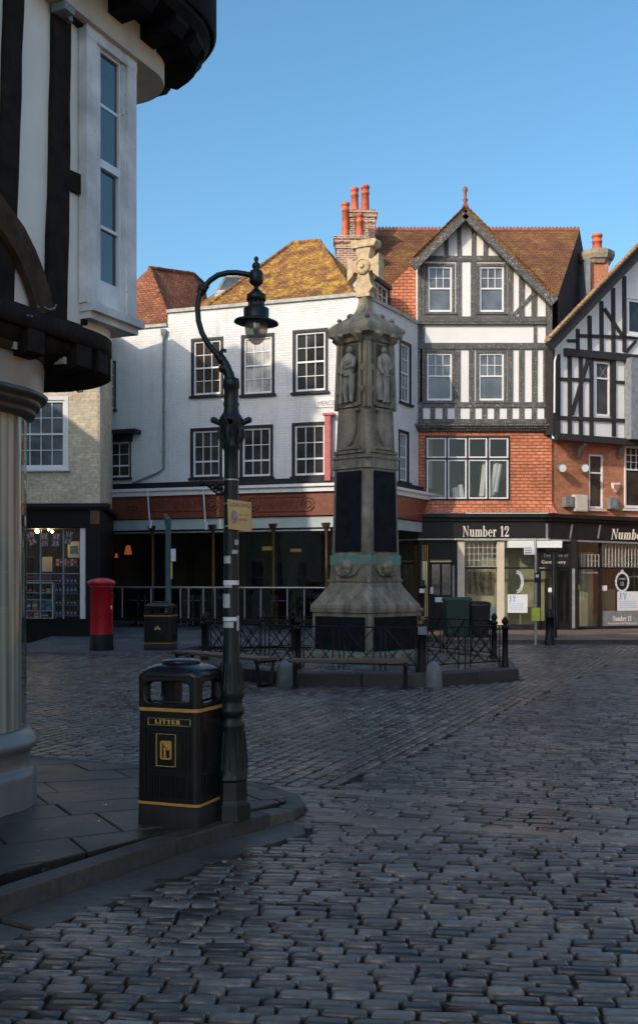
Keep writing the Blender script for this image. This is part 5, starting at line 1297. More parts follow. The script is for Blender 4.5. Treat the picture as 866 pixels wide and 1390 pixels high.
# slim bay window
UB0, UB1 = e(116, 250, .06)[0], e(181.5, 250, .06)[0]; NB = .06
ZB0, ZB1 = e(119, 411, NB)[1], e(123, 40, NB)[1]
gl0, gl1 = e(136.5, 240, NB)[0], e(165, 240, NB)[0]
gz1_, gz0_ = e(150, 72, NB)[1], e(150, 392, NB)[1]
mb = MB()
FE.box(mb, UB0, gl0, ZB0, ZB1, -.3, NB); FE.box(mb, gl1, UB1, ZB0, ZB1, -.3, NB); FE.box(mb, gl0, gl1, gz1_, ZB1, -.3, NB - .002); FE.box(mb, gl0, gl1, ZB0, gz0_, -.3, NB - .002)
for k, (a, b) in enumerate(((UB0 - .012, gl0 - .07), (gl1 + .05, UB1 + .01))): FE.box(mb, a, b, ZB0, ZB1 + .012, NB - .05, NB + .02)
FE.box(mb, UB0 - .014, UB1 + .012, ZB1 - .07, ZB1 + .014, NB - .05, NB + .023)
bw_ = mb.build('bay_window', M['oldwhite'], he)
mb = MB(); zm = e(150, 227, NB)[1]
for z in (e(150, 147, NB)[1], e(150, 311, NB)[1]): FE.box(mb, gl0, gl1, z - .012, z + .012, NB - .07, NB - .022)
FE.box(mb, gl0, gl1, zm - .03, zm + .03, NB - .07, NB - .008)
for a, b, n1 in ((gl0, gl0 + .012, -.01), (gl1 - .02, gl1, -.01)): FE.box(mb, a, b, gz0_, gz1_, NB - .07, NB + n1)
FE.box(mb, gl0 + .012, gl1 - .02, gz0_, gz0_ + .04, NB - .07, NB - .012); FE.box(mb, gl0 + .012, gl1 - .02, gz1_ - .03, gz1_, NB - .07, NB - .012)
mb.build('glazing_bars', M['white'], bw_)
mb = MB(); FE.box(mb, gl0, gl1, zm, gz1_, NB - .035, NB - .03); FE.box(mb, gl0, gl1, gz0_, zm, NB - .045, NB - .04)
mb.build('pane', pane_dark('bay_glass', (.03, .045, .05), .03, 1.0, .002), bw_)
mb = MB(); FE.box(mb, UB0 + .005, UB1 + .05, ZB0 - .06, ZB0, -.3, NB + .07); FE.box(mb, UB0 + .02, UB1 + .02, ZB0 - .11, ZB0 - .06, -.3, NB + .03); mb.build('sill', M['oldwhite'], bw_)
mb = MB(); FE.pbox(mb, 89, 4, 102, 15, .03, .15); FE.pbox(mb, 93, 15, 99, 27, .03, .08); fl_ = solo(mb, 'floodlight', M['lead'], 'small grey floodlight fixed high on the dark oak post of the timbered building', 'floodlight')
mb = MB(); A = e(42, 408, .05); 
mb.tube([FE.pt(*e(60, 417, .08), .08), FE.pt(*e(68, 420, .10), .10), FE.pt(*e(74, 418, .09), .09), FE.pt(*e(76, 414, .06), .06)], .006, 6)
for p in ((38, 428), (43, 429), (52, 416), (76, 414)): mb.ball(FE.pt(*e(p[0], p[1], .15), .15), .008, 6)
mb.build('iron_hook', M['lead'], he)
# plaster cove drum and the dark eaves above
zc_ = e(180, 71, .13)[1]
CC = corner(.10, .40, 219)
mb = MB(); drum(mb, CC, [(zc_, .42), (zc_ + .02, .425), (6.7, .425)], n=18); mb.build('plaster_cove', M['creamplaster'], he)
CE1 = corner(.50, .85, 285); CE2 = corner(.54, .90, 294)
mb = MB(); ze = zc_ + .27
drum(mb, CE1, [(ze, .66), (ze + .02, .80), (ze + .08, .85), (ze + .12, .85)], n=9, smooth=False); drum(mb, CE2, [(ze + .12, .88), (ze + .15, .90), (ze + .45, .90)], n=18)
for k in range(8):
    if k < 4: c = CE1 + Nn * .80 - U * (.10 + .42 * k); dr_ = Nn
    else: a = R_(15 + 24 * (k - 4)); dr_ = Nn * math.cos(a) + U * math.sin(a); c = CE1 + dr_ * .80
    t_ = V((-dr_.y, dr_.x, 0)) * .09
    mb.loft([[(c + dr_ * s_ - t_) + V((0, 0, z0_)), (c + dr_ * s_ + t_) + V((0, 0, z0_)), (c + dr_ * s_ + t_) + V((0, 0, ze + .05)), (c + dr_ * s_ - t_) + V((0, 0, ze + .05))] for s_, z0_ in ((0, ze - .02), (-.06, ze - .09), (-.42, ze - .12))], False)
mb.build('eaves_jetty', simple('black_eaves_timber', (.010, .009, .010), .8, .4, 7, spec=.15, bst=.5, bsc=25), he)
mb = MB(); CE3 = corner(.50, .84, 288); drum(mb, CE3, [(ze + .45, .84), (9.2, .84)], n=14, cap1=True); mb.build('upper_wall', M['lead'], he)
mb = MB(); drum(mb, CE3, [(9.2, .9), (9.3, .95), (11.6, -1.4)], n=14); mb.build('roof', M['redtile'], he)

# ================================================================ STONE MEMORIAL
MC = V((P(496, 0, 21.1).x, 21.1)); mr = R_(-90 + 1.6)
mem = thing('stone_memorial', (MC.x, MC.y, IZ), 'tall tapering stone memorial with carved figures, dark plaques and a sunlit cross', 'memorial')
SC = 1450 / 20.65
def hz(y, d=20.25): return EZ + (HY - y) * d / F
def sqring(r, z, ch=.10, rot=mr):
    """square ring turned by rot; r is the half diagonal, ch chamfer"""
    pts = []
    for k in range(4):
        a = rot + math.pi / 2 * k + 0
        d0 = V((math.cos(a - math.pi / 2), math.sin(a - math.pi / 2))) * r; cdir = V((math.cos(a), math.sin(a))) * r; d1 = V((math.cos(a + math.pi / 2), math.sin(a + math.pi / 2))) * r
        pts += [cdir.lerp(d0, ch / (r * 1.414)), cdir.lerp(d1, ch / (r * 1.414))]
    return [(MC.x + p.x, MC.y + p.y, z) for p in pts]
def hd_(px): return px / SC
# corners point at the camera: half diagonals in photo pixels

prof = [(893, 76, .04), (833, 75, .04), (832, 78, .04), (826, 79, .05), (822, 78, .05), (818, 74, .06), (808, 66, .08), (798, 58, .10), (791, 54, .10), (790, 55, .08), (786, 53, .08), (752, 51.5, .08)]
mb = MB(); mb.loft([sqring(hd_(r), hz(y) if y < 890 else IZ, c) for y, r, c in [(900, 84, .04), (891.5, 84, .04)]] + [sqring(hd_(r), hz(y), c) for y, r, c in prof], False)
mb.build('base', M['mstone'], mem)
mb = MB(); mb.loft([sqring(hd_(52.5), hz(766), .07), sqring(hd_(52.5), hz(753), .07)], False); mb.build('verdigris_band', M['verdi'], mem)
prof = [(752, 50.5, .09), (633, 47, .09), (632, 49.5, .08), (617, 47.5, .08), (612, 46.5, .1), (600, 45, .1), (545, 42.5, .1), (462, 38.5, .12), (455, 39.5, .12), (449, 45, .1), (445, 52, .05)]
mb = MB(); mb.loft([sqring(hd_(r), hz(y), c) for y, r, c in prof], False); mb.build('shaft', M['mstone'], mem)
prof = [(445, 54, .05), (438, 55.5, .05), (433, 54, .05), (428, 49, .10), (424, 42, .16), (418, 33, .18), (413, 24, .14), (408, 17, .06), (400, 13, .04), (392, 11, .03), (386, 10.5, .03)]
mb = MB(); mb.loft([sqring(hd_(r), hz(y), c) for y, r, c in prof], False)
random.seed(3)
for k in range(4):     # crockets and leaf carving on the cap
    a0 = mr + math.pi / 2 * k
    for t, rr, y in ((0, 50, 436), (.18, 44, 430), (.36, 40, 427), (.5, 38, 425), (.64, 40, 427), (.82, 44, 430), (.3, 30, 417), (.7, 30, 417), (0, 36, 421), (.5, 46, 437)):
        a, b = V((math.cos(a0), math.sin(a0))), V((math.cos(a0 + math.pi / 2), math.sin(a0 + math.pi / 2)))
        p = MC + (a.lerp(b, t)) * hd_(rr); mb.ball((p.x, p.y, hz(y)), random.uniform(.045, .08), 8, (1, 1, .8))
mb.build('cap', M['mstone'], mem)
class Tf:
    """tapering face of the memorial as a facade: u measured from the middle of the face"""
    def __init__(s, k): 
        a = mr + math.pi / 2 * k; s.A = V((math.cos(a), math.sin(a))); s.B = V((math.cos(a + math.pi / 2), math.sin(a + math.pi / 2))); s.n = (s.A + s.B).normalized(); s.t = (s.B - s.A).normalized()
    def pt(s, t, z, r, n=0): p = MC + s.A.lerp(s.B, t) * r + s.n * n; return V((p.x, p.y, z))
def rad(y):
    tb = [(893, 76), (833, 75), (790, 54), (752, 50.5), (633, 47), (612, 46.5), (545, 42.5), (462, 38.5)]
    for (ya, ra), (yb, rb) in zip(tb[:-1], tb[1:]):
        if ya >= y >= yb: return hd_(ra + (rb - ra) * (ya - y) / (ya - yb))
    return hd_(39)
def slab(mb, f, t0, t1, y0, y1, n0, n1):
    mb.hexa([f.pt(t0, hz(y1), rad(y1), n1), f.pt(t1, hz(y1), rad(y1), n1), f.pt(t1, hz(y1), rad(y1), n0), f.pt(t0, hz(y1), rad(y1), n0)],
            [f.pt(t0, hz(y0), rad(y0), n1), f.pt(t1, hz(y0), rad(y0), n1), f.pt(t1, hz(y0), rad(y0), n0), f.pt(t0, hz(y0), rad(y0), n0)])
faces = [(Tf(3), 'left'), (Tf(0), 'right'), (Tf(1), 'b'), (Tf(2), 'c')]
for f, side in faces:
    fr = side in ('left', 'right')
    mb = MB(); slab(mb, f, .09, .93, 838, 884, -.02, .03); pq = mb.build('plaque', M['slate'], mem)
    mb = MB(); slab(mb, f, .17, .83, 636, 748, -.02, .022); mb.build('plaque', M['slate'], mem)
    mb = MB(); slab(mb, f, .05, .95, 885, 891, -.02, .04); mb.build('verdigris_sill', M['verdi'], mem)
    # carved panels: shield, label mould, niche with columns
    mb = MB()
    for t0, t1, y0, y1, n1 in ((.0, 1, 614, 618, .03), (.08, .92, 607, 611, .03), (.20, .80, 602, 606, .05), (.24, .78, 549, 553, .06), (.16, .24, 455, 545, .05), (.76, .84, 455, 545, .05), (.02, .12, 455, 548, .03), (.88, .98, 455, 548, .03), (.24, .76, 541, 547, .07), (.02, .98, 449, 455, .05), (.05, .95, 786, 789, .02)):
        slab(mb, f, t0, t1, y0, y1, -.03, n1)
    sh = [(.30, 553), (.70, 553), (.70, 580), (.62, 592), (.50, 603), (.38, 592), (.30, 580)]
    mb.hexa([f.pt(t, hz(y), rad(y), .055) for t, y in sh], [f.pt(t, hz(y), rad(y), -.02) for t, y in sh])
    for t, y in ((.11, 493), (.11, 523), (.89, 493), (.89, 523)):
        s2 = [(t - .05, y - 4), (t + .05, y - 4), (t + .05, y + 1), (t, y + 6), (t - .05, y + 1)]; mb.hexa([f.pt(a, hz(b), rad(b), .055) for a, b in s2], [f.pt(a, hz(b), rad(b), 0) for a, b in s2])
    for s_ in (-1, 1):   # leaves that flare under the cap
        for t in (.2, .8):
            p = f.pt(t, hz(455), rad(455), .03); mb.tube([p, f.pt(t + s_ * .05, hz(449), rad(455), .10), f.pt(t + s_ * .10, hz(445), rad(455), .17)], [.06, .07, .06], 7)
    mb.build('carving', M['mstone'], mem); mb = MB()
    # swags and lion head above the flared base
    p = f.pt(.5, hz(774), rad(774), .03); mb.ball(p, .11, 10, (1, 1, 1.25)); mb.ball(f.pt(.5, hz(768), rad(770), .02), .14, 10, (1, 1, .9))
    for t in (.18, .82): mb.tube([f.pt(t, hz(768), rad(768), .0), f.pt(t + (.5 - t) * .4, hz(779), rad(779), .02), f.pt(.5 - (.5 - t) * .25, hz(782), rad(782), .02)], .03, 6)
    mb.build('lion_mask', M['mstone'], mem)
    if fr:
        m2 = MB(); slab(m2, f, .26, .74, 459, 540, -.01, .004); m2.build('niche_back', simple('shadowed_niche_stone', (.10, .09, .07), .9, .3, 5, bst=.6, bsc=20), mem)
        # standing figure in the niche
        m3 = MB(); H = hz(462) - hz(541); zb0 = hz(541); T_ = f.t
        def fp(x, zr, n): y_ = HY - (zb0 + zr * H - EZ) * F / 20.25; b = f.pt(.5, zb0 + zr * H, rad(min(max(y_, 462), 545)), n); return b + V((T_.x * x, T_.y * x, 0))
        s_ = 1 if side == 'left' else -1
        m3.ball(fp(.02 * s_, .93, .10), .062, 10, (1, 1, 1.2))
        m3.tube([fp(.02 * s_, .88, .08), fp(0, .84, .08)], [.035, .05], 8)
        m3.tube([fp(0, .87, .08), fp(0, .80, .08), fp(0, .66, .08), fp(-.01, .52, .08), fp(0, .46, .08)], [.06, .125, .115, .10, .11], 10)
        m3.tube([fp(-.03, .50, .08), fp(-.05 * s_ - .03, .26, .10), fp(-.05, .05, .09), fp(-.05, .0, .10)], [.085, .065, .045, .05], 8)
        m3.tube([fp(.05, .50, .07), fp(.06, .26, .06), fp(.07, .05, .07), fp(.07, .0, .10)], [.085, .065, .045, .05], 8)
        m3.tube([fp(-.12, .79, .08), fp(-.17, .62, .11), fp(-.09 if side == 'left' else -.15, .50, .17)], [.055, .045, .032], 8)
        m3.tube([fp(.12, .79, .08), fp(.15, .64, .12), fp(-.02 if side == 'left' else .02, .60, .19)], [.055, .045, .032], 8)
        m3.tube([fp(-.14, .58, .15), fp(-.17, .0, .12)], [.03, .045], 7) if side == 'left' else m3.tube([fp(-.10, .78, .03), fp(-.14, .3, .03), fp(-.10, .04, .04)], [.06, .09, .08], 8)
        if side == 'left': m3.ball(fp(.05, .72, .14), .10, 10, (.9, .9, 1.15))
        m3.build('statue', simple('statue_stone', (.33, .30, .24), .85, .25, 5, bst=.6, bsc=22), mem)
# stepped foot
mb = MB(); mb.loft([sqring(hd_(90), IZ - .05, .04), sqring(hd_(90), IZ + .07, .04)], False); mb.build('step', M['mstone'], mem)
# the cross: four arms with curved armpits, a disc in the middle
crot = R_(-28)
cu, cn = V((math.cos(crot), math.sin(crot), 0)), V((math.sin(crot), -math.cos(crot), 0))
cc = V((MC.x, MC.y, hz(362, 21.1))); s1 = 21.1 / F
def cpt(x, y, n): return cc + cu * (x * s1 * 1.12) + V((0, 0, y * s1)) + cn * n
mb = MB(); th = .11
def extr(pts, a=th): mb.hexa([cpt(x, y, a) for x, y in pts], [cpt(x, y, -a) for x, y in pts])
extr([(-9, -42), (9, -42), (8, -36), (-8, -36)], .13); extr([(-8, -36), (8, -36), (13, -30), (-13, -30)], .12); extr([(-13, -30), (13, -30), (10, -25), (-10, -25)]); extr([(-10, -25), (10, -25), (7, -9), (-7, -9)])
extr([(-8, -9), (8, -9), (8, 9), (-8, 9)]); extr([(-7, 9), (7, 9), (10, 25), (-10, 25)])
extr([(-15, 25), (15, 25), (18, 31), (-18, 31)], .14); extr([(-18, 31), (18, 31), (16, 35), (-16, 35)], .12)
for s_ in (-1, 1):
    extr([(s_ * 8, -7), (s_ * 13, -8), (s_ * 13, 8), (s_ * 8, 7)][:: s_]); extr([(s_ * 13, -11), (s_ * 21, -19), (s_ * 21, 14), (s_ * 13, 8)][:: s_], .12)
    for v_ in (-1, 1):
        ring = [(s_ * 8, v_ * 7)] + [(s_ * (15 - 9 * math.cos(t)), v_ * (15 - 9 * math.sin(t))) for t in (1.45, 1.1, .75, .4, .1)] + [(s_ * 7, v_ * 15)]
        for i in range(1, len(ring) - 1):
            tri = [ring[0], ring[i], ring[i + 1]]
            if s_ * v_ > 0: tri = tri[::-1]
            extr(tri, th - .004 * (i % 2 + 1))
m_ = 18
disc = [[cpt(r * math.cos(2 * math.pi * k / m_) * .9, -1 + r * math.sin(2 * math.pi * k / m_) * 1.05, n) for k in range(m_)] for r, n in ((10.5, .1), (10.5, .15), (8.5, .17), (8, .15), (4, .16), (2.5, .20))]
mb.loft(disc, False)
mb.build('cross', M['cross'], mem)

# ================================================================ RAILINGS ROUND THE MEMORIAL
RP = {'A': V((-.35, 17.95)), 'B': V((1.66, 17.25)), 'Fp': V((3.17, 18.2)), 'E': V((3.33, 20.3)), 'G': V((2.15, 22.5)), 'H': V((-.55, 22.75)), 'I': V((-2.25, 21.4)), 'K': V((-2.15, 20.0))}
rl = thing('iron_railing', (.5, 17.3, IZ), 'black iron railing with crossed bars and finial posts around the stone memorial', 'railing')
RZ = .905
def panel(a, b, name='railing_panel'):
    mb = MB(); a3, b3 = V((a.x, a.y, 0)), V((b.x, b.y, 0)); L = (b - a).length; n = max(1, round(L / .78)); up_ = lambda z: V((0, 0, z))
    mb.bar(a3 + up_(RZ), b3 + up_(RZ), .045, .022); mb.bar(a3 + up_(IZ + .10), b3 + up_(IZ + .10), .035, .02)
    for k in range(n):
        c0, c1 = a3.lerp(b3, k / n), a3.lerp(b3, (k + 1) / n); g_ = .14
        for t in (.02, g_ + .0, 1 - g_):
            p = c0.lerp(c1, t); mb.bar(p + up_(IZ + .0), p + up_(RZ), .02, .02)
        i0, i1 = c0.lerp(c1, g_), c0.lerp(c1, 1 - g_)
        mb.bar(i0 + up_(IZ + .10), i1 + up_(RZ - .01), .016, .016); mb.bar(i1 + up_(IZ + .10) + V((0, .014, 0)), i0 + up_(RZ - .01) + V((0, .014, 0)), .016, .016)
        m = c0.lerp(c1, .5); mb.bar(c0.lerp(c1, g_) + up_((IZ + RZ) / 2 + .02), m + up_(IZ + .11), .013, .013); mb.bar(c0.lerp(c1, 1 - g_) + up_((IZ + RZ) / 2 + .02), m + up_(IZ + .11), .013, .013)
        mb.ball(m + up_((IZ + RZ) / 2 + .05), .03, 8)
    mb.build(name, M['iron'], rl)
for a, b in (('K', 'A'), ('A', 'B'), ('B', 'Fp'), ('E', 'G'), ('G', 'H'), ('H', 'I'), ('I', 'K')): panel(RP[a], RP[b])
for k, p in RP.items():
    mb = MB(); r = .052 if k != 'B' else .075
    h = .98 if k != 'B' else .93
    mb.lathe([(IZ - .02, r * 1.3), (IZ + .06, r * 1.3), (IZ + .08, r), (h - .14, r), (h - .13, r * 1.35), (h - .09, r * 1.35), (h - .08, r * .8), (h - .05, r * .6), (h - .03, r * 1.1), (h + .01, r * 1.15), (h + .05, r * .7), (h + .08, .01)] if k != 'B' else
             [(IZ - .02, r * 1.25), (IZ + .05, r * 1.25), (IZ + .07, r), (h - .06, r), (h - .05, r * 1.15), (h + .0, r * 1.15), (h + .02, r * .5)], p.x, p.y, 12)
    o = mb.build('post', M['iron'], rl)
    if k == 'B':
        m2 = MB(); m2.box(p.x - .07, p.x + .07, p.y - .095, p.y - .085, .80, .93); m2.build('notice_plate', M['grey'], o)
# flower finials beside the post
m2 = MB(); p = RP['B']
for dx, dz in ((0, .99), (.03, 1.05), (-.02, 1.12), (.01, 1.19)):
    m2.ball((p.x + dx - .02, p.y + .02, dz), .045, 7)
m2.build('gilt_finial', simple('tarnished_gilt', (.20, .13, .06), .5, .4, 20), rl)

# ================================================================ BENCHES AND GUARD STONES
def bench(a, b, lab, legs):
    a, b = V(a), V(b); mid = (a + b) / 2; t = (b - a).normalized(); nv = V((-t.y, t.x))
    o = thing('wooden_bench', (mid.x, mid.y, 0), lab, 'bench', 'backless benches in front of the railing')
    mb = MB()
    for k in range(3):
        o_ = nv * (-.135 + .135 * k); mb.bar(V((*(a + o_), .435)), V((*(b + o_), .435)), .125, .045)
    mb.build('seat', M['wood'], o)
    for c in legs:
        p = a.lerp(b, c); m2 = MB()
        for s_ in (-1, 1):
            q0 = V((p.x + nv.x * .17 * s_, p.y + nv.y * .17 * s_, .41)); q1 = V((p.x + nv.x * .10 * s_, p.y + nv.y * .10 * s_, 0)); m2.bar(q0, q1, .05, .06)
        m2.bar(V((*(p - nv * .2), .40)), V((*(p + nv * .2), .40)), .06, .05); m2.bar(V((*(p - nv * .14), .02)), V((*(p + nv * .14), .02)), .07, .05)
        m2.build('leg', M['iron'], o)
    return o
bench((-.42, 16.52), (1.38, 16.42), 'backless wooden bench on the cobbles directly in front of the memorial', (.03, .97))
bench((-2.40, 18.6), (-.80, 16.75), 'backless wooden bench partly hidden behind the litter bin and lamp post', (.05, .97))
def guard(px, y, lab, w_=.13):
    p = G(px, y); mb = MB(); mb.lathe([(-.02, w_ * 1.05), (.10, w_ * 1.05), (.25, w_ * .95), (.34, w_ * .75), (.39, w_ * .4), (.40, .01)], p.x, p.y + w_, 12); solo(mb, 'guard_stone', M['guard'], lab, 'guard stone', 'guard stones at the island kerb')
guard(386, 932, 'rounded pale guard stone between the two benches'); guard(590, 933.5, 'rounded pale guard stone at the kerb right of the front bench')

# ================================================================ LAMP POST (near)
LX, LY = -.579, 7.05; LS = LY / F
lp = thing('street_lamp', (LX, LY, .09), 'dark green cast iron street lamp with swan neck and lantern beside the near litter bin', 'street lamp')
lz = lambda y: EZ + (HY - y) * LS
pf = [(1111, 28), (1090, 27), (1087, 25), (1084, 23.5), (1060, 22.5), (1056, 24), (1050, 23), (1046, 22), (990, 17.2), (986, 18.3), (982, 18.6), (977, 14), (972, 15), (968, 18.3), (962, 18.3), (957, 15), (950, 15.5), (944, 18), (938, 17.5), (930, 16.4), (924, 14.6), (915, 14), (905, 13.4), (895, 12), (880, 11.4), (868, 10.6), (640, 9.7), (612, 9.8), (608, 12), (602, 12), (598, 10.5), (592, 12.5), (584, 14.5), (576, 16), (570, 17), (566, 15), (560, 11), (553, 9.8), (548, 11.2), (545, 9.8), (528, 9.8), (526, 11.5), (519, 11.5), (514, 10.5), (512, 5)]
mb = MB(); mb.lathe([(lz(y), r * LS) for y, r in pf[:7]], LX, LY, 8, False, R_(22.5)); mb.lathe([(lz(y), r * LS) for y, r in pf[6:]], LX, LY, 24)
for k in range(12):     # flutes on the flared base
    a = 2 * math.pi * k / 12; ps = [(LX + math.cos(a) * r * LS, LY + math.sin(a) * r * LS, lz(y)) for y, r in ((1044, 21.8), (1015, 19.8), (992, 17.6))]; mb.tube(ps, .008, 5)
    ps = [(LX + math.cos(a) * r * LS, LY + math.sin(a) * r * LS, lz(y)) for y, r in ((936, 17.2), (920, 14.6), (900, 12.8))]; mb.tube(ps, .009, 5)
mb.build('post', M['lampgreen'], lp)
def LP(x, y, dy=0): return V((LX + (x - 314) * LS, LY + dy, lz(y)))
mb = MB()
for s_ in (-1, 1):
    mb.tube([LP(314 + s_ * 12, 575), LP(314 + s_ * 18, 573), LP(314 + s_ * 23, 570)], [.022, .018, .022], 8); mb.ball(LP(314 + s_ * 24, 570), .022, 8)
for s_ in (-1, 1): mb.tube([LP(314, 575, s_ * .05), LP(314, 572, s_ * .11)], .02, 8); mb.ball(LP(314, 571, s_ * .12), .022, 8)
for k in range(6):
    a = k * math.pi / 3 + .3; mb.tube([(LX + math.cos(a) * .05, LY + math.sin(a) * .05, lz(608)), (LX + math.cos(a) * .085, LY + math.sin(a) * .085, lz(590)), (LX + math.cos(a) * .07, LY + math.sin(a) * .07, lz(578))], .012, 6)
mb.build('ladder_rest', M['lampgreen'], lp)
sw = [(314, 531), (313.5, 522), (311, 508), (305, 493), (297, 483), (289, 474.5), (281, 464), (274, 451), (269.5, 435), (268.3, 418), (270, 403), (276, 391), (285, 380.5), (296, 373), (309, 369.8), (322, 369.6), (334, 371.5), (345, 374.5), (356, 376)]
mb = MB(); n = len(sw); mb.tube([LP(*p) for p in sw], [.042, .040, .034, .030, .024] + [.0185] * (n - 5), 12)
mb.ball(LP(275, 392), .034, 10); mb.tube([LP(271, 399), LP(280, 386)], .027, 10)
mb.ball(LP(301, 488), .034, 10); mb.tube([LP(301, 486), LP(299, 478), LP(302, 474), LP(306, 475), (LP(305, 478))], .011, 6); mb.ball(LP(303, 500), .032, 8)
mb.build('swan_neck', M['lampgreen'], lp)
HX = LX + (348 - 314) * LS
mb = MB()
mb.lathe([(lz(y), r * LS) for y, r in ((398, 3), (392, 3.5), (389, 3), (385, 8), (383, 9.5), (370, 9.5), (367, 7.5), (366, 3), (363, 5.5), (360, 6), (357, 4.5), (355, 1.8), (353, 3), (350, 3.2), (348, 1.5), (347, .4))], HX, LY, 12)
mb.lathe([(lz(y), r * LS) for y, r in ((434, 17), (419, 17.5), (417, 14), (416, 10), (409, 10), (408, 13), (400, 13.3), (398, 10), (394, 6), (391, 3))], HX, LY, 22)
for k in range(10): a = k * math.pi / 5; mb.box(HX + math.cos(a) * 10.2 * LS - .004, HX + math.cos(a) * 10.2 * LS + .004, LY + math.sin(a) * 10.2 * LS - .004, LY + math.sin(a) * 10.2 * LS + .004, lz(416), lz(409))
lan = mb.build('lantern', M['lampgreen'], lp)
mb = MB(); rings = []
for y, r in ((432, 17), (433, 22), (436, 29.5), (438.5, 30.5), (439, 29), (436.5, 22), (437, 15)): rings.append([(HX + r * LS * math.cos(2 * math.pi * k / 26), LY + r * LS * math.sin(2 * math.pi * k / 26), lz(y + .055 * r * math.cos(2 * math.pi * k / 26))) for k in range(26)])
mb.loft(rings, True, False, False); mb.build('brim', M['lampgreen'], lan)
mb = MB(); mb.lathe([(lz(y), r * LS) for y, r in ((436, 15.3), (446, 15.5), (453, 14.5), (459, 12), (464, 8), (467, 4), (468, .3))], HX, LY, 22)
m_, t_, b_ = new_mat('frosted_lantern_glass'); t_.nodes.remove(b_)
g1 = nd(t_, 'ShaderNodeBsdfTransparent'); g1.inputs[0].default_value = (.62, .60, .57, 1); g2 = nd(t_, 'ShaderNodeBsdfTranslucent'); g2.inputs[0].default_value = (.75, .74, .72, 1); g3 = nd(t_, 'ShaderNodeBsdfGlossy'); g3.inputs['Roughness'].default_value = .08
x1 = nd(t_, 'ShaderNodeMixShader'); x1.inputs[0].default_value = .35; x2 = nd(t_, 'ShaderNodeMixShader'); x2.inputs[0].default_value = .12
t_.links.new(g1.outputs[0], x1.inputs[1]); t_.links.new(g2.outputs[0], x1.inputs[2]); t_.links.new(x1.outputs[0], x2.inputs[1]); t_.links.new(g3.outputs[0], x2.inputs[2]); t_.links.new(x2.outputs[0], t_.nodes['Material Output'].inputs[0])
gb = mb.build('globe', m_, lan)
mb = MB(); mb.lathe([(lz(452), .02), (lz(447), .022), (lz(436), .022)], HX, LY, 10); mb.build('lamp_tube', M['paper'], gb)
# curled bracket, bands, stickers
mb = MB()
for k, (x0, y0) in enumerate(((303, 668), (303, 662))): pass
mb.tube([LP(305, 668), LP(296, 671), LP(286, 662), LP(279, 655), LP(274, 655)], .011, 6); mb.tube([LP(305, 656), LP(294, 657), LP(283, 656), LP(274, 655)], .010, 6)
for x, y in ((274, 656), (285, 658), (293, 660), (299, 663)): mb.ball(LP(x, y), .022, 8)
mb.tube([LP(290, 664), LP(293, 670), LP(297, 662), LP(300, 668)], .009, 6); mb.build('curled_bracket', M['iron'], lp)
def band(y0, y1, m_, name, a0=None, a1=None, r_=None):
    mb = MB(); r0 = (r_ or 10.3) * LS
    if a0 is None: mb.lathe([(lz(y0), r0), (lz(y1), r0)], LX, LY, 24)
    else:
        n = 10; rings = [[(LX + r0 * math.cos(R_(a0 + (a1 - a0) * k / n)), LY + r0 * math.sin(R_(a0 + (a1 - a0) * k / n)), lz(y)) for k in range(n + 1)] for y in (y0, (y0 + y1) / 2, y1)]; mb.loft(rings, True, False, False, False)
    return mb.build(name, m_, lp)
for y in (651.5, 684, 714.5): band(y + .9, y - .9, M['steel'], 'clamp_band')
for (y0, y1, a0, a1, m_) in ((752, 747, -80, -30, 'sticker'), (765, 755, -150, -90, 'sticker'), (794, 788, -178, -12, 'paper'), (798, 794, -150, -80, 'sticker'), (843, 837.5, -178, -20, 'paper'), (852, 844, -160, -70, 'sticker'), (856, 836, -45, -12, 'sticker'), (825, 806, -165, -95, 'sticker'), (740, 733, -60, -20, 'sticker')):
    band(y0, y1, M[m_], 'torn_sticker', a0, a1, 11.0 if y0 < 800 else 11.2)
# yellow parking plate
sp = thing('parking_sign', tuple(LP(325, 722, -.08)), 'faded yellow loading and parking restriction plate clamped to the lamp post', 'sign')
FPl = Fac(LP(310.5, 0, -.105).xy, LP(341, 0, .03).xy)
def sy(u, zt_): return FPl.pt(u, zt_)
L_ = FPl.len; zT, zB = lz(679), lz(719)
mb = MB(); sl = -.02
mb.hexa([FPl.pt(.008, zB + .0, .004), FPl.pt(L_, zB - .012, .004), FPl.pt(L_, zB - .012, 0), FPl.pt(.008, zB, 0)], [FPl.pt(0, zT, .004), FPl.pt(L_ - .005, zT - .012, .004), FPl.pt(L_ - .005, zT - .012, 0), FPl.pt(0, zT, 0)])
mb.build('plate', M['signyellow'], sp)
sans(FPl, 'LOADING', .018, L_ - .018, zT - .048, zT - .022, .0045, M['darktext'], sp, depth=.001)
def disc(f, cu_, cz, ru, rz_, n, m_, parent, name):
    mb = MB(); mb.face([f.pt(cu_ + ru * math.cos(2 * math.pi * k / 20), cz + rz_ * math.sin(2 * math.pi * k / 20), n) for k in range(20)]); return mb.build(name, m_, parent)
zc0 = (zT + zB) / 2 - .018
dr_ = disc(FPl, .052, zc0, .028, .045, .0055, M['redsign'], sp, 'red_ring'); disc(FPl, .052, zc0, .021, .036, .0065, M['bluesign'], sp, 'blue_disc')
mb = MB(); FPl.bar(mb, (.036, zc0 + .028), (.068, zc0 - .028), .006, .0066, .0075); mb.build('red_stroke', M['redsign'], sp)
sans(FPl, 'At any', .088, L_ - .02, zc0 + .008, zc0 + .024, .0045, M['darktext'], sp, depth=.001); sans(FPl, 'time', .092, L_ - .035, zc0 - .022, zc0 - .006, .0045, M['darktext'], sp, depth=.001)

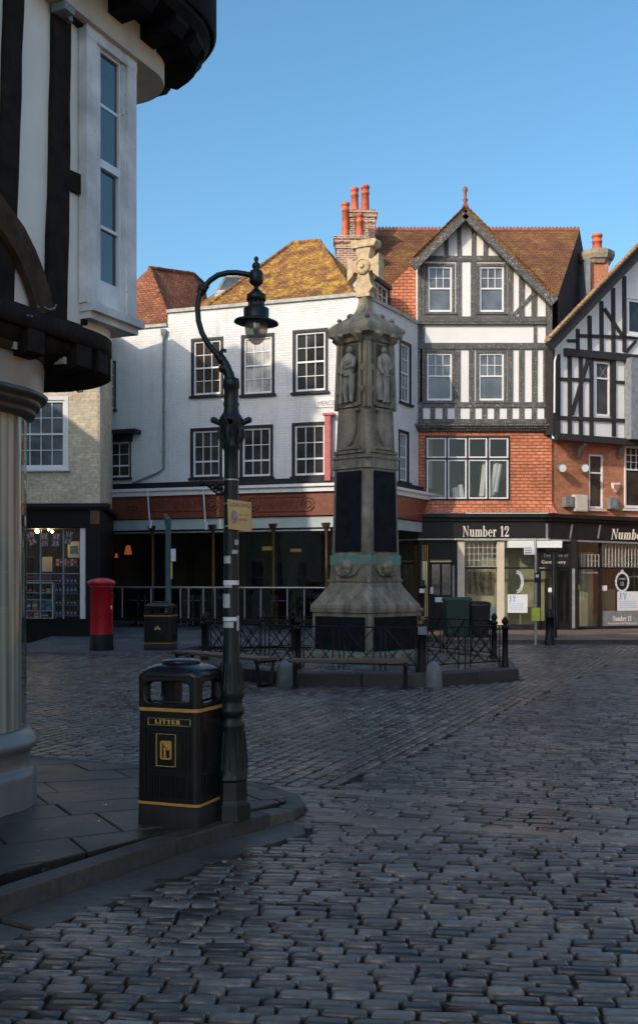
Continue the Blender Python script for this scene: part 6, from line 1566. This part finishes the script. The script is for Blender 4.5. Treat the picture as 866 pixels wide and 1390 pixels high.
# ================================================================ LITTER BINS
def rr(w_, d_, r, z, n=5, cx=0, cy=0):
    pts = []
    for (sx, sy_, a0) in ((1, -1, -90), (1, 1, 0), (-1, 1, 90), (-1, -1, 180)):
        for k in range(n + 1):
            a = R_(a0 + 90 * k / n); pts.append((cx + sx * (w_ / 2 - r) + r * math.cos(a), cy + sy_ * (d_ / 2 - r) + r * math.sin(a), z))
    return pts
def make_bin(name, loc, rz, label, writing=True):
    o = thing(name, loc, label, 'litter bin', 'black and gold litter bins', rz); I = Matrix.Identity(4)
    mb = MB(); mb.loft([rr(.44, .385, .03, 0), rr(.435, .38, .03, .145), rr(.43, .375, .03, .147)], True); mb.build('plinth', simple('dark_bin_plinth', (.013, .013, .013), .6, .3, 9, spec=.3), o, I)
    mb = MB(); mb.loft([rr(.452, .395, .04, .147), rr(.452, .395, .04, .165)], True, False, False); mb.build('gold_band', M['gold'], o, I)
    mb = MB(); mb.loft([rr(.444, .388, .04, .742), rr(.444, .388, .04, .764)], True, False, False); mb.build('gold_band', M['gold'], o, I)
    mb = MB(); mb.loft([rr(.44, .385, .036, .165), rr(.428, .375, .036, .742)], True, False, True)
    # raised panels, ribs and inscription frame on all four sides
    for k in range(4):
        wf, df = (.428, .375) if k % 2 == 0 else (.375, .428); a = k * math.pi / 2
        rot = Matrix.Rotation(a, 4, 'Z')
        def P2(x, z, n): t = (z - .165) / .577; return rot @ V((x, -(df / 2 + (1 - t) * .005) - n, z))
        def bx(x0, x1, z0, z1, n0, n1): mb.hexa([P2(x0, z0, n1), P2(x1, z0, n1), P2(x1, z0, n0), P2(x0, z0, n0)], [P2(x0, z1, n1), P2(x1, z1, n1), P2(x1, z1, n0), P2(x0, z1, n0)])
        h_ = wf / 2 - .05
        for x in (-h_, h_ - .012): bx(x, x + .012, .20, .70, -.01, .007)
        for z in (.645, .70): bx(-h_, h_, z, z + .006, -.01, .008)
        for x0, x1, z0, z1 in ((-h_ + .03, h_ - .03, .36, .62), (-h_ + .05, h_ - .05, .385, .60)):
            for q0 in ((x0, x0 + .007, z0, z1), (x1 - .007, x1, z0, z1), (x0 + .007, x1 - .007, z1 - .007, z1), (x0 + .007, x1 - .007, z0, z0 + .007)): bx(*q0, -.01, .006)
        x = -h_ + .035
        while x < h_ - .035: bx(x, x + .009, .20, .335, -.01, .007); x += .019
    mb.build('body', M['binblack'], o, I)
    # hood: four corner pillars, four rings round the openings, domed lid
    mb = MB(); z0, z1 = .764, .965
    for k in range(4):
        wf, df = (.436, .38) if k % 2 == 0 else (.38, .436); rot = Matrix.Rotation(k * math.pi / 2, 4, 'Z'); N = 28
        outr, inn, in2 = [], [], []
        ow, oh = wf / 2 - .03, (z1 - z0) / 2; iw, ih = wf / 2 - .065, .068; zc1 = (z0 + z1) / 2 - .004
        for i in range(N):
            t = 2 * math.pi * i / N + math.pi / 4; c, s_ = math.cos(t), math.sin(t); m = max(abs(c), abs(s_))
            outr.append((ow * c / m, oh * s_ / m)); p_ = 5.0; q_ = (abs(c) ** p_ + abs(s_) ** p_) ** (1 / p_); inn.append((iw * c / q_, ih * s_ / q_))
        def ring(pts, n, sh=0): return [rot @ V((x * (1 - sh), -df / 2 - n, zc1 + z * (1 - sh))) for x, z in pts]
        mb.loft([ring(outr, -.004, 0), [rot @ V((x * 1.12, -df / 2 - .004, zc1 + z * 1.14)) for x, z in inn], [rot @ V((x * 1.06, -df / 2 - .002, zc1 + z * 1.08)) for x, z in inn], ring(inn, -.022), ring(inn, -.05)], True, False, False)
    for sx in (-1, 1):
        for sy_ in (-1, 1):
            cx_, cy_ = sx * (.436 / 2 - .036), sy_ * (.38 / 2 - .036); mb.lathe([(z0 - .002, .038), (z1, .038)], cx_, cy_, 16)
    mb.build('hood', M['binblack'], o, I)
    mb = MB(); mb.loft([rr(.436, .38, .05, .958), rr(.442, .386, .055, .972), rr(.428, .372, .07, .992), rr(.37, .315, .09, 1.018), rr(.27, .23, .09, 1.036), rr(.20, .18, .08, 1.042)], True)
    mb.lathe([(1.036, .125), (1.046, .13), (1.056, .125), (1.062, .10), (1.066, .09), (1.068, .02)], 0, 0, 24); mb.build('lid', simple('glossy_bin_lid', (.010, .012, .018), .24, .25, 7, bst=.08, bsc=80), o, I)
    mb = MB(); mb.loft([rr(.30, .25, .03, .76), rr(.27, .22, .05, .80)], True); mb.box(-.09, -.02, -.05, .05, .76, .96); mb.build('inner_tray', M['binblack'], o, I)
    if writing:
        class LF:
            def pt(s, u, z, n=0): t = (z - .165) / .577; return V((u, -(.1875 + (1 - t) * .005) - n, z))
            def poly(s, mb, pts, n0, n1): mb.hexa([s.pt(p[0], p[1], n1) for p in pts], [s.pt(p[0], p[1], n0) for p in pts])
        lf = LF(); mb = MB()
        def fr(x0, x1, z0, z1, w_, n0, n1):
            for q0 in ((x0, x0 + w_, z0, z1), (x1 - w_, x1, z0, z1), (x0 + w_, x1 - w_, z1 - w_, z1), (x0 + w_, x1 - w_, z0, z0 + w_)): lf.poly(mb, [(q0[0], q0[2]), (q0[1], q0[2]), (q0[1], q0[3]), (q0[0], q0[3])], n0, n1)
        fr(-.135, .165, .655, .698, .0012, .0, .0095); fr(-.075, .062, .395, .60, .0016, .0, .0095)
        text = 'LITTER'; x = 0; pcs = []
        for ch in text:
            wd, ps = glyph(ch)
            for p in ps: pcs.append([(a + x, b) for a, b in p])
            x += wd + .22
        sc_ = .185 / x
        for k, p in enumerate(pcs): lf.poly(mb, [(-.085 + a * sc_, .664 + b * .026) for a, b in p], 0, .0095 + .0002 * (k % 6))
        mb.build('lettering', simple('yellow_gold_lettering', (.75, .55, .16), .5, .05), o, I)
        mb = MB(); pts = []
        for sx, sz, a0 in ((1, -1, -90), (1, 1, 0), (-1, 1, 90), (-1, -1, 180)):
            for k in range(4): a = R_(a0 + 30 * k); pts.append((-.0065 + sx * .029 + .011 * math.cos(a), .4975 + sz * .048 + .011 * math.sin(a)))
        lf.poly(mb, pts, 0, .009); em = mb.build('tidy_emblem', M['gold'], o, I)
        mb = MB(); ox, oz = -.0065, .4975
        def pc(pts, e_=0): lf.poly(mb, [(ox + x * .001, oz + z * .001) for x, z in pts], 0, .0098 + e_)
        pc([(-20 + 5 * math.cos(k * .7), 40 + 6 * math.sin(k * .7)) for k in range(9)]); pc([(-26, -48), (-20, -48), (-17, 0), (-15, 34), (-25, 34)], .0001); pc([(-20, -48), (-12, -48), (-14, 0), (-18, 8)], .0002)
        pc([(-18, 32), (-18, 24), (6, 10), (8, 16)], .0003); pc([(4, -48), (26, -48), (29, 2), (1, 2)], .0004); pc([(8, 10), (13, 8), (12, 14)], .0005)
        mb.build('figure', M['binblack'], em, I)
    else:
        m2 = MB(); 
        for p in ((0, .50, .035), (-.03, .47, .025), (.03, .47, .025)): m2.lathe([(p[1] - p[2], p[2] * .8), (p[1] + p[2], p[2] * .5)], p[0], -.193, 8)
        m2.build('crest', M['gold'], o, I)
    return o
make_bin('litter_bin', (-.895, 6.945, .085), math.atan2(-.349, .937), 'large black and gold bin marked LITTER in the foreground beside the street lamp', True)
b2 = make_bin('litter_bin', (G(216, 886, 0).x, 25.2, .05), R_(-8), 'small distant black litter bin on the left pavement, right of the red pillar box', False)
b2.scale = (1.55, 1.4, 1.07)

# ================================================================ PILLAR BOX
pp = V((P(138, 0, 25.0).x, 25.0)); pb = thing('pillar_box', (pp.x, pp.y, .05), 'bright red cylindrical pillar box with black base, in front of the souvenir shop', 'pillar box')
mb = MB(); mb.lathe([(.05, .285), (.10, .285), (.12, .275), (.42, .275), (.425, .262)], pp.x, pp.y, 28); mb.build('base', M['black'], pb)
mb = MB(); mb.lathe([(.425, .268), (1.52, .268), (1.53, .285), (1.56, .285), (1.565, .27)], pp.x, pp.y, 32)
mb.lathe([(1.56, .28), (1.58, .32), (1.62, .332), (1.655, .332), (1.68, .30), (1.72, .20), (1.745, .09), (1.75, .01)], pp.x, pp.y, 32); mb.build('body', M['postred'], pb)
mb = MB(); a = R_(-24); p = V((pp.x + .268 * math.cos(a), pp.y + .268 * math.sin(a), 1.05)); mb.ball(p, .045, 8, (.5, .5, 1.2)); mb.build('badge', M['paper'], pb)
mb = MB(); a = R_(15)
for z in (1.30, 1.42): mb.box(pp.x + .2, pp.x + .28, pp.y - .10, pp.y + .12, z, z + .03)
mb.build('aperture', M['black'], pb)

# ================================================================ POSTS, SIGNS, CAFE BALUSTRADE
tp = P(228.5, 0, 26.2); o = thing('teal_post', (tp.x, 26.2, .05), 'slim teal street post with bent top and small white notice, behind the distant litter bin', 'post')
zt_ = P(0, 712, 26.2).z; zt2 = P(0, 701, 26.2).z
mb = MB(); mb.lathe([(.02, .10), (.9, .10), (.95, .075), (zt_, .065)], tp.x, 26.2, 12); mb.tube([(tp.x, 26.2, zt_ - .05), (tp.x - .01, 26.2, zt_ + .1), (tp.x - .06, 26.2, zt2)], [.07, .09, .06], 8); mb.build('post', M['teal'], o)
mb = MB(); a, b = P(232, 762, 26.1), P(238.5, 745, 26.1); mb.box(a.x, b.x, 26.1, 26.12, a.z, b.z); mb.build('notice', M['paper'], o)
mb = MB(); a, b = P(231.5, 786, 26.1), P(234, 763, 26.1); mb.box(a.x, b.x, 26.1, 26.11, a.z, b.z); mb.build('yellow_strip', M['signyellow'], o)
mb = MB(); mb.ball((tp.x - .07, 26.2, zt2 + .02), .05, 8); mb.build('red_cap', M['postred'], o)

FBa = Fac(P(150, 0, 31.7).xy, P(441, 0, 29.6).xy)
ba = thing('cafe_balustrade', (FBa.p0.x, FBa.p0.y, .4), 'low steel and glass balustrade in front of the mahogany fronted cafe', 'balustrade')
zT = FBa.px(300, 797.5)[1]; 
def zbot(u): return FBa.px(300, 845)[1]
mb = MB(); A, B_ = FBa.pt(0, zT), FBa.pt(FBa.len, zT - .01); mb.tube([A, B_], .026, 8); mb.build('handrail', M['steel'], ba)
mb = MB(); FBa.box(mb, 0, FBa.len, zT - .98, zT - .90, -.10, .08); mb.build('plinth', M['shopblack'], ba)
for x in (166, 205, 245, 256, 276, 292, 332, 354, 390, 413):
    u = FBa.px(x, 820)[0]; mb = MB(); c = FBa.pt(u, 0); mb.tube([(c.x, c.y, zT - .92), (c.x, c.y, zT)], .022, 8); mb.build('post', M['steel'], ba)
mb = MB(); FBa.box(mb, .1, FBa.len - .1, zT - .88, zT - .06, -.006, .006); mb.build('glass_panel', M['balglass'], ba)
# tables and chairs inside the cafe rail
def table(x, y, lab, chair=False):
    o = thing('cafe_table', (x, y, .38), lab, 'table', 'cafe tables behind the balustrade')
    mb = MB(); mb.lathe([(1.08, .33), (1.11, .34), (1.11, .01)], x, y, 18); mb.build('top', M['steel'], o)
    mb = MB(); mb.lathe([(.36, .22), (.39, .20), (.41, .03), (1.08, .03)], x, y, 10); mb.build('leg', M['iron'], o)
for px, lab in ((185, 'round cafe table at the left end, behind the balustrade'), (265, 'round cafe table seen just left of the lamp post, behind the balustrade'), (382, 'round cafe table nearest the memorial, behind the balustrade')):
    p = P(px, 0, 31.2 if px > 300 else 31.9); table(p.x, p.y, lab)
def cafe_chair(x, y, rz, lab):
    o = thing('cafe_chair', (x, y, .40), lab, 'chair', 'cafe chairs behind the balustrade'); s_, c_ = math.sin(rz), math.cos(rz)
    def w_(a, b, z): return (x + c_ * a - s_ * b, y + s_ * a + c_ * b, z)
    mb = MB(); mb.hexa([w_(-.2, -.2, .83), w_(.2, -.2, .83), w_(.2, .2, .83), w_(-.2, .2, .83)], [w_(-.2, -.2, .86), w_(.2, -.2, .86), w_(.2, .2, .86), w_(-.2, .2, .86)]); mb.build('seat', M['iron'], o)
    mb = MB(); mb.hexa([w_(-.2, .19, 1.05), w_(.2, .19, 1.05), w_(.2, .22, 1.05), w_(-.2, .22, 1.05)], [w_(-.2, .21, 1.28), w_(.2, .21, 1.28), w_(.2, .24, 1.28), w_(-.2, .24, 1.28)]); mb.build('backrest', M['iron'], o)
    for a in (-.18, .18):
        for b in (-.18, .2):
            m2 = MB(); m2.tube([w_(a, b, .38), w_(a, b, .84 if b < 0 else 1.26)], .014, 6); m2.build('leg', M['steel'], o)
for px, d, rz, lab in ((200, 31.6, 1.2, 'dark cafe chair at the leftmost round table'), (250, 31.6, -1.0, 'dark cafe chair left of the middle round table'), (283, 31.3, 1.6, 'dark cafe chair right of the middle round table'), (366, 30.9, -1.4, 'dark cafe chair left of the table nearest the memorial'), (402, 30.7, 1.3, 'dark cafe chair right of the table nearest the memorial')):
    p = P(px, 0, d); cafe_chair(p.x, p.y, rz, lab)
for (px, py, lab) in ((174, 746, 'larger orange red pendant lamp shade glowing inside the cafe'), (158, 754, 'small orange pendant lamp glowing inside the cafe, near the brick corner')):
    p = P(px, py, 34.6); r_ = .13 if px == 174 else .06; mb = MB(); mb.lathe([(p.z - .16 * r_ / .13, r_), (p.z + .12 * r_ / .13, r_ * .55), (p.z + .14 * r_ / .13, .01)], p.x, p.y, 14); o = solo(mb, 'pendant_lamp', M['pendant'], lab, 'pendant lamp', 'pendant lamps in the cafe')
    m2 = MB(); m2.tube([(p.x, p.y, p.z + .12), (p.x, p.y, 3.7)], .012, 5); m2.build('cord', M['black'], o)

# big green bin and black wheeled bin behind the railing
p = P(620, 0, 30.2); z0 = .0
o = thing('green_storage_bin', (p.x, p.y, 0), 'large dark green bin with raised lid edge, behind the railing right of the memorial', 'bin')
mb = MB(); W2 = .37; mb.loft([rr(.66, .6, .05, .12, cx=p.x, cy=p.y), rr(.74, .66, .05, 1.12, cx=p.x, cy=p.y)], False); mb.build('body', M['greenbox'], o)
mb = MB(); mb.loft([rr(.80, .72, .06, 1.12, cx=p.x, cy=p.y), rr(.80, .72, .06, 1.17, cx=p.x, cy=p.y), rr(.70, .62, .06, 1.22, cx=p.x, cy=p.y)], False); mb.build('lid', M['greenbox'], o)
mb = MB()
for sx in (-.28, .28): mb.tube([(p.x + sx - .03, p.y - .25, .10), (p.x + sx + .03, p.y - .25, .10)], .10, 12)
mb.build('wheel', M['black'], o)
p = P(651, 0, 29.9); o = thing('wheeled_bin', (p.x, p.y, 0), 'black wheeled bin with rounded lid beside the green bin, behind the railing', 'bin')
mb = MB(); mb.loft([rr(.44, .5, .05, .08, cx=p.x, cy=p.y), rr(.54, .62, .05, .98, cx=p.x, cy=p.y)], False); mb.build('body', M['binblack'], o)
mb = MB(); mb.loft([rr(.58, .68, .06, .98, cx=p.x, cy=p.y), rr(.58, .68, .08, 1.02, cx=p.x, cy=p.y), rr(.52, .60, .10, 1.08, cx=p.x, cy=p.y), rr(.36, .40, .10, 1.11, cx=p.x, cy=p.y)], True); mb.build('lid', M['binblack'], o)
mb = MB()
for sx in (-.22, .22): mb.tube([(p.x + sx - .03, p.y - .22, .10), (p.x + sx + .03, p.y - .22, .10)], .10, 12)
mb.build('wheel', M['black'], o)
# slim post with finial left of the black door
p = P(573, 0, 29); mb = MB(); zt_ = P(0, 787, 29).z; mb.lathe([(0, .12), (.5, .12), (.55, .07), (zt_ - .25, .06), (zt_ - .22, .10), (zt_ - .15, .10), (zt_ - .12, .06), (zt_ - .04, .08), (zt_, .02)], p.x, p.y, 12)
o = solo(mb, 'finial_post', M['iron'], 'slim black post with a finial between the memorial and the green bin', 'post')
mb = MB(); mb.lathe([(1.35, .075), (1.50, .075)], p.x, p.y, 12); mb.build('white_band', M['paper'], o)
# bus-stop like grey pole with plates
d = 27.9; p = P(727, 0, d); o = thing('sign_pole', (p.x, d, 0), 'thin grey pole with white flag plate and yellow-green plate before the Number 12 shop', 'sign pole')
mb = MB(); mb.tube([(p.x, d, 0), (p.x, d, P(0, 731, d).z)], .035, 10); mb.build('pole', M['steel'], o)
def plate(x0, y0, x1, y1, m_, name, dd=.05):
    a, b = P(x0, y1, d - dd), P(x1, y0, d - dd); mb = MB(); mb.box(a.x, b.x, d - dd - .01, d - dd, a.z, b.z); return mb.build(name, M[m_], o)
fp_ = plate(711, 740.5, 726, 753, 'paper', 'flag_plate', 0)
FK = Fac((0, d - .062), (1, d - .062)); 
q0 = P(713, 747.5, d - .02); q1 = P(721, 744.5, d - .02); sans(Fac((0, d - .012), (1, d - .012)), 'BUS', q0.x, q1.x, q0.z, q1.z, 0, M['darktext'], fp_) if False else None
mb = MB()
for y in (744, 747, 750): a, b = P(713, y + .5, d - .012), P(721 + y % 2, y - .4, d - .012); mb.box(a.x, b.x, d - .015, d - .0105, a.z, b.z)
mb.build('print_lines', M['darktext'], fp_)
bpz = plate(725.5, 778, 732, 791, 'navy', 'blue_plate'); 
mb = MB(); a, b = P(727, 784, d - .062), P(731, 780, d - .062); mb.box(a.x, b.x, d - .065, d - .061, a.z, b.z); mb.build('white_symbol', M['paper'], bpz)
yp = plate(721.5, 825, 733, 843, 'lime', 'yellow_green_plate')
# dark post with a T head, bollard
d = 29.6; p = P(752, 0, d); o = thing('dark_signpost', (p.x, d, .1), 'dark post with short T-shaped head standing before the Number 12 shop doors', 'post')
mb = MB(); mb.lathe([(.1, .09), (.6, .09), (.65, .065), (P(0, 752, d).z, .06)], p.x, d, 12); mb.build('post', M['iron'], o)
mb = MB(); a, b = P(741.5, 748, d), P(762.5, 745, d); mb.box(a.x, b.x, d - .12, d + .12, a.z, b.z); a2, b2_ = P(746, 751, d), P(758, 748, d); mb.box(a2.x, b2_.x, d - .08, d + .08, a2.z, b2_.z + .002); mb.build('head', M['iron'], o)
p = P(746.5, 0, 28.0); mb = MB(); mb.lathe([(0, .15), (.15, .14), (.16, .125), (.70, .105), (.71, .12), (.74, .12), (.75, .10), (.86, .095), (.91, .07), (.94, .03), (.945, .005)], p.x, p.y, 14); solo(mb, 'bollard', M['iron'], 'black tapered iron bollard on the kerb beside the sign pole', 'bollard')

# ================================================================ BUILDINGS AND AN ADDED SHADE SCREEN OFF THE LEFT AND BEHIND (they shade the street)
def plain_house(x0, x1, y0, y1, h, roofh, mat, label, axis='x', wins_=True):
    o = thing('neighbouring_building', ((x0 + x1) / 2, (y0 + y1) / 2, 0), label, 'building', None)
    mb = MB(); mb.box(x0, x1, y0, y1, -.03, h)
    mb.build('wall', M[mat], o)
    mb = MB()
    if axis == 'flat': mb.box(x0 - .1, x1 + .1, y0 - .1, y1 + .1, h, h + max(roofh, .2))
    else:
        if axis == 'x': a = [(x0 - .2, y0 - .2, h), (x1 + .2, y0 - .2, h), (x1 + .2, y1 + .2, h), (x0 - .2, y1 + .2, h)]; m0, m1 = (x0 - .2, (y0 + y1) / 2, h + roofh), (x1 + .2, (y0 + y1) / 2, h + roofh); fs = [[a[0], a[1], m1, m0], [a[2], a[3], m0, m1], [a[1], a[2], m1], [a[3], a[0], m0]]
        else: a = [(x0 - .2, y0 - .2, h), (x1 + .2, y0 - .2, h), (x1 + .2, y1 + .2, h), (x0 - .2, y1 + .2, h)]; m0, m1 = ((x0 + x1) / 2, y0 - .2, h + roofh), ((x0 + x1) / 2, y1 + .2, h + roofh); fs = [[a[1], a[2], m1, m0], [a[3], a[0], m0, m1], [a[0], a[1], m0], [a[2], a[3], m1]]
        for f in fs: mb.face(f)
    mb.build('roof', M['redtile'], o)
    if wins_:
        faces_ = [Fac((x1, y0), (x1, y1)), Fac((x0, y0), (x1, y0)), Fac((x1, y1), (x0, y1)), Fac((x0, y1), (x0, y0))]
        for fc in faces_:
            n = max(1, int(fc.len / 2.6))
            for k in range(n):
                for z in (1.0, 4.4, 7.4):
                    if z + 2 > h: continue
                    u = fc.len * (k + .5) / n; sash(fc, (u - .5, u + .5, z, z + 1.7), o, 2, (1, 1), rec=-.06, sill=True)
    return o
plain_house(-14.5, -14, 16.1, 19.5, 17.2, .3, 'stone', 'tall thin screen added to cast shade, outside the left edge of the picture', 'flat')  # unseen thin screen, added to cast the shadow edge on the white facade
tw = MB(); tw.box(-14.5, -14, 16.1, 17.6, 17.5, 18.0); solo(tw, 'shade_screen_step', M['stone'], 'low step added on the shade screen to shape its shadow, outside the left edge', 'shade screen')  # unseen step added to the screen to raise part of its shadow edge
plain_house(-21, -14, -26, -6.1, 15.0, 2.0, 'whitebrick', 'long white brick terrace behind the viewer, far left', 'y')
plain_house(-21, -14, 20.0, 27.5, 11.2, .3, 'creambrick', 'low cream brick house beyond the shade screen, outside the left edge', 'flat')
plain_house(-21, -14, 9.3, 16.0, 12.5, .3, 'creambrick', 'flat roofed pale brick house before the shade screen, outside the left edge', 'flat')
plain_house(-21, -14, -6, 9.2, 15.2, 5.0, 'creambrick', 'gabled cream brick house far out of the picture on the left', 'x')
plain_house(9.5, 16, -8, 11, 5.0, 2.2, 'creambrick', 'cream brick house outside the right edge of the picture', 'y')
plain_house(15.2, 20, 12, 34, 6.0, 2.2, 'orangebrick', 'orange brick terrace outside the right edge beyond the cobbles', 'y')

# ---- small litter on the flags
for (x, y, lab) in ((142, 1094, 'tiny orange cigarette end on the flags, the one nearer the litter bin'), (132, 1117, 'tiny pale orange cigarette end on the flags, the one nearer the kerb')):
    p = G(x, y, .097); mb = MB(); mb.tube([(p.x - .012, p.y, .103), (p.x + .004, p.y + .006, .103)], .0045, 6); o = solo(mb, 'cigarette_end', M['gold'], lab, 'litter', 'cigarette ends on the pavement')
    m2 = MB(); m2.tube([(p.x + .004, p.y + .006, .103), (p.x + .014, p.y + .010, .103)], .0045, 6); m2.build('paper_tube', M['paper'], o)
